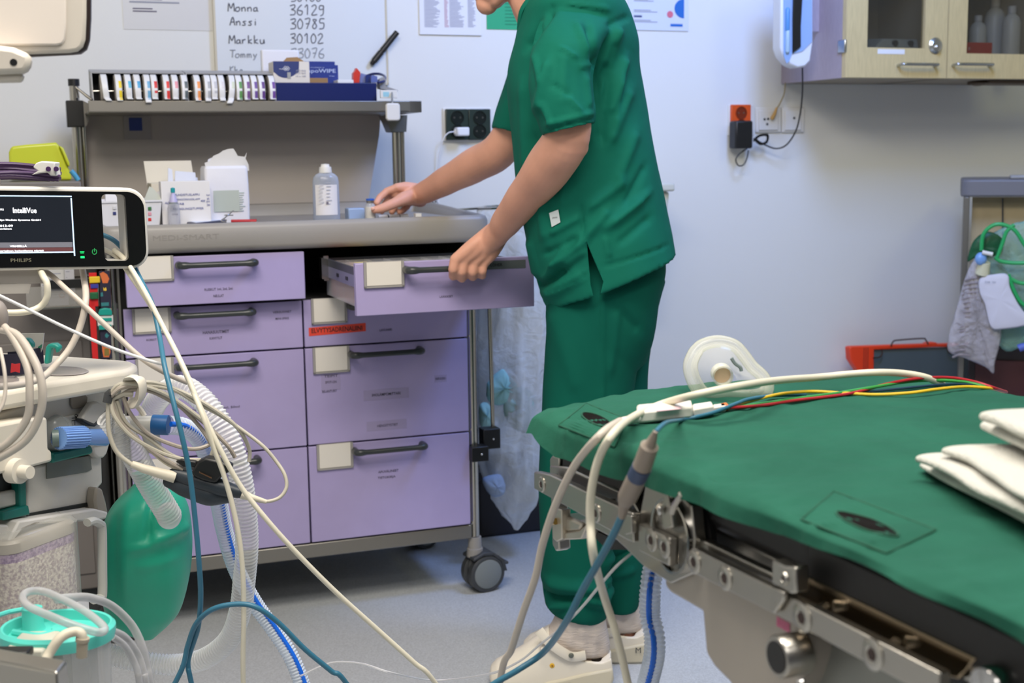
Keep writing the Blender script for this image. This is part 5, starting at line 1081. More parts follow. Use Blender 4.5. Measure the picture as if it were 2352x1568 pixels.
# ---------------------------------------------------------------- drape
hemS = [-.06, -.017, .03, .18, .26, .335, .44, .515, .61, .736, .9, 1.2]; hemZ = [.826, .8255, .812, .817, .826, .832, .834, .841, .846, .838, .82, .81]
def headS(v): return interp([-.05, 0, .057, .15, .25, .4, .52, .60], [-.022, -.035, -.06, -.10, -.112, -.09, -.045, -.02], v)
FARV = .545
def drape_pt(a, b):
    """a along the table, b across from the near hem to the far hem"""
    NB, FB = .14, .93
    if b < NB: v = -(NB-b)/NB
    elif b > FB: v = FARV+(b-FB)/(1-FB)*.03
    else: v = (b-NB)/(FB-NB)*FARV
    vv = max(v, 0) if v > 0 else 0
    s0 = headS(vv if v > 0 else v*.05); s1 = 1.22
    HB = .045
    if a < HB: s = s0; hd_ = (1-a/HB)
    else: s = lerp(s0, s1, ((a-HB)/(1-HB))**1.15); hd_ = 0
    z = TZ; w = 0
    if v < 0:
        q = -v; hz = interp(hemS, hemZ, s); drop = TZ-hz+.004
        w = .011*math.sin(min(1, q*2.2)*math.pi/2)+.003*q; z = TZ-drop*(q**1.2)
        cor = max(0, 1-(s+.04)/.09); w += .020*q*cor; z += .004*q*cor; s -= .012*q*cor
        w += .004*math.sin(s*23)*q+.003*math.sin(s*51+1)*q
    elif v > FARV: w = -FARV-.012*math.sin((v-FARV)/.03*math.pi/2); z = TZ-(v-FARV)*1.6
    else: w = -v
    if hd_: s -= .014*math.sin(hd_*math.pi/2); z -= .035*hd_**1.6 if v > .02 else .004*hd_
    n1 = noise.noise(Vector((s*6, w*5, 1.2))); n2 = noise.noise(Vector((s*17+w*6, w*13, 4.1))); n3 = noise.noise(Vector((s*9, w*40, 7.7))); n4 = noise.noise(Vector((s*45, w*30, 2.2)))
    edge = math.exp(-abs(w)/.05)
    dz = .0022*n1+.0014*n2+.0012*n3*(1-edge)+edge*(.0060*n2+.0050*n4+.0060*noise.noise(Vector((s*30, w*5, 9.)))+.0030*noise.noise(Vector((s*70, w*16, 3.))))+.0016*noise.noise(Vector((s*30+w*22, w*28-s*8, 6.)))+.0012*noise.noise(Vector((s*60-w*30, w*50, 8.)))
    if v < 0: w += .8*dz; z += .4*dz
    else: z += dz*(1 if v < FARV else .3)
    # crown of the pillow ridge along the near edge and gentle sag
    return TM @ Vector((s, w, z+.0012))
dr = MB().grid(drape_pt, 260, 110).build('table_drape', m_drp, None, angle=180, fix=True)
tag(dr, 'green cotton drape spread over the operating table, hanging over the near edge', 'drape')
_b = None
def drs(px, py, off=.0015):
    global _b
    from mathutils.bvhtree import BVHTree
    if _b is None: _b = BVHTree.FromPolygons([v.co for v in dr.data.vertices], [tuple(p.vertices) for p in dr.data.polygons])
    r_ = ray(px, py).normalized(); hit = _b.ray_cast(CAM, r_)
    return (hit[0]-r_*off) if hit[0] else G(px, py, TZ+.003)
def bil(Q, a, b): return (lerp(lerp(Q[0][0], Q[1][0], a), lerp(Q[3][0], Q[2][0], a), b), lerp(lerp(Q[0][1], Q[1][1], a), lerp(Q[3][1], Q[2][1], a), b))
for Q, sl_, wd in ((((1840, 1192), (1916, 1128), (2150, 1216), (2036, 1270)), ((1920, 1177), (1971, 1196), (2018, 1211), (2064, 1228)), 15), (((1283, 976), (1346, 926), (1440, 962), (1412, 1026)), ((1336, 951), (1358, 959), (1382, 967), (1404, 974)), 12)):
    MB().grid(lambda a, b: drs(*bil(Q, a, b), .0022+.0011*math.sin(a*70)*math.sin(b*7)*(1 if .15 < b < .85 else .2)), 40, 24).build('slot_patch', m_drp, dr, angle=180)
    pts = []
    for i in range(4):
        q0, q1 = Q[i], Q[(i+1) % 4]
        for k in range(10): pts.append(drs(lerp(q0[0], q1[0], k/10), lerp(q0[1], q1[1], k/10), .0024))
    MB().tube(pts, .0009, 5, closed=True).build('patch_seam', m_seamd, dr)
    cc_ = catmull([Vector((x, y, 0)) for x, y in sl_], 8); N_ = len(cc_)-1
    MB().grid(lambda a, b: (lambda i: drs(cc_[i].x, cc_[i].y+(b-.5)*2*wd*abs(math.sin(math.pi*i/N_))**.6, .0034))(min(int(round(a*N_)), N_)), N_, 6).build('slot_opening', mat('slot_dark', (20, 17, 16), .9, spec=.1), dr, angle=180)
    for sg in (-1, 1):
        MB().tube([drs(p.x, p.y+sg*wd*abs(math.sin(math.pi*i/N_))**.6, .0040) for i, p in enumerate(cc_)], .0010, 6).build('slot_rim', m_seamd, dr)
pts = []
for k in range(60):
    s = lerp(0.0, 1.0, k/59); hz = interp(hemS, hemZ, s); pts.append(None)
# ---------------------------------------------------------------- towels
m_tow = mat('white_terry_towel', (218, 216, 206), .95, bump=.9, bscale=420, sheen=.4)
def towel_layer(pxs, z, th, w, parent_list, seed):
    """one folded layer: rounded slab following a front edge given in pixels at height z, reaching back by w"""
    P = catmull([G(x, y, z) for x, y in pxs], 8); mb = MB(); N = len(P); rings = []
    back = (-TF.n*.96+TF.x*.28).normalized()
    for i, p in enumerate(P):
        t = i/(N-1); f = min(1, (t*6+.02))**.5; ring = []
        for k in range(20):
            an = 2*math.pi*k/20; cx, cy = math.cos(an), math.sin(an)
            u = (math.copysign(abs(cx)**.45, cx)*.5+.5)*w*(.35+.65*f); h = math.copysign(abs(cy)**.6, cy)*.5*th*(.55+.45*f)
            q = p+back*u+Vector((0, 0, h+th*.5)); n_ = noise.noise(q*22+Vector((seed, 0, 0))); q.z += n_*.004*(u/w*.6+.4); q += TF.n*noise.noise(q*16)*.003
            ring.append(q)
        rings.append(ring)
    return mb.loft(rings)
def towel(layers, lab):
    mb = MB()
    for i, (pxs, z, th, w) in enumerate(layers):
        l = towel_layer(pxs, z, th, w, None, i*3+len(layers)); n0 = len(mb.v); mb.v += l.v; mb.f += [tuple(k+n0 for k in f) for f in l.f]; mb.m += l.m
    o = mb.build('folded_towel', m_tow, None, sub=1, angle=180); return tag(o, lab, 'towel', None)
towel([([(2108, 1082), (2180, 1128), (2270, 1172), (2370, 1222), (2480, 1278)], .853, .014, .20), ([(2098, 1070), (2160, 1096), (2250, 1150), (2370, 1205), (2480, 1262)], .866, .014, .19), ([(2155, 1050), (2225, 1075), (2300, 1130), (2380, 1175), (2480, 1235)], .879, .013, .17)], 'larger folded white towel at the bottom of the pair on the drape')
towel([([(2245, 992), (2300, 1020), (2370, 1058), (2480, 1110)], .896, .014, .15), ([(2242, 975), (2290, 990), (2370, 1030), (2480, 1085)], .909, .015, .14)], 'upper folded white towel lying across the other towel')
# ---------------------------------------------------------------- face mask
fm = T('face_mask', 'clear cushioned anaesthesia mask standing on the far edge of the drape', 'mask')
dm = G(1672, 908, TZ+.004).y+.01; m_msk = clear('mask_clear', (222, 222, 210), .08, .6, .12); m_cush = clear('mask_cushion', (226, 226, 210), .24, .75, .18)
outl = [(1602, 802), (1625, 788), (1655, 784), (1688, 794), (1710, 818), (1728, 842), (1750, 862), (1763, 886), (1752, 906), (1715, 912), (1675, 910), (1640, 913), (1612, 902), (1592, 870), (1586, 836)]
tl = lambda x, y: (917-y)/130*.035
ol = catmull([U(x, y, dm+tl(x, y)) for x, y in outl], 5, True)
MB().tube(ol, .0075, 12, closed=True, flat=(1, 1.3)).build('cushion', m_cush, fm)
ctr = U(1657, 858, dm-.030)
inn = [lerp(ctr, p+V(0, -.0, 0), .3)+V(0, -.004, 0) for p in ol]
mid = [lerp(ctr, p, .7)+V(0, -.012, 0) for p in ol]
MB().loft([[p+V(0, -.004, 0) for p in ol], mid, inn], caps=False).build('dome', m_msk, fm, fix=True)
Mr = Matrix.Translation(ctr) @ Matrix.Rotation(math.pi/2+.1, 4, 'X')
MB().lathe([(.0125, -.004), (.0125, .012), (.0105, .012), (.0105, -.004), (.0125, -.004)], Mr, 32, caps=False).build('connector_ring', m_cush, fm)
MB().lathe([(.0001, .001), (.0103, .001), (.0103, .004), (.0001, .004)], Mr, 26).build('peach_seal', mat('peach_seal', (222, 190, 160), .5), fm)
MB().tube(catmull([U(x, y, dm-.02) for x, y in ((1680, 822), (1688, 834), (1700, 843), (1703, 852))], 4), .0022, 6).build('valve_tail', mat('mask_valve', (130, 142, 145), .4), fm)
# ---------------------------------------------------------------- ecg module and leads
L_ = lambda x, y, h=.003: G(x, y, TZ+h)
m_box = mat('module_cream', (232, 226, 216), .35)
eb = T('ecg_module', 'cream ECG trunk connector box lying on the drape with a pink label', 'connector')
def lay_box(P4, h, name, m, parent, bevel=.002, z=TZ+.003):
    b = [Vector((p.x, p.y, z)) for p in P4]; t = [q+Vector((0, 0, h)) for q in b]
    return MB().hull8(b+t).build(name, m, parent, bevel=bevel)
P4 = [G(1462, 974, TZ+.003), G(1592, 960, TZ+.003), G(1588, 944, TZ+.003), G(1462, 956, TZ+.003)]
lay_box(P4, .014, 'module_body', m_box, eb, .003)
P5 = [G(1592, 957, TZ+.004), G(1640, 949, TZ+.004), G(1634, 938, TZ+.004), G(1590, 945, TZ+.004)]
lay_box(P5, .010, 'plug', m_box, eb, .002); P6 = [G(1640, 947, TZ+.004), G(1668, 943, TZ+.004), G(1664, 937, TZ+.004), G(1638, 940, TZ+.004)]
lay_box(P6, .007, 'plug_tail', m_box, eb, .001)
P7 = [G(1656, 942, TZ+.005), G(1674, 939, TZ+.005), G(1668, 933, TZ+.005), G(1654, 936, TZ+.005)]; lay_box(P7, .007, 'orange_key', mat('orange_key', (238, 120, 50), .4), eb, .0008)
P8 = [G(1508, 936+8, TZ+.0175), G(1566, 930+8, TZ+.0175), G(1562, 924+8, TZ+.0175), G(1510, 930+8, TZ+.0175)]; lay_box(P8, .0006, 'pink_label', mat('pink_print_label', (222, 190, 196), .5), eb, 0, TZ+.0168)
MB().tube([L_(1464, 960, .011), L_(1446, 964, .011), L_(1424, 967, .010)], [.0055, .005, .0038], 10).build('strain_relief', m_box, eb)
m_cw = mat('ivory_cable', (222, 216, 196), .42); m_cg = mat('warm_grey_cable', (200, 190, 178), .42); m_cbl = mat('teal_blue_cable', (52, 112, 138), .4)
def fl(p, z=.012): return Vector((p.x, p.y, z))
def cab(name, label, cat_, pts, r, m, floor=True, group=None, parent=None, n=10):
    q = [Vector(p) if isinstance(p, Vector) else U(*p) for p in pts]
    if floor:
        e = q[-1]; d_ = (q[-1]-q[-2]).normalized(); q.append(Vector((e.x+d_.x*.12, e.y+d_.y*.12+.03, max(.25, e.z*.5)))); q.append(Vector((e.x+d_.x*.15+.02, e.y+.08, .012))); q.append(Vector((e.x+d_.x*.15+.25, e.y+.25, .012)))
    o = MB().tube(catmull(q, 8), r, n).build(name, m, parent)
    if parent is None: tag(o, label, cat_, group)
    return o
TW = lambda x, y, w: TF.P(x, y, w)
cab('ecg_trunk_cable', 'warm grey cable running from the cream connector box down past the table head', 'cable', [L_(1424, 967, .012), TW(1382, 996, .045), TW(1322, 1066, .05), TW(1276, 1160, .05), TW(1246, 1250, .05), TW(1230, 1325, .05), TW(1202, 1405, .05), TW(1175, 1490, .05), TW(1148, 1568, .05)], .0043, m_cg)
cab('ivory_table_cable', 'thick ivory cable arching over the drape and looping down the table side', 'cable', [L_(2166, 884, .004), L_(2128, 867, .016), L_(2080, 858, .022), L_(2020, 855, .026), L_(1950, 859, .024), L_(1880, 866, .022), L_(1790, 873, .030), L_(1700, 886, .040), L_(1600, 906, .036), L_(1520, 928, .015), L_(1455, 957, .016), TW(1408, 996, .045), TW(1375, 1055, .052), TW(1358, 1130, .055), TW(1356, 1200, .055), TW(1364, 1280, .055), (1388, 1370, 1.36), (1415, 1455, 1.36), (1440, 1560, 1.36), (1452, 1640, 1.36)], .0044, m_cw)
G3 = 'ECG leads across the drape'
cab('ecg_lead', 'red ECG lead arching highest at the far side of the drape', 'cable', [L_(1670, 937, .007), L_(1750, 931, .004), L_(1830, 919, .004), L_(1900, 911, .004), L_(1960, 902, .006), L_(2040, 881, .012), L_(2110, 869, .016), L_(2180, 867, .014), L_(2240, 877, .008), L_(2290, 893, .0), L_(2312, 900, -.02)], .0020, mat('red_lead', (170, 34, 42), .4), False, G3, n=8)
cab('ecg_lead', 'yellow ECG lead, lowest of the bundle at the right end', 'cable', [L_(1670, 936, .008), L_(1720, 922, .006), L_(1790, 905, .008), L_(1860, 899, .008), L_(1930, 902, .006), L_(2010, 906, .004), L_(2090, 902, .006), L_(2150, 894, .008), L_(2220, 888, .006), L_(2284, 893, .0), L_(2305, 902, -.02)], .0020, mat('yellow_lead', (226, 186, 40), .4), False, G3, n=8)
cab('ecg_lead', 'bright green ECG lead crossing under the yellow one', 'cable', [L_(1670, 938, .006), L_(1740, 928, .004), L_(1830, 915, .005), L_(1920, 903, .006), L_(2000, 890, .010), L_(2080, 877, .012), L_(2150, 873, .012), L_(2220, 878, .008), L_(2276, 892, .0), L_(2300, 900, -.02)], .0020, mat('green_lead', (60, 150, 70), .4), False, G3, n=8)
cab('ecg_lead', 'dark blue ECG lead between the green and yellow ones', 'cable', [L_(1670, 939, .005), L_(1760, 926, .003), L_(1850, 916, .003), L_(1960, 903, .004), L_(2050, 894, .007), L_(2130, 886, .009), L_(2190, 882, .008), L_(2240, 885, .004), L_(2290, 896, -.005)], .0017, mat('navy_lead', (24, 54, 74), .4), False, G3, n=8)
# blue sensor cable with in-line connector
sc = T('sensor_cable', 'teal blue sensor cable with a grey in-line plug hanging over the near table edge', 'cable')
cw_ = .055
o = cab('upper_lead', None, None, [TW(1506, 992, cw_), TW(1530, 971, .02), L_(1562, 965, .006), L_(1600, 957, .004), L_(1642, 946, .006), L_(1690, 927, .010), L_(1722, 916, .010), L_(1780, 908, .006), L_(1850, 906, .003)], .0022, m_cbl, False, None, sc)
m_gc = mat('grey_inline_plug', (148, 136, 124), .45)
MB().tube([TW(1428, 1188, cw_), TW(1434, 1160, cw_), TW(1437, 1150, cw_), TW(1441, 1142, cw_), TW(1463, 1096, cw_)], [.0036, .0056, .0076, .0094, .0094], 18).build('socket_half', m_gc, sc)
MB().tube([TW(1463, 1096, cw_), TW(1475, 1072, cw_)], .0096, 18).build('blue_band', mat('navy_band', (52, 70, 104), .45), sc)
MB().tube([TW(1475, 1072, cw_), TW(1492, 1024, cw_), TW(1494, 1020, cw_), TW(1501, 1003, cw_), TW(1506, 990, cw_)], [.0092, .0086, .0056, .0036, .0022], 18).build('plug_half', m_gc, sc)
cab('lower_lead', None, None, [TW(1428, 1186, cw_), TW(1410, 1225, cw_), TW(1375, 1290, cw_), TW(1335, 1360, cw_), TW(1300, 1428, cw_), (1250, 1496, 1.46), (1190, 1538, 1.46), (1120, 1580, 1.46), (1040, 1650, 1.46)], .0038, m_cbl, True, None, sc)
# corrugated hoses
def hose(name, label, pts, r, pitch, m, stripe=None, group=None, amp=.15, sside=(1, 0, 0), floor=False):
    q = [Vector(p) if isinstance(p, Vector) else U(*p) for p in pts]
    c = catmull(q, 14); L = [0]
    for a, b in zip(c, c[1:]): L.append(L[-1]+(b-a).length)
    n = int(L[-1]/pitch*6); P = []; R = []; j = 0
    for i in range(n+1):
        d = L[-1]*i/n
        while j < len(L)-2 and L[j+1] < d: j += 1
        t = (d-L[j])/max(1e-9, L[j+1]-L[j]); P.append(c[j].lerp(c[j+1], t)); R.append(r*(1-amp/2+amp*.5*math.cos(2*math.pi*d/pitch)))
    t_ = T(name, label, 'hose', group)
    MB().tube(P, R, 18, caps=False).build('corrugated_tube', m, t_, angle=180)
    if stripe:
        off = Vector(sside).normalized(); P2 = P[::2]; off *= 1.2
        MB().tube([p+off*r*.68 for p in P2], r*.28, 8).build('blue_stripe', stripe, t_)
    return t_
m_hose = clear('hose_clear', (248, 248, 246), .32, .95, .12)
m_hose2 = clear('hose_blue_clear', (232, 242, 252), .40, .95, .15)
m_str = mat('hose_blue', (20, 110, 232), .4)
hose('breathing_hose', 'blue striped corrugated hose hanging straight down below the operating table', [TW(1510, 1262, -.12), TW(1502, 1300, -.11), TW(1494, 1350, -.10), TW(1493, 1410, -.10), TW(1503, 1460, -.10), TW(1502, 1510, -.10), TW(1488, 1570, -.10), TW(1470, 1660, -.10), Vector((TW(1450, 1660, -.1).x, TW(1450, 1660, -.1).y+.02, .25)), Vector((TW(1450, 1660, -.1).x+.02, TW(1450, 1660, -.1).y+.05, .05))], .0130, .0052, m_hose2, m_str, sside=(-.2, -1, 0))
o = cab('clear_line', 'thin clear infusion line crossing behind the table head down to the floor', 'tube', [TW(1462, 1262, -.02), TW(1420, 1296, .0), TW(1385, 1335, .0), TW(1340, 1390, .0), TW(1295, 1436, .0), TW(1240, 1480, .0), TW(1190, 1520, .0), TW(1120, 1548, .0), TW(1000, 1562, .0), (900, 1545, 1.7), (830, 1524, 1.75), (760, 1522, 1.8), (690, 1552, 1.8)], .0016, clear('line_clear', (226, 226, 228), .45, .9), False, n=6)
# ================================================================ anaesthesia machine and what hangs on it
m_mw = mat('machine_cream_plastic', (226, 219, 204), .42, bump=.02, bscale=250); m_mg = mat('machine_grey_plastic', (212, 208, 200), .45, bump=.02, bscale=250)
m_teal = mat('teal_plastic', (16, 110, 100), .35); m_dk = mat('machine_dark_gap', (26, 30, 30), .5)
MF = Plane(G(0, 930, .82), G(290, 862, .82)-G(0, 930, .82)); MF.o = MF.o+MF.n*.026; MF.o.z = 0; MM = MF.M()
mc = T('anaesthesia_machine', 'cream and grey anaesthesia machine at the left frame edge', 'medical machine')
def mp(px, w0, w1, name, m, parent=mc, bevel=.003): return MB().prism([MF.uv(x, y, w1) for x, y in px], w0, w1, MM).build(name, m, parent, bevel=bevel)
ZM = .85
topP = [(-90, 912), (63, 886), (262, 853), (286, 850), (304, 846), (314, 840), (315, 834), (305, 829), (288, 826), (147, 816), (60, 811), (-90, 806)]
tp3 = [G(x, y, ZM) for x, y in topP]; tp3[0] += (tp3[0]-tp3[1])*.3; 
MB().loft([[p+V(0, 0, -.028) for p in tp3], tp3]).build('top_slab', m_mw, mc, bevel=.008, seg=4)
def disc(x0, x1, y0, y1, m, name, dz=.001):
    c_ = G((x0+x1)/2, (y0+y1)/2, ZM+dz); a = G(x1, (y0+y1)/2, ZM+dz)-c_; b = G((x0+x1)/2, y0, ZM+dz)-c_
    pts = [c_+a*math.cos(t)+b*math.sin(t) for t in np.linspace(0, 2*math.pi, 41)[:-1]]
    r1 = [c_+(p-c_)*.93+V(0, 0, .0012) for p in pts]; r2 = [c_+(p-c_)*.84-V(0, 0, .0004) for p in pts]; r3 = [c_+(p-c_)*.02-V(0, 0, .0004) for p in pts]
    MB().loft([pts, r1, r2, r3]).build(name, m, mc)
disc(72, 204, 842, 862, mat('disc_grey_recess', (158, 150, 146), .3), 'recessed_disc'); disc(-70, 44, 858, 884, mat('disc_grey_recess', (158, 150, 146), .3), 'recessed_disc')
mp([(-90, 975), (60, 930), (163, 905), (250, 888), (262, 892), (258, 1000), (252, 1022), (246, 1042), (238, 1052), (226, 1052), (216, 1044), (213, 1026), (122, 1042), (-90, 1100)], -.28, 0, 'upper_body', m_mg)
mp([(122, 962), (255, 935), (254, 1018), (214, 1024), (122, 1040)], -.0, .004, 'port_panel', m_mg, bevel=.002)
mp([(163, 912), (196, 905), (202, 912), (200, 930), (185, 937), (168, 939), (163, 930)], .001, .0035, 'port_recess', mat('port_recess_brown', (140, 130, 118), .5), bevel=.001)
mp([(-90, 990), (-2, 974), (60, 962), (108, 957), (110, 966), (112, 1030), (120, 1036), (121, 1060), (62, 1076), (-90, 1108)], 0, .030, 'left_block', m_mw, bevel=.006)
u, v = MF.uv(46, 1082, .04); MB().lathe([(.017, 0), (.0165, .016), (.0001, .017)], MF.M(u, v, .026) @ Matrix.Rotation(-math.pi/2, 4, 'X'), 26).lathe([(.009, .016), (.009, .03), (.0085, .032), (.0001, .032)], MF.M(u, v, .026) @ Matrix.Rotation(-math.pi/2, 4, 'X'), 22).build('screw_knob', m_mw, mc)
u, v = MF.uv(135, 995, .01); MB().lathe([(.026, 0), (.024, .012), (.015, .020), (.0001, .022)], MF.M(u, v, .004) @ Matrix.Rotation(-math.pi/2, 4, 'X'), 28).build('smoked_dome', clear('smoked_dome', (170, 174, 172), .35, .7), mc)
mp([(122, 1040), (210, 1022), (215, 1034), (212, 1042), (122, 1064)], .0, .018, 'teal_handle', m_teal, bevel=.005)
mp([(62, 1076), (122, 1062), (234, 1046), (236, 1110), (226, 1120), (228, 1180), (62, 1192)], -.28, -.012, 'lower_body', m_mg)
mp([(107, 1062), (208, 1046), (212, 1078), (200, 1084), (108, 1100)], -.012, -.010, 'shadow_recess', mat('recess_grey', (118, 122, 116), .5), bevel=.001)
mp([(-90, 1108), (60, 1080), (68, 1092), (66, 1128), (-90, 1150)], -.2, -.02, 'dark_gap', m_dk)
mp([(44, 1092), (60, 1090), (62, 1175), (46, 1176)], -.02, -.004, 'teal_column', m_teal, bevel=.002)
mp([(8, 1176), (66, 1160), (70, 1182), (8, 1196)], -.02, 0, 'teal_foot', m_teal, bevel=.002)
mp([(-90, 1150), (40, 1124), (42, 1160), (-90, 1190)], -.2, -.012, 'cream_block', m_mg)
mp([(62, 1180), (214, 1152), (214, 1160), (66, 1190)], -.012, -.008, 'dark_seam', m_dk, bevel=.0005)
mp([(222, 1118), (236, 1122), (244, 1150), (250, 1178), (246, 1188), (224, 1186), (218, 1150)], -.01, .008, 'side_latch', mat('latch_taupe', (150, 142, 130), .45), bevel=.004)
mp([(44, 1196), (218, 1168), (250, 1176), (244, 1192), (214, 1196), (80, 1204), (52, 1216), (22, 1256), (20, 1240)], -.05, .012, 'canister_bracket', m_mg, bevel=.003)
mp([(-90, 1205), (20, 1205), (22, 1212), (24, 1500), (-90, 1530)], -.2, .0, 'lower_column', m_mg)
# lettering lines and symbols on the port panel
for (x0, y0, x1, y1) in ((165, 960, 190, 957), (165, 966, 190, 963), (172, 976, 172, 966), (186, 974, 186, 964), (178, 984, 192, 980)):
    MB().tube([MF.P(x0, y0, .0045), MF.P(x1, y1, .0045)], .0005, 4).build('panel_mark', m_dgrey, mc)
for x, y in ((175, 954), (188, 953)): MB().tube([MF.P(x+3*math.cos(t), y+3.2*math.sin(t), .0045) for t in np.linspace(0, 6.28, 12)[:-1]], .0005, 4, closed=True).build('panel_mark', m_dgrey, mc)
# body down to the floor, castors out of frame
mlo = MF.at(*MF.uv(100, 1180, -.12)[:1], .0, -.14)
MB().box((MF.uv(-60, 1180, -.1)[0], -.28, .10), (MF.uv(150, 1180, -.1)[0], -.10, .62), MM).build('trolley_column', m_mg, mc, bevel=.01)
MB().box((MF.uv(-60, 1180, -.1)[0]-.05, -.40, .0), (MF.uv(190, 1180, -.1)[0], -.02, .08), MM).build('trolley_base', m_mg, mc, bevel=.02)
# flow sensor
fs = T('flow_sensor', 'ribbed light blue flow sensor plugged into the machine', 'sensor'); m_fb = mat('sensor_blue', (132, 172, 232), .3); 
p0, p1, p2 = MF.P(135, 1006, .03), MF.P(191, 1003, .03), MF.P(241, 1004, .03)
MB().tube([p0, p1], .0145, 30).build('ribbed_collar', m_fb, fs)
rb_ = MB(); ax = (p1-p0).normalized(); b1_ = ax.cross(V(0, 0, 1)).normalized(); b2_ = ax.cross(b1_)
for k in range(26):
    o_ = (b1_*math.cos(k*2*math.pi/26)+b2_*math.sin(k*2*math.pi/26))*.0147; rb_.tube([p0+o_, p1+o_], .0012, 5)
rb_.build('rib', m_fb, fs)
MB().tube([p1, lerp(p1, p2, .12), lerp(p1, p2, .3), p2], [.0125, .0110, .0118, .0125], 26).build('clear_blue_tube', clear('sensor_clear_blue', (120, 164, 230), .62, .9), fs)
MB().tube([MF.P(120, 1007, .024), p0], .012, 22).build('inlet', mat('smoked_inlet', (96, 112, 108), .3), fs)
# grey sensor lever on the panel
gl_ = MB().prism([MF.uv(x, y, .02) for x, y in ((189, 960), (198, 946), (212, 925), (226, 922), (246, 936), (244, 944), (224, 972), (217, 979), (204, 976), (190, 968))], .008, .02, MM).build('grey_clip', mat('clip_grey', (196, 192, 184), .45), None, bevel=.003)
tag(gl_, 'grey angular cable clip on the machine panel above the blue sensor', 'clip')
MB().prism([MF.uv(x, y, .02) for x, y in ((188, 960), (206, 968), (216, 972), (244, 942), (247, 948), (218, 980), (206, 978), (190, 968))], .006, .0215, MM).build('dark_edge', m_dgrey, gl_, bevel=.002)
# absorber canister
ab = T('absorber_canister', 'clear canister of white granules with a purple upper band under the machine', 'canister')
u0_, u1_ = MF.uv(24, 1300, .03)[0], MF.uv(204, 1300, .03)[0]; zt_ = MF.uv(110, 1204, .03)[1]; zb_ = MF.uv(110, 1520, .03)[1]; zg = MF.uv(110, 1250, .03)[1]; zp = MF.uv(110, 1270, .03)[1]
def arr(ins, z): return [MM @ Vector((p[0], p[1], z)) for p in rr_poly(u0_+ins, -.10+ins, u1_-ins, .028-ins, .025, 6)]
gr = mat('soda_lime_granules', (232, 224, 212), .8, c2=(176, 160, 164), vscale=210, bump=.5, bscale=230, detail=1); gr2 = mat('purple_granules', (196, 172, 200), .8, c2=(140, 112, 156), vscale=210, bump=.5, bscale=230, detail=1)
MB().loft([arr(.004, zb_), arr(.004, zp)]).build('white_granules', gr, ab); MB().loft([arr(.004, zp), arr(.004, zg)]).build('purple_band', gr2, ab)
MB().loft([arr(.0, zb_-.003), arr(0, zt_-.012), arr(.006, zt_-.004), arr(.016, zt_)]).build('clear_shell', clear('canister_clear', (214, 214, 206), .16, .6), ab)
MB().loft([arr(.003, zg+.001), arr(.003, zg+.014), arr(.006, zg+.018)]).build('inner_lid', mat('inner_lid_grey', (180, 172, 160), .5), ab)
lp = [(200, 1200), (214, 1196), (228, 1202), (234, 1216), (235, 1300), (235, 1362), (230, 1372), (214, 1378)]
MB().tube(catmull([MF.P(x, y, .035) for x, y in lp], 5), .006, 10, flat=(1, 1.3)).build('handle_frame', mat('frame_pale_grey', (196, 196, 188), .35), ab)
tq = MF.uv(190, 1396, .0285); MB().box((tq[0]-.03, .0283, tq[1]-.012), (tq[0]+.012, .029, tq[1]+.012), MM).build('sticker', m_paper, ab); text('%', MF.M(tq[0]-.005, tq[1], .0292), .006, m_ink, ab)
# ---------------------------------------------------------------- breathing bag
bg = T('breathing_bag', 'green rubber breathing bag hanging in front of the lavender cart', 'bag')
m_bag = mat('green_rubber', (36, 172, 138), .38, var=.06, vscale=7, spec=.5)
bgr = dense([(318, 1098, 338, 1096, 2.0, .012), (302, 1118, 362, 1112, 2.0, .035), (272, 1145, 398, 1128, 2.0, .06), (250, 1180, 424, 1158, 2.0, .072), (239, 1225, 435, 1205, 2.0, .078), (235, 1280, 438, 1265, 2.0, .078), (236, 1330, 434, 1320, 2.0, .072), (241, 1375, 424, 1368, 2.0, .06), (250, 1415, 410, 1408, 2.0, .048), (272, 1440, 388, 1434, 2.0, .032), (300, 1456, 366, 1454, 2.0, .018), (322, 1468, 350, 1468, 2.0, .006)])
b_ = MB().loft(garment(bgr, 40, 2.2)).build('bag_body', m_bag, bg, sub=1, angle=180); bake(b_)
folds(b_, [(345, 1120, 340, 1240, 8, -.006), (352, 1238, 400, 1228, 7, .007), (300, 1260, 420, 1235, 8, .004), (262, 1180, 262, 1380, 12, -.0015), (292, 1160, 290, 1400, 14, .002), (318, 1300, 400, 1290, 10, .002)], 1.93, .0015)
MB().tube([U(326, 1085, 2.0), U(328, 1104, 2.0)], [.016, .014], 20).build('bag_neck', m_bag, bg)
# ---------------------------------------------------------------- hoses
hose('breathing_hose', 'wide clear corrugated hose arching above and dropping to the floor in front of the cart', [(340, 985, 1.98), (345, 955, 1.96), (362, 918, 1.93), (395, 892, 1.9), (430, 892, 1.88), (478, 932, 1.86), (522, 1000, 1.85), (549, 1080, 1.85), (562, 1160, 1.86), (567, 1250, 1.88), (561, 1330, 1.90), (552, 1400, 1.92), (526, 1468, 1.95), (470, 1512, 1.98), (400, 1526, 2.0), (320, 1518, 2.0), (240, 1500, 2.0)], .0175, .0062, m_hose, None)
hose('breathing_hose', 'short clear corrugated hose slanting down in front of the green bag', [(250, 955, 1.76), (272, 985, 1.77), (300, 1030, 1.79), (325, 1075, 1.81), (350, 1120, 1.83), (378, 1165, 1.85), (390, 1186, 1.86)], .0185, .0058, m_hose, None)
e_ = bpy.data.objects['breathing_hose.002'] if 'breathing_hose.002' in bpy.data.objects else None
MB().ell(U(388, 1184, 1.86), (.0182, .0182, .020), n=14).build('rounded_end', m_hose, e_)
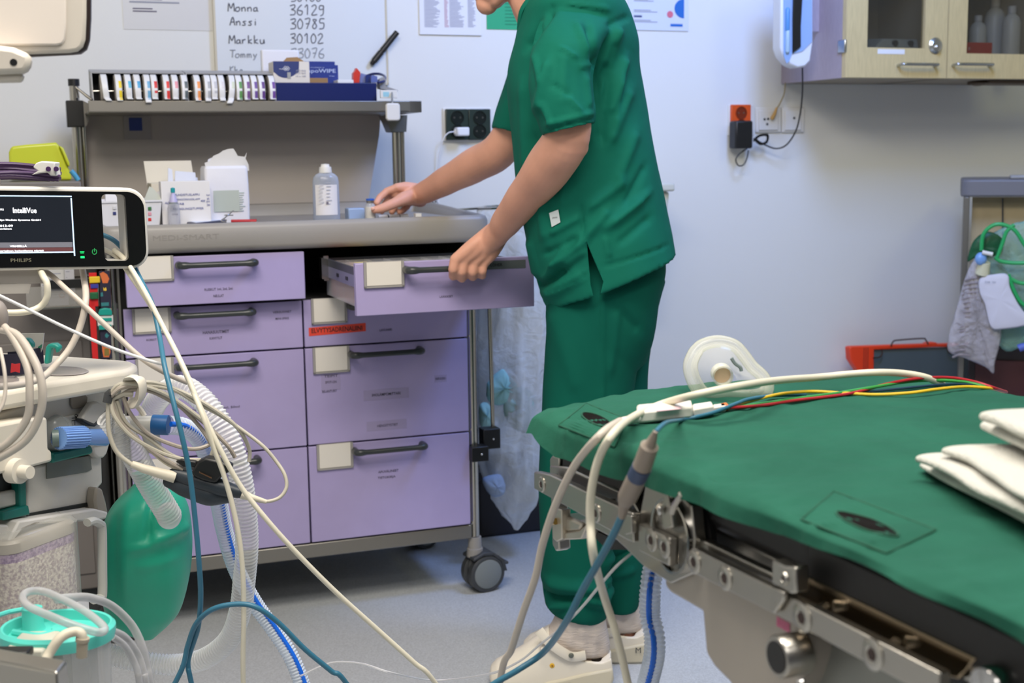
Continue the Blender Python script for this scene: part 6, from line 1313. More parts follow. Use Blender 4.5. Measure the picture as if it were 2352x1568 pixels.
hose('breathing_hose', 'blue striped corrugated hose from the blue cuff down past the green bag to the floor', [(386, 976, 1.80), (420, 980, 1.82), (452, 1002, 1.85), (474, 1040, 1.88), (486, 1085, 1.92), (500, 1140, 1.95), (516, 1220, 1.98), (540, 1300, 2.0), (582, 1380, 2.02), (632, 1450, 2.03), (672, 1515, 2.03), (700, 1590, 2.03), (730, 1700, 2.03)], .0135, .0054, m_hose2, m_str, sside=(.6, -.8, .3))
cf = T('hose_elbow', 'white clear elbow with a deep blue cuff joining the striped hose', 'hose connector')
MB().tube([U(262, 975, 1.78), U(352, 975, 1.80)], .0125, 22).build('clear_pipe', mat('milky_pipe', (214, 212, 204), .25), cf)
MB().tube([U(351, 975, 1.80), U(387, 976, 1.80)], .0142, 24).build('blue_cuff', mat('cuff_blue', (30, 96, 158), .4), cf)
MB().tube(catmull([U(340, 985, 1.80), U(348, 1005, 1.81), U(352, 1028, 1.82)], 4), [.012]*9, 18).build('side_branch', mat('milky_pipe', (214, 212, 204), .25), cf)
# ---------------------------------------------------------------- patient monitor
o_m = U(0, 512, 1.75); MN = Plane(o_m, U(330, 512, 1.84)-o_m); NM = MN.M()
mo = T('patient_monitor', 'small black fronted patient monitor with a lit screen and a hand grip opening', 'monitor')
ul, ur = MN.uv(-170, 512)[0], MN.uv(340, 512)[0]; vt, vbm = MN.uv(240, 422)[1], MN.uv(240, 610)[1]
gx0, gx1 = MN.uv(236, 512)[0], MN.uv(291, 512)[0]; gt, gb_ = MN.uv(262, 437)[1], MN.uv(262, 590)[1]
def bool_(o, poly, w0, w1):
    c_ = MB().prism(poly, w0, w1, NM).build('cutter', m_black); q = o.modifiers.new('c', 'BOOLEAN'); q.operation = 'DIFFERENCE'; q.object = c_; q.solver = 'EXACT'
    bake(o); bpy.data.objects.remove(c_); o.data.set_sharp_from_angle(angle=math.radians(40)); return o
inner = rr_poly(gx0, gb_, gx1, gt, .006, 5)
bdm = MB().prism(rr_poly(ul, vbm, ur, vt, .026, 8), -.055, -.002, NM).build('housing', mat('monitor_white_bezel', (216, 213, 206), .35), mo, bevel=.004, seg=3); bool_(bdm, inner, -.2, .1)
bf = MB().prism(rr_poly(ul+.004, vbm+.004, ur-.0045, vt-.0055, .023, 8), -.01, .0005, NM).build('front_panel', mat('monitor_black_gloss', (14, 14, 15), .22), mo); bool_(bf, inner, -.2, .1)
MB().prism(inner, -.054, -.001, NM)
def sc2(x0, y0, x1, y1, w, t, name, m, parent=mo): 
    a, b, c, d = MN.rect(x0, y0, x1, y1, w+t); return MB().box((a, w, b), (c, w+t, d), NM).build(name, m, parent)
m_scr = mat('screen_dark', (24, 28, 36), .3, emit=.6); m_sl = mat('screen_pale_line', (190, 215, 245), .3, emit=1.0); m_sw = mat('screen_white', (240, 242, 248), .3, emit=1.6)
scr = sc2(-170, 449, 169, 582, .0005, .0008, 'screen', m_scr)
sc2(-170, 448, 167, 450.5, .0013, .0003, 'screen_border', m_sl, scr); sc2(-170, 579, 169, 582, .0013, .0003, 'screen_border', m_sl, scr)
MB().hull8([MN.at(*MN.uv(x, y, .0015), w) for w in (.0013,) for x, y in ((164, 449), (167, 449), (170, 582), (167, 582))]+[MN.at(*MN.uv(x, y, .0018), .0016) for x, y in ((164, 449), (167, 449), (170, 582), (167, 582))]).build('screen_border', m_sl, scr)
sc2(-170, 557, 165, 569, .0013, .0002, 'grey_bar', mat('screen_grey_bar', (104, 104, 112), .3, emit=.8), scr); sc2(-170, 569.5, 165, 579, .0013, .0002, 'maroon_bar', mat('screen_maroon_bar', (92, 58, 60), .3, emit=.7), scr)
def mtx(s_, x, y, wpx, m, hpx=None, parent=scr, bold=.0):
    u, v = MN.uv(x, y, .0018); text(s_, MN.M(u, v, .0016), wpx/3000*1.8, m, parent, height=(hpx/3000*1.8 if hpx else None), bold=bold)
mtx('IntelliVue', 58, 481, 50, m_sw, 12, bold=.015); mtx('ions', 2, 480, 14, m_sw, 6); mtx('Philips Medizin Systeme GmbH', 42, 504, 96, m_sw, 5, bold=.02); mtx('2013-09', 12, 518, 32, m_sw, 5, bold=.02); mtx('Revision', 10, 525, 30, m_sw, 4, bold=.02)
mtx('VIRHEELLÄ', 40, 563.5, 36, m_sw, 5, bold=.02); mtx('ensikertainen hoitotilanne näyttö', 40, 575, 108, m_sw, 5, bold=.02)
mtx('PHILIPS', 45, 596, 44, mat('dim_logo', (120, 118, 100), .5), 8, mo, .01)
m_gl2 = mat('green_led', (30, 220, 110), .3, emit=1.6)
sc2(181, 571, 191, 572.5, .0006, .0004, 'green_indicator', m_gl2); sc2(182, 574, 190, 575, .0006, .0004, 'green_indicator', m_gl2); sc2(182, 582, 191, 586.5, .0006, .0004, 'green_battery', m_gl2)
MB().tube([MN.P(217+5*math.cos(t), 578+6*math.sin(t), .001) for t in np.linspace(-1.1, 4.2, 14)], .0005, 5).tube([MN.P(217, 570, .001), MN.P(217, 578, .001)], .0005, 5).build('power_symbol', mat('green_led_dim', (40, 150, 80), .3, emit=.7), mo)
sc2(-60, 612, 95, 652, -.05, .03, 'mount_block', mat('mount_grey', (176, 170, 164), .45)); 
MB().hull8([MN.at(*MN.uv(x, y, -.02), w) for w in (-.05, -.02) for x, y in ((-60, 650), (66, 650), (60, 672), (-60, 678))]).build('mount_wedge', mat('mount_pale', (206, 200, 192), .45), mo)
MB().box((MN.uv(-60, 640)[0], -.10, ZM-.002), (MN.uv(20, 640)[0], -.03, MN.uv(0, 640)[1]), NM).build('mount_post', mat('mount_pale', (206, 200, 192), .45), mo, bevel=.005)
# purple cable bundle with white clamp on the monitor
pb = T('purple_cable_bundle', 'bundle of purple cables lying on top of the patient monitor', 'cable bundle'); m_pu = mat('purple_cable', (66, 38, 84), .4)
rnd = random.Random(5)
for k in range(16):
    y0 = 376+rnd.uniform(0, 36); y1 = lerp(384, 413, (y0-376)/36)+rnd.uniform(-3, 3); d_ = 1.79+rnd.uniform(-.02, .03)
    yb = min(412, y1); q = [(-120, y0-2, d_-.05), (-30, y0, d_-.02), (30, lerp(y0, y1, .5)-3, d_), (85, min(411, y1-1), d_+.01), (128+rnd.uniform(-18, 14), min(412.5, y1+6), d_+.015)]
    MB().tube(catmull([U(*t) for t in q], 6), .0027, 8).build('purple_cable', m_pu, pb)
wc = T('cable_comb', 'white plastic cable clamp with round holes on the purple bundle', 'clamp')
MB().prism([(p.x, p.z) for p in [U(x, y, 1.78) for x, y in ((78, 384), (86, 374), (98, 370), (130, 373), (128, 382), (132, 404), (118, 403), (112, 396), (92, 398), (74, 402), (90, 392))]], 1.775, 1.795).build('clamp_body', m_white, wc, bevel=.002)
for (x, y) in ((111, 388), (129, 388)): MB().tube([U(x, y, 1.769), U(x, y, 1.778)], .0034, 16).build('clamp_hole', m_pu, wc)
# ---------------------------------------------------------------- yellow green container, side cabinet, basket, straps
sd = T('side_cabinet', 'dark grey steel cabinet standing left of the lavender cart', 'cabinet'); m_sc = mat('taupe_grey_steel', (116, 110, 106), .5, bump=.02, bscale=100)
SU0, SU1 = -1.55, CF.uv(207, 760, -.12)[0]; sw = -.12; ztop = CF.uv(100, 416, -.2)[1]
MB().box((SU0, -.50, .10), (SU1, sw, ztop), KM).build('cabinet_body', m_sc, sd, bevel=.004)
MB().box((SU0+.02, sw, .14), (SU1-.02, sw+.004, .72), KM).build('cabinet_door', m_sc, sd, bevel=.002)
MB().box((SU0+.02, -.48, .0), (SU1-.02, sw-.02, .1), KM).build('plinth', m_dgrey, sd)
yg = T('yellow_container', 'translucent yellow green lidded container behind the monitor', 'container'); m_yg = mat('lime_plastic', (196, 204, 52), .35, spec=.5, sss=.1)
Wy = -.22; pz = [(22, 413), (20, 350), (26, 336), (60, 332), (128, 327), (134, 330), (150, 368), (162, 396), (166, 414)]
MB().prism([CF.uv(x, y, Wy) for x, y in pz], Wy-.16, Wy, KM).build('container_body', m_yg, yg, bevel=.012, seg=4)
MB().prism([CF.uv(x, y, Wy+.01) for x, y in ((136, 334), (146, 340), (160, 374), (160, 384), (154, 378), (142, 348))], Wy-.14, Wy+.01, KM).build('lid_edge', m_yg, yg, bevel=.004)
MB().tube([CF.P(163, 392, -.16), CF.P(172, 402, -.16), CF.P(180, 414, -.16)], .006, 10).build('blue_strip', mat('sky_blue_strip', (70, 150, 190), .4), None)
tag(bpy.data.objects['blue_strip'], 'short sky blue strap end beside the yellow green container', 'strap')
wbk = T('wire_basket', 'wire basket with printed boxes hung on the side cabinet below the monitor', 'basket')
wl = MB(); wz0, wz1 = CF.uv(150, 706, -.02)[1], CF.uv(150, 644, -.02)[1]; ua, ub_ = CF.uv(60, 680, -.02)[0], CF.uv(228, 680, -.02)[0]
for z in (wz0, wz1): wl.tube([CF.at(ua, z, -.02), CF.at(ub_, z, -.02), CF.at(ub_, z, sw+.002), CF.at(ua, z, sw+.002)], .0025, 6, closed=True)
wl.build('wire_rim', m_rod, wbk)
pan_ = MB().box((ua, sw+.002, wz0), (ub_, -.022, wz0+.003), KM).box((ua, -.025, wz0), (ub_, -.022, wz1-.012), KM).build('clear_panel', clear('basket_clear', (180, 178, 172), .35, .6), wbk)
MB().box((CF.uv(110, 650, -.018)[0], -.021, wz1-.018), (CF.uv(205, 650, -.018)[0], -.017, wz1+.002), KM).build('black_strip', m_black, wbk)
for i, (x0, y0, x1, y1, w, lab) in enumerate(((92, 612, 150, 645, -.07, 'white printed box at the back of the wire basket'), (150, 606, 172, 700, -.06, 'pale box with a barcode strip in the middle of the wire basket'), (110, 654, 158, 700, -.035, 'white box with a round symbol at the front of the wire basket'))):
    a, b, c, d = CF.rect(x0, y0, x1, y1, w); b = wz0+.0035
    o = MB().box((a, w-.03, b), (c, w, d), KM).build('printed_box', mat('box_pale_%d' % i, (196-8*i, 196-8*i, 194), .5), None, bevel=.001); tag(o, lab, 'box', 'boxes in the wire basket')
    for k in range(5): zz_ = lerp(d-.004, b+.008, k/6); MB().box((a+.003, w, zz_-.001), (c-.004-.006*(k % 3), w+.0004, zz_+.001), KM).build('print_line', m_pr, o)
    if i == 2: MB().tube([CF.at((a+c)/2+.008+.006*math.cos(t), (b+d)/2+.006*math.sin(t), w+.001) for t in np.linspace(0, 6.28, 14)[:-1]], .0006, 5, closed=True).build('round_symbol', mat('dull_red_print', (170, 90, 90), .6), o)
# straps hung at the cart's left side
def strap(px, w, th, name, lab, m): 
    pl_ = [CF.uv(x, y, w) for x, y in px]; return MB().prism(pl_, w-th, w, KM).build(name, m, None, bevel=.0006)
rs = T('red_strap', 'red strap with yellow, blue and green blocks hanging at the cart side', 'strap')
m_red = mat('strap_red', (204, 22, 24), .6); w_s = .03
def kr(x0, y0, x1, y1, w, t, name, m, parent, bevel=.001):
    a, b, c, d = CF.rect(x0, y0, x1, y1, w+t); return MB().box((a, w, b), (c, w+t, d), KM).build(name, m, parent, bevel=bevel)
kr(206, 626, 224, 704, w_s, .002, 'upper_band', m_red, rs); kr(208, 686, 222, 826, w_s, .002, 'hanging_band', m_red, rs)
kr(205, 635, 230, 650, w_s+.002, .007, 'yellow_block', mat('block_yellow', (226, 190, 34), .5), rs, .002); kr(208, 652, 226, 662, w_s+.002, .004, 'blue_block', mat('block_blue', (52, 56, 150), .5), rs); kr(207, 671, 226, 687, w_s+.002, .007, 'green_block', mat('block_green', (24, 92, 52), .5), rs, .002)
ps = T('patterned_strap', 'navy strap with bright motifs and a teal buckle hanging at the cart side', 'strap'); m_nvs = mat('strap_navy', (30, 28, 52), .7)
kr(229, 622, 254, 708, w_s, .002, 'upper_band', m_nvs, ps); kr(231, 752, 256, 824, w_s, .002, 'lower_band', m_nvs, ps)
def blob(px, m, parent, w, name='motif'): MB().prism([CF.uv(x, y, w) for x, y in px], w-.0006, w, KM).build(name, m, parent)
m_or = mat('motif_orange', (210, 110, 58), .6); m_tl = mat('motif_teal', (46, 120, 124), .6); m_ye = mat('motif_yellow', (220, 184, 60), .6)
blob([(229, 628), (237, 624), (246, 630), (251, 640), (247, 650), (236, 650), (233, 640)], m_or, ps, w_s+.0028); blob([(237, 659), (240, 663), (243, 659), (245, 664), (244, 668), (238, 667)], m_ye, ps, w_s+.0028); blob([(231, 672), (236, 671), (237, 680), (231, 681)], m_tl, ps, w_s+.0028)
blob([(232, 695), (250, 694), (250, 702), (233, 703)], m_tl, ps, w_s+.0028); blob([(241, 769), (245, 764), (248, 768), (251, 770), (246, 776), (242, 774)], m_tl, ps, w_s+.0028); blob([(234, 790), (238, 796), (252, 796), (254, 808), (250, 820), (238, 820), (235, 806)], m_or, ps, w_s+.0028); blob([(240, 800), (250, 800), (251, 816), (240, 817)], mat('motif_olive', (126, 110, 50), .6), ps, w_s+.0034)
m_bk2 = mat('buckle_teal', (26, 150, 136), .35)
bk_ = MB().prism([CF.uv(x, y, w_s+.008) for x, y in ((226, 718), (229, 710), (240, 707), (252, 708), (257, 714), (258, 724), (226, 724))], w_s, w_s+.010, KM).build('teal_buckle', m_bk2, ps, bevel=.002)
kr(224, 724, 260, 748, w_s, .006, 'white_buckle_core', m_white, ps); kr(228, 730, 257, 738, w_s+.006, .003, 'teal_bar', m_bk2, ps); kr(227, 746, 256, 757, w_s, .009, 'teal_lower', m_bk2, ps)
# belt with teal buckles and paper lying on the machine top
bl = T('folded_belt', 'folded navy belt with red motifs and teal buckles lying on the machine top', 'belt')
def st3(P, h, name, m, parent, th=.002):
    """upright ribbon standing on the slab along pixel base points"""
    b = [G(x, y, ZM+.002) for x, y in P]; q = catmull(b, 6); mb = MB(); r_ = []
    for i, p in enumerate(q):
        t = (q[min(i+1, len(q)-1)]-q[max(i-1, 0)]).normalized(); nn_ = Vector((t.y, -t.x, 0))*th/2
        r_.append([p+nn_, p-nn_, p-nn_+V(0, 0, h), p+nn_+V(0, 0, h)])
    return mb.loft(r_).build(name, m, parent)
st3([(-40, 858), (0, 862), (50, 860), (85, 848)], .030, 'belt_loop', m_nvs, bl); st3([(20, 846), (60, 842), (100, 834)], .024, 'belt_loop', m_nvs, bl)
for (x0, y0, x1, y1) in ((24, 834, 46, 856), (78, 810, 92, 824)):
    c_ = G((x0+x1)/2, y1+6, ZM+.004); dd_ = c_.y-.006; MB().prism([(p.x, p.z) for p in [U(x, y, dd_) for x, y in ((x0, y1), (x0+2, y0), (x0+10, y0+2), (x1, y0), (x1-1, y1), ((x0+x1)/2, y1-3))]], dd_, dd_+.001).build('red_motif', mat('motif_red', (190, 40, 48), .6), bl)
for (px_, d0) in ((((46, 784), (54, 777), (64, 778), (74, 790), (74, 800), (66, 802), (58, 792), (48, 790)), 1.86), (((100, 836), (104, 798), (110, 790), (126, 789), (137, 796), (136, 806), (128, 812), (126, 800), (118, 800), (112, 836)), 1.80)):
    MB().prism([(p.x, p.z) for p in [U(x, y, d0) for x, y in px_]], d0, d0+.014).build('teal_buckle', m_bk2, bl, bevel=.003)
pc = T('paper_packet', 'white glossy paper packet standing behind the teal buckles', 'packet')
MB().prism([(p.x, p.z) for p in [U(x, y, 1.9) for x, y in ((44, 766), (101, 765), (97, 800), (90, 822), (50, 822))]], 1.9, 1.903).build('sheet', mat('glossy_cream', (228, 226, 218), .25), pc)
MB().prism([(p.x, p.z) for p in [U(x, y, 1.9) for x, y in ((88, 796), (97, 790), (96, 798), (88, 799))]], 1.8985, 1.8995).build('green_print', mat('print_green', (60, 150, 120), .5), pc)
# ---------------------------------------------------------------- upper left device
vd = T('ventilator_display', 'cream back of a display housing in the upper left corner', 'display')
VP = Plane(U(0, 60, 1.45), (1, .25, 0)); VM = VP.M()
def vp(px, w0, w1, name, m, bevel=.004, parent=vd): return MB().prism([VP.uv(x, y, w1) for x, y in px], w0, w1, VM).build(name, m, parent, bevel=bevel)
vp([(-160, -200), (209, -200), (208, 40), (205, 90), (198, 112), (184, 122), (165, 124), (-160, 140)], -.03, -.008, 'dark_rim', mat('rim_dark', (44, 32, 30), .4))
vp([(-160, -200), (199, -200), (198, 40), (196, 90), (190, 108), (178, 118), (160, 121), (73, 124), (-160, 140)], -.008, .0, 'shell', mat('display_cream', (214, 206, 194), .45), .006)
vp([(-160, -200), (152, -200), (152, 60), (150, 90), (143, 101), (130, 104), (-160, 105)], 0, .004, 'raised_back', mat('display_cream_light', (232, 222, 212), .45), .004)
vp([(-160, 100), (0, 104), (30, 108), (58, 120), (71, 126), (68, 150), (62, 164), (50, 168), (-160, 178)], .004, .03, 'arm_joint', mat('display_cream', (214, 206, 194), .45), .008)
u, v = VP.uv(31, 143, .031); MB().lathe([(.0001, .0005), (.0038, .0005), (.0038, .0015), (.0001, .0015)], VP.M(u, v, .029) @ Matrix.Rotation(-math.pi/2, 4, 'X'), 20).build('screw_hole', m_black, vd)
vp([(-160, 168), (52, 168), (52, 176), (48, 188), (-160, 192)], .0, .02, 'lower_cover', mat('display_cream', (214, 206, 194), .45), .003)
VB = VP.uv(-250, 100); MB().tube([VP.at(VB[0], VB[1]-.0, -.02), VP.at(VB[0], 0.0, -.02)], .02, 16).build('support_post', m_mw, vd)
MB().box((VB[0]-.02, -.028, VB[1]), (VP.uv(-100, 100)[0], -.012, VB[1]+.03), VM).build('post_bracket', m_mw, vd)
# ---------------------------------------------------------------- suction canister
su = T('suction_canister', 'clear suction jar with a bright turquoise lid at the lower left', 'canister'); m_tq = mat('turquoise_plastic', (92, 214, 200), .4, sss=.05)
sd_ = 1.42; c0 = U(131, 1440, sd_); RL = (U(263, 1440, sd_)-U(0, 1440, sd_)).length/2; M_ = Matrix.Translation(c0)
MB().lathe([(RL*.78, -.016), (RL*.97, -.014), (RL, -.006), (RL, .0), (RL*.94, .004), (RL*.90, .003), (RL*.86, -.008), (RL*.30, -.009), (.0001, -.009)], M_, 48, sy=.82).build('lid', m_tq, su)
for (x, y, r, h) in ((75, 1420, .012, .026), (150, 1424, .016, .006), (205, 1440, .013, .007)):
    p = G(x, y, c0.z+.004); p = Vector((p.x, p.y, c0.z-.009)); Mq = Matrix.Translation(p); MB().lathe([(r*1.15, 0), (r, .004), (r*.95, h), (.0001, h+.001)], Mq, 24).build('lid_port', m_tq, su)
MB().tube([p_+V(0, 0, 0) for p_ in catmull([Vector((G(x, y, c0.z).x, G(x, y, c0.z).y, c0.z-.006)) for x, y in ((30, 1440), (90, 1448), (140, 1438), (190, 1452), (230, 1446))], 6)], .004, 8).build('lid_rib', m_tq, su)
MB().tube([U(-20, 1418, sd_+.02), U(20, 1405, sd_+.06), U(60, 1398, sd_+.07)], .003, 8).build('lid_strap', m_tq, su)
MB().lathe([(RL*.90, -.012), (RL*.86, -.10), (RL*.78, -.26), (.0001, -.262), ], M_, 44, sy=.82).build('jar', clear('jar_clear', (206, 206, 204), .20, .7), su)
MB().lathe([(RL*.66, -.02), (RL*.62, -.24), (.0001, -.241)], M_, 36, sy=.82).build('liner', clear('liner_clear', (210, 212, 212), .25, .6), su)
m_ct = clear('clear_tube', (206, 206, 206), .38, .9, .12, (.93, .93, .95)); m_nct = clear('grey_clear_tube', (196, 196, 198), .40, .9, .12)
lt = [(52, 1372, sd_+.01), (66, 1358, sd_+.03), (100, 1358, sd_+.04), (140, 1374, sd_+.03), (190, 1400, sd_+.0), (232, 1432, sd_-.03), (240, 1447, sd_-.05), (222, 1451, sd_-.06), (170, 1436, sd_-.06), (110, 1412, sd_-.05), (66, 1392, sd_-.03)]
t_ = MB().tube(catmull([U(*q) for q in lt], 7, True), .0045, 12, closed=True).build('suction_tube_coil', m_nct, None); tag(t_, 'looped clear suction tube resting on the turquoise lid', 'tube')
cab('suction_tube', 'clear suction tube curving down in front of the green bag to the floor', 'tube', [(130, 1376, 1.46), (160, 1372, 1.48), (205, 1372, 1.52), (255, 1390, 1.56), (300, 1432, 1.58), (325, 1480, 1.58), (338, 1530, 1.58), (350, 1600, 1.58)], .0052, m_ct, True, 'suction tubes')
cab('suction_tube', 'clear suction tube leaving the jar rim under the other two', 'tube', [(255, 1448, 1.5), (285, 1462, 1.53), (315, 1500, 1.55), (330, 1545, 1.55), (340, 1600, 1.55)], .0048, m_ct, True, 'suction tubes')
cab('suction_tube', 'clear suction tube nearest the jar wall', 'tube', [(258, 1462, 1.48), (285, 1482, 1.5), (306, 1515, 1.51), (318, 1550, 1.51), (324, 1600, 1.51)], .0042, m_ct, True, 'suction tubes')
el = T('beige_elbow', 'beige elbow fitting and hose in front of the suction jar', 'hose fitting'); m_be = mat('beige_rubber', (214, 206, 186), .45)
MB().tube(catmull([U(96, 1530, 1.30), U(112, 1502, 1.31), U(132, 1472, 1.315), U(150, 1457, 1.32), U(172, 1450, 1.325), U(186, 1455, 1.325), U(190, 1470, 1.325)], 6), .0052, 14).build('hose', m_be, el)
MB().tube([U(190, 1464, 1.325), U(189, 1472, 1.325), U(189, 1474, 1.325), U(188, 1508, 1.325)], [.0072, .0072, .0060, .0058], 18).build('fitting', mat('taupe_fitting', (170, 160, 142), .45), el)
MB().box(tuple(U(8, 1530, 1.36)-V(0, 0, .03)), tuple(U(100, 1492, 1.36)+V(0, .06, 0))).build('holder_block', mat('pale_beige_block', (204, 202, 186), .5), el, bevel=.003)
er_ = T('equipment_rail', 'steel equipment rail end crossing the lower left corner', 'rail')
pa = [U(-60, 1508, 1.22), U(130, 1543, 1.16)]
ex_ = (pa[1]-pa[0]).normalized()
MB().hull8([pa[0]+V(0, 0, -.06), pa[1]+V(0, 0, -.045), pa[1]+V(0, .03, -.045), pa[0]+V(0, .03, -.06), pa[0], pa[1], pa[1]+V(0, .03, 0), pa[0]+V(0, .03, 0)]).build('rail_bar', m_st2, er_, bevel=.003)
MB().box(tuple(U(-40, 1518, 1.27)), tuple(U(62, 1498, 1.27)+V(0, .02, 0))).build('black_clamp', m_black, er_, bevel=.002)
MB().tube([pa[0]+V(.02, .015, -.03), pa[0]+V(.02, .015, -pa[0].z)], .015, 14).build('rail_post', m_st2, er_)
# ---------------------------------------------------------------- cable hook and sensor bundle
hk = T('cable_hook', 'cream hook on the machine corner holding the coiled sensor cables', 'hook')
MB().tube(catmull([U(292, 905, 1.80), U(296, 882, 1.79), U(306, 872, 1.775), U(318, 874, 1.765), U(323, 890, 1.76), U(320, 912, 1.76), U(310, 926, 1.765), U(302, 924, 1.775)], 6), .0060, 12, flat=(1, 1.5), up=(0, 1, 0)).build('hook', m_mw, hk)
MB().tube(catmull([U(298, 880, 1.77), U(303, 868, 1.745), U(318, 868, 1.735), U(327, 882, 1.733), U(327, 908, 1.735), U(318, 924, 1.742), U(306, 922, 1.76)], 6), .0052, 12, flat=(.5, 2.0), up=(0, 0, 1)).build('hook_band', m_mw, hk)
MB().tube([U(300, 915, 1.79), U(322, 880+60, 1.80), U(332, 955, 1.80)], .004, 8).build('hook_arm', m_mw, hk)
m_gr = mat('sensor_grey_cable', (192, 186, 170), .42); m_gr2 = mat('sensor_warm_grey_cable', (168, 158, 146), .45)
GC = 'grey sensor cable coils on the hook'
coil = T('sensor_cable_coil', 'coil of warm grey sensor cables looped over the cream hook', 'cable coil')
loops = [[(250, 912, 1.745), (270, 885, 1.745), (305, 879, 1.75), (360, 880, 1.76), (430, 905, 1.77), (500, 945, 1.78), (548, 985, 1.79), (572, 1030, 1.80), (572, 1060, 1.80)],
 [(250, 915, 1.74), (275, 892, 1.742), (308, 887, 1.75), (350, 893, 1.76), (410, 930, 1.77), (455, 975, 1.78), (480, 1010, 1.78), (478, 1022, 1.78), (445, 1031, 1.77), (400, 1022, 1.76), (340, 995, 1.755), (300, 950, 1.75), (283, 912, 1.75)],
 [(252, 910, 1.745), (282, 884, 1.745), (320, 884, 1.75), (380, 905, 1.76), (440, 945, 1.77), (485, 985, 1.78), (492, 1020, 1.78), (485, 1048, 1.78)],
 [(254, 918, 1.742), (262, 955, 1.74), (300, 1000, 1.745), (360, 1035, 1.755), (410, 1052, 1.76), (445, 1056, 1.765), (462, 1056, 1.765)],
 [(256, 918, 1.744), (270, 960, 1.745), (318, 1010, 1.75), (372, 1050, 1.755), (420, 1078, 1.76)],
 [(260, 915, 1.746), (285, 905, 1.748), (305, 905, 1.75)], [(262, 920, 1.75), (280, 975, 1.75), (330, 1020, 1.755), (380, 1062, 1.76), (425, 1083, 1.762)], [(265, 918, 1.752), (300, 896, 1.752), (345, 898, 1.76), (400, 925, 1.77), (462, 965, 1.78), (520, 1020, 1.785), (540, 1050, 1.79)],
 [(268, 920, 1.75), (290, 970, 1.752), (340, 1005, 1.757), (395, 1045, 1.76), (440, 1060, 1.765)]]
for i, l in enumerate(loops): MB().tube(catmull([U(*q) for q in l], 8), .0029, 8).build('cable_strand', m_gr if i % 3 != 1 else m_gr2, coil)
MB().tube([U(246, 925, 1.74), U(250, 905, 1.742), U(256, 902, 1.742)], .0065, 10).build('grey_tie', m_dgrey, coil)
cab('sensor_lead', 'grey lead running from the coil to the strain relief in a wide loop', 'cable', [(330, 883, 1.755), (400, 896, 1.765), (450, 925, 1.775), (505, 953, 1.785), (560, 990, 1.79), (605, 1025, 1.79), (635, 1060, 1.79), (654, 1090, 1.785), (658, 1118, 1.78), (645, 1140, 1.775), (622, 1150, 1.77), (596, 1150, 1.765), (562, 1138, 1.76)], .0026, m_gr, False)
so2 = T('finger_sensor', 'dark grey finger clip sensor hanging in front of the hoses', 'sensor'); m_fs = mat('sensor_charcoal', (44, 52, 60), .4)
c1_ = [U(378, 1100, 1.765), U(400, 1112, 1.765), U(440, 1128, 1.765), U(500, 1145, 1.765), U(536, 1150, 1.765)]
MB().capsule([U(388, 1106, 1.765), U(430, 1118, 1.765), U(480, 1134, 1.765), U(520, 1140, 1.765)], [.0085, .0150, .0165, .0100], 20).build('lower_shell', m_fs, so2)
MB().capsule([U(400, 1088, 1.762), U(445, 1102, 1.76), U(500, 1118, 1.76), U(548, 1130, 1.762)], [.0085, .0120, .0125, .0085], 20).build('upper_shell', m_fs, so2)
MB().prism([(p.x, p.z) for p in [U(x, y, 1.755) for x, y in ((443, 1080), (458, 1056), (476, 1048), (512, 1056), (534, 1068), (530, 1080), (518, 1086), (498, 1106), (470, 1100), (448, 1090))]], 1.745, 1.768).build('spring_grip', m_black, so2, bevel=.003)
MB().prism([(p.x, p.z) for p in [U(x, y, 1.755) for x, y in ((402, 1060), (416, 1054), (450, 1060), (452, 1074), (420, 1072))]], 1.755, 1.765).build('grip_wing', m_black, so2, bevel=.002)
MB().tube([U(458+i_*.9, 1084+i_*.42+(1.6 if i_ % 2 else -1.6), 1.742) for i_ in range(32)], .0005, 5).build('coil_spring', mat('bronze_spring', (170, 140, 110), .3, metal=1), so2)
MB().tube(catmull([U(249, 915, 1.742), U(248, 960, 1.74), U(252, 1000, 1.74), U(270, 1040, 1.742), U(305, 1068, 1.745)], 6), .0032, 10).build('lead', m_gr, so2)
MB().tube([U(302, 1065, 1.745), U(330, 1076, 1.75), U(388, 1092, 1.755), U(402, 1096, 1.757)], [.0048, .0062, .0078, .0082], 14).build('plug', mat('ivory_plug', (222, 214, 194), .4), so2)
MB().tube([U(555, 1134, 1.762), U(572, 1140, 1.763), U(578, 1142, 1.763), U(612, 1152, 1.768)], [.0075, .0055, .0046, .0030], 12).build('ribbed_relief', mat('ivory_plug', (222, 214, 194), .4), so2)
# ---------------------------------------------------------------- long cables
cab('monitor_cable', 'ivory cable running straight from the monitor to the floor between the hoses', 'cable', [(262, 574, 1.86), (290, 600, 1.84), (330, 665, 1.80), (372, 745, 1.78), (410, 820, 1.75), (440, 890, 1.72), (468, 960, 1.70), (492, 1030, 1.70), (514, 1090, 1.70), (535, 1165, 1.70), (550, 1240, 1.70), (558, 1320, 1.70), (560, 1420, 1.70), (559, 1568, 1.70)], .0036, m_cw, True)
cab('monitor_cable', 'ivory cable crossing the hoses and running diagonally to the floor on the right', 'cable', [(238, 572, 1.88), (268, 590, 1.86), (305, 640, 1.83), (345, 700, 1.80), (385, 770, 1.77), (425, 850, 1.73), (458, 930, 1.71), (505, 1030, 1.70), (552, 1115, 1.70), (610, 1190, 1.70), (680, 1268, 1.71), (770, 1358, 1.73), (870, 1448, 1.75), (950, 1520, 1.76), (1000, 1568, 1.77)], .0036, m_cw, True)
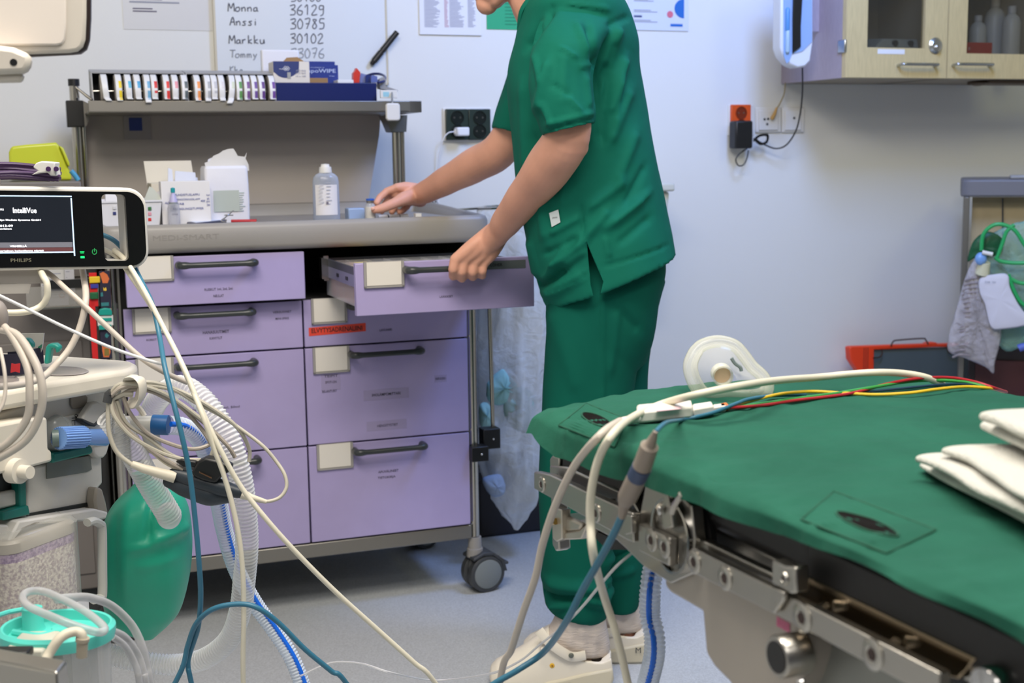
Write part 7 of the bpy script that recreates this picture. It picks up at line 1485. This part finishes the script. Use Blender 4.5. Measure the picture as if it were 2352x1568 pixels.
cab('blue_cable', 'teal blue cable dropping from behind the monitor grip across the hoses to the floor', 'cable', [(226, 536, 1.90), (262, 552, 1.89), (292, 585, 1.87), (322, 640, 1.84), (350, 700, 1.80), (366, 770, 1.77), (378, 840, 1.72), (400, 930, 1.69), (420, 1010, 1.68), (436, 1090, 1.68), (448, 1190, 1.68), (457, 1290, 1.68), (461, 1370, 1.69), (455, 1440, 1.70), (436, 1500, 1.71), (432, 1530, 1.71), (442, 1580, 1.71)], .0036, m_cbl, True, 'blue cables at the lower left')
cab('blue_cable', 'teal blue cable loop rising from the floor and curving right in front of the hoses', 'cable', [(396, 1580, 1.70), (420, 1530, 1.70), (432, 1480, 1.70), (452, 1430, 1.69), (490, 1398, 1.68), (545, 1387, 1.68), (590, 1395, 1.68), (640, 1430, 1.69), (700, 1490, 1.70), (760, 1540, 1.71), (800, 1575, 1.72)], .0036, m_cbl, True, 'blue cables at the lower left')
cab('monitor_cable', 'warm grey cable slanting from under the monitor to the coiled bundle', 'cable', [(70, 606, 1.86), (112, 628, 1.82), (150, 662, 1.78), (205, 712, 1.77), (262, 765, 1.77), (325, 822, 1.77), (380, 856, 1.78), (430, 878, 1.80)], .0038, m_cg, False)
cab('monitor_cable', 'thick warm grey cable hanging from the monitor in a curve onto the machine top', 'cable', [(185, 596, 1.88), (193, 640, 1.83), (197, 690, 1.78), (184, 750, 1.77), (160, 800, 1.76), (128, 838, 1.74), (95, 868, 1.70), (50, 882, 1.66), (0, 888, 1.62), (-60, 890, 1.58)], .0046, m_cg, False)
cab('monitor_cable', 'warm grey cable with a hooked loop beneath the left part of the monitor', 'cable', [(92, 620, 1.80), (100, 636, 1.75), (108, 652, 1.74), (108, 682, 1.74), (92, 704, 1.74), (60, 716, 1.73), (10, 718, 1.72), (-60, 716, 1.7)], .0044, m_cw, False)
cab('clear_line', 'thin clear line slanting from the left edge across the machine to the bundle', 'tube', [(-40, 660, 1.70), (60, 708, 1.71), (150, 752, 1.72), (250, 796, 1.73), (330, 824, 1.74), (372, 836, 1.75)], .0022, mat('line_white', (222, 222, 222), .3), False)
gh = T('grey_plug', 'rounded grey plug at the left edge with cables falling from it', 'plug')
MB().ell(U(-4, 725, 1.62), (.012, .012, .020), n=12).build('plug_body', mat('clip_grey2', (150, 142, 136), .45), gh)
for i, pts in enumerate(([(5, 745, 1.62), (30, 775, 1.60), (62, 840, 1.57), (68, 900, 1.56), (62, 960, 1.56), (20, 1015, 1.56), (-40, 1050, 1.56)], [(-5, 755, 1.62), (40, 770, 1.60), (80, 830, 1.57), (97, 890, 1.56), (92, 950, 1.56), (60, 1010, 1.56), (0, 1050, 1.56), (-50, 1070, 1.56)], [(0, 800, 1.6), (10, 850, 1.58), (12, 900, 1.57), (0, 940, 1.56), (-30, 960, 1.55)])):
    MB().tube(catmull([U(*q) for q in pts], 8), (.0048, .0050, .0024)[i], 12).build('hanging_cable', m_cg, gh)
# ================================================================ right background
rt_ = T('steel_trolley', 'grey edged trolley with wooden back panel at the right frame edge', 'trolley')
RQ = Plane(WP.P(2280, 500, .50), (.947, -.32, 0)); RQ.o.z = 0; QM = RQ.M(); RW_ = 0; RP = lambda x, y, w=0: RQ.P(x, y, w)
m_rg = mat('trolley_grey_edge', (112, 112, 118), .45); m_leg = mat('trolley_leg_steel', (130, 128, 122), .35, metal=.8)
ua = RQ.uv(2207, 430, RW_)[0]; zt1 = RQ.uv(2300, 412, RW_)[1]; zb1 = RQ.uv(2300, 452, RW_)[1]; uR = ua+.62
MB().prism(rr_poly(ua, -.40, uR, 0, .03, 6), zb1, zt1, QM, axis='z').build('top_board', m_rg, rt_, bevel=.006)
MB().box((RQ.uv(2215, 452, RW_)[0], RW_-.03, 0), (RQ.uv(2228, 452, RW_)[0], RW_-.005, zb1), QM).build('leg', m_leg, rt_, bevel=.002); MB().box((uR-.03, RW_-.03, 0), (uR-.012, RW_-.005, zb1), QM).build('leg', m_leg, rt_, bevel=.002)
MB().box((RQ.uv(2215, 452, RW_)[0], -.38, 0), (RQ.uv(2228, 452, RW_)[0], -.36, zb1), QM).build('leg', m_leg, rt_, bevel=.002)
zz1 = RQ.uv(2300, 560, RW_)[1]
MB().box((RQ.uv(2232, 500, RW_-.06)[0], RW_-.10, zz1-.25), (uR-.03, RW_-.08, zb1-.004), QM).build('wood_panel', mat('aged_tan_panel', (176, 160, 126), .6, var=.08, vscale=8), rt_)
MB().tube([RP(2303, 455, RW_-.07), RP(2303, 540, RW_-.07)], .0025, 6).build('groove', m_dgrey, rt_)
MB().box((RQ.uv(2228, 800, RW_-.05)[0], -.38, .0), (uR-.03, RW_-.06, RQ.uv(2300, 690, RW_-.05)[1]), QM).build('dark_body', mat('very_dark_brown', (40, 30, 32), .5), rt_)
MB().box((RQ.uv(2240, 850, RW_-.05)[0], RW_-.06, .2), (uR-.04, RW_-.05, RQ.uv(2300, 828, RW_-.05)[1]), QM).build('dark_red_front', mat('dark_maroon', (64, 22, 26), .5), rt_)
MB().box((RQ.uv(2320, 428, RW_)[0], RW_-.1, zt1), (RQ.uv(2352, 428, RW_)[0]+.1, RW_-.02, zt1+.012), QM).build('grey_packet', mat('silver_packet', (150, 150, 150), .35), None, bevel=.004)
tag(bpy.data.objects['grey_packet'], 'small silvery packet on top of the right trolley', 'packet')
# transparent packets hanging from the trolley edge
def sheet(px, w, th, name, m, parent=None, folds_=0, seed=0, bev=0):
    """flattened pouch: outline polygon puffed in thickness"""
    P = catmull([Vector((x, y, 0)) for x, y in px], 4, True); c_ = sum(P, Vector())/len(P); rings = []
    for k, (s_, t) in enumerate(((.02, 1), (.45, .93), (.8, .66), (.95, .3), (1, 0))):
        ring = []
        for p in P:
            q = c_+(p-c_)*s_; b = RQ.P(q.x, q.y, w); ring.append(b+RQ.n*(th*t*(1+.5*noise.noise(Vector((q.x*.05+seed, q.y*.08, 0))))+folds_*noise.noise(Vector((q.x*.03+seed, q.y*.22, 1)))*(t+.1)))
        rings.append(ring)
    back = [[v-RQ.n*(th*1.2*t) for v in rings[i]] for i, t in ((3, .3), (0, 1))]
    return MB().loft(rings+back).build(name, m, parent, angle=180)
m_pk = clear('pack_clear', (216, 212, 218), .45, .9, .15, (1, 1, 1), .8); m_pkg = clear('pack_green', (160, 215, 200), .35, .85, .12, (1, 1, 1), .8)
cp1 = sheet([(2216, 640), (2238, 594), (2262, 588), (2275, 620), (2290, 700), (2300, 770), (2286, 830), (2282, 858), (2262, 842), (2215, 822), (2180, 808), (2178, 776), (2196, 710)], RW_+.06, .028, 'clear_pack', m_pk, None, .014, 3)
tag(cp1, 'crinkled clear bag of corrugated tubing hanging left of the green tubing', 'bag')
for k in range(17):
    y = 640+k*11; xc = 2248-k*2.0
    MB().tube(catmull([RQ.P(xc-32+k*.3, y+4, RW_+.07), RQ.P(xc-10, y-2, RW_+.085), RQ.P(xc+14, y+1, RW_+.07)], 4), .0035, 6).build('tube_ridge', mat('grey_tube_ridge', (150, 142, 146), .35), cp1)
cp2 = sheet([(2244, 560), (2290, 530), (2352, 508), (2440, 520), (2440, 700), (2352, 790), (2300, 800), (2262, 700), (2250, 640)], RW_+.02, .02, 'green_pack', m_pkg, None, .02, 8)
tag(cp2, 'clear green tinted bag behind the bright green tubing', 'bag')
hf = sheet([(2222, 600), (2232, 560), (2252, 538), (2275, 532), (2302, 548), (2300, 580), (2270, 590), (2240, 592)], RW_+.045, .012, 'dark_green_hood', mat('dark_green_hood', (12, 84, 48), .5), None, .004, 2); tag(hf, 'dark green soft hood tucked behind the green tubing', 'hood')
gt_ = T('green_tubing', 'bright green tubing coiled in a bag at the right frame edge', 'tubing'); m_gt = mat('bright_green_tube', (40, 165, 92), .3)
for pts, r in (([(2254, 575), (2258, 540), (2276, 520), (2300, 515), (2330, 528), (2352, 560), (2380, 600)], .0062), ([(2290, 592), (2302, 560), (2312, 532), (2330, 516)], .006), ([(2285, 590), (2300, 600), (2340, 604), (2400, 600)], .006), ([(2316, 630), (2330, 670), (2352, 700), (2400, 715)], .0065), ([(2326, 690), (2340, 730), (2400, 760)], .0065), ([(2322, 640), (2345, 650), (2400, 652)], .006)):
    MB().tube(catmull([RQ.P(x, y, RW_+.085) for x, y in pts], 7), r, 12).build('tube', m_gt, gt_)
bp_ = T('blue_bottle_cap', 'pale blue round cap with a white collar among the hanging packets', 'cap')
MB().ell(RQ.P(2253, 594, RW_+.10), (.018, .014, .020), n=14).build('blue_cap', mat('pale_blue_cap', (120, 165, 225), .3), bp_)
MB().tube([RQ.P(2256, 579, RW_+.11), RQ.P(2280, 584, RW_+.11)], .0065, 14).build('white_collar', m_white, bp_)
MB().tube([RQ.P(2262, 602, RW_+.09), RQ.P(2256, 628, RW_+.08)], [.017, .022], 18).build('cream_neck', mat('cream_neck', (214, 212, 180), .4), bp_)
wl_ = sheet([(2250, 640), (2280, 630), (2314, 630), (2320, 660), (2340, 700), (2365, 742), (2300, 756), (2275, 750), (2262, 700), (2250, 672)], RW_+.095, .006, 'white_document', mat('folded_document', (208, 208, 220), .55), None, .002, 5); tag(wl_, 'folded white instruction sheet in front of the hanging bags', 'document')
a = RQ.uv(2275, 648, RW_+.11); text('DAR  NV', RQ.M(a[0], a[1], RW_+.1045), .032, mat('document_print', (120, 124, 134), .6), wl_)
MB().tube(catmull([RQ.P(x, y, RW_+.09) for x, y in ((2340, 800), (2352, 796), (2375, 800), (2400, 815))], 4), .012, 10).build('blue_glove_tip', mat('blue_nitrile', (84, 104, 190), .5)); tag(bpy.data.objects['blue_glove_tip'], 'blue rounded tip at the right frame edge below the bags', 'glove')
# orange framed transfer board leaning at the wall
ob_ = T('transfer_board', 'grey board in a bright orange frame with wire handles against the wall', 'board'); m_ofr = mat('bright_orange_frame', (238, 70, 34), .4); OW = .10
opx = lambda L, w=OW: [WP.uv(x, y, w) for x, y in L]
MB().prism(opx([(1952, 798), (1958, 796), (2130, 790), (2135, 787), (2152, 786), (2154, 790), (2260, 788), (2260, 796), (2150, 797), (2008, 803), (2004, 1100), (1986, 1100), (1982, 868), (1974, 856), (1963, 840), (1954, 826)]), OW-.03, OW, RM).build('orange_frame', m_ofr, ob_, bevel=.003)
MB().prism(opx([(2005, 803), (2260, 796), (2260, 1100), (2002, 1100)], OW-.01), OW-.028, OW-.01, RM).build('grey_panel', mat('slate_board', (88, 100, 102), .5), ob_)
for pts in ([(2046, 794), (2052, 784), (2062, 781), (2118, 777), (2126, 780), (2132, 790)], [(2006, 822), (2020, 820), (2026, 812), (2025, 802)], [(2176, 792), (2178, 806), (2186, 812), (2200, 812)]):
    MB().tube(catmull([WP.P(x, y, OW+.006) for x, y in pts], 5), .0026, 8).build('wire_handle', mat('brown_wire', (84, 66, 58), .4, metal=.6), ob_)
a = WP.uv(1990, 828, OW); 
for k in range(3): MB().box((a[0]-.012+k*.008, OW, a[1]-.05), (a[0]-.0095+k*.008, OW+.0006, a[1]+.045), RM).build('printed_marks', mat('dark_red_print', (120, 40, 30), .6), ob_)
# ---------------------------------------------------------------- waste bag hung beside the cart
BW_ = -.12
def cfl(Lx, Ly, Rx, Ry, w, h): 
    A = CF.P(Lx, Ly, w); B = CF.P(Rx, Ry, w); return A, B, h
rg = []
bl_ = dense([(1100, 478, 1240, 470, 0, .06), (1098, 540, 1255, 535, 0, .085), (1100, 640, 1262, 640, 0, .10), (1104, 740, 1262, 740, 0, .11), (1102, 840, 1258, 840, 0, .115), (1100, 940, 1250, 940, 0, .115), (1100, 1020, 1244, 1020, 0, .11), (1106, 1080, 1238, 1085, 0, .095), (1118, 1130, 1228, 1140, 0, .07), (1140, 1165, 1218, 1170, 0, .045), (1165, 1195, 1204, 1196, 0, .02), (1180, 1216, 1190, 1217, 0, .006)])
for i, (lx, ly, rx, ry, _, h) in enumerate(bl_):
    A = CF.P(lx, ly, -.26); B = CF.P(rx, ry, -.26); c_ = (A+B)/2; ax = (B-A)/2; ring = []
    for k in range(64):
        t = 2*math.pi*k/64; q = c_+ax*math.cos(t)+Vector((CF.n.x, CF.n.y, 0))*h*math.sin(t)
        n_ = .020*noise.noise(Vector((q.x*14, q.y*14, q.z*3.5)))+.016*noise.noise(Vector((q.x*34, q.y*34, q.z*12+5)))+.009*noise.noise(Vector((q.x*70, q.y*70, q.z*30+5)))
        ring.append(q+(q-c_).normalized()*n_*min(1, h/.03))
    rg.append(ring)
wbag = T('waste_bag', 'large crumpled clear plastic waste bag hanging right of the cart', 'waste bag')
MB().loft(rg, caps=False).build('plastic_film', clear('bag_film', (244, 249, 253), .55, .95, .2, (1, 1, 1), .45), wbag, angle=180)
MB().tube([p for p in rg[0]], .004, 6, closed=True).build('bag_ring', m_rod, wbag)
MB().tube([rg[0][32], CF.at(UR+.03, rg[0][32].z, -.2)], .004, 6).build('ring_arm', m_rod, wbag)
m_mk = mat('pale_teal_nonwoven', (150, 205, 206), .8, bump=.3, bscale=60); 
for i, (px_, lab, c__) in enumerate(((((1118, 880), (1152, 848), (1166, 860), (1188, 885), (1180, 908), (1150, 930), (1122, 920)), 'flat pale teal mask inside the clear waste bag', (160, 212, 212)), (((1160, 905), (1190, 888), (1222, 900), (1232, 940), (1215, 990), (1180, 985), (1158, 950)), 'crumpled grey green cap inside the clear waste bag', (172, 200, 196)), (((1102, 930), (1124, 928), (1126, 975), (1104, 978)), 'small teal scrap inside the clear waste bag', (160, 208, 208)), (((1108, 1100), (1150, 1090), (1160, 1130), (1130, 1140)), 'dark blue scrap near the bottom of the clear waste bag', (160, 178, 205)))):
    P = catmull([Vector((x, y, 0)) for x, y in px_], 5, True); c_ = sum(P, Vector())/len(P); R__ = []
    for s_, t in ((.02, 1), (.6, .8), (.9, .4), (1, 0), (.9, -.4), (.5, -.8), (.02, -1)):
        R__.append([CF.P(*(c_+(p-c_)*s_)[:2], -.175)+CF.n*(.018*t+.008*noise.noise(Vector((p.x*.1, p.y*.1, i+t)))) for p in P])
    o = MB().loft(R__).build('discarded_item', mat('discard_%d' % i, c__, .8, bump=.3, bscale=60), None, angle=180); tag(o, lab, 'waste')

dkc = T('dark_filler_crate', 'near black crate added by the wall to fill the dark area behind the waste bag', 'crate')  # added as a dark filler behind the bag, what stands there is unknown
a = WP.uv(1098, 1150, .22)[0]; c = WP.uv(1262, 1150, .22)[0]; d = WP.uv(1180, 1075, .22)[1]; m_ck = mat('charcoal_crate', (30, 28, 34), .6)
MB().box((a, .02, .0), (c, .22, d), RM).build('crate_body', m_ck, dkc, bevel=.01)
MB().box((a-.008, .015, d-.03), (c+.008, .228, d), RM).build('crate_rim', m_ck, dkc, bevel=.004)
finish_roots()
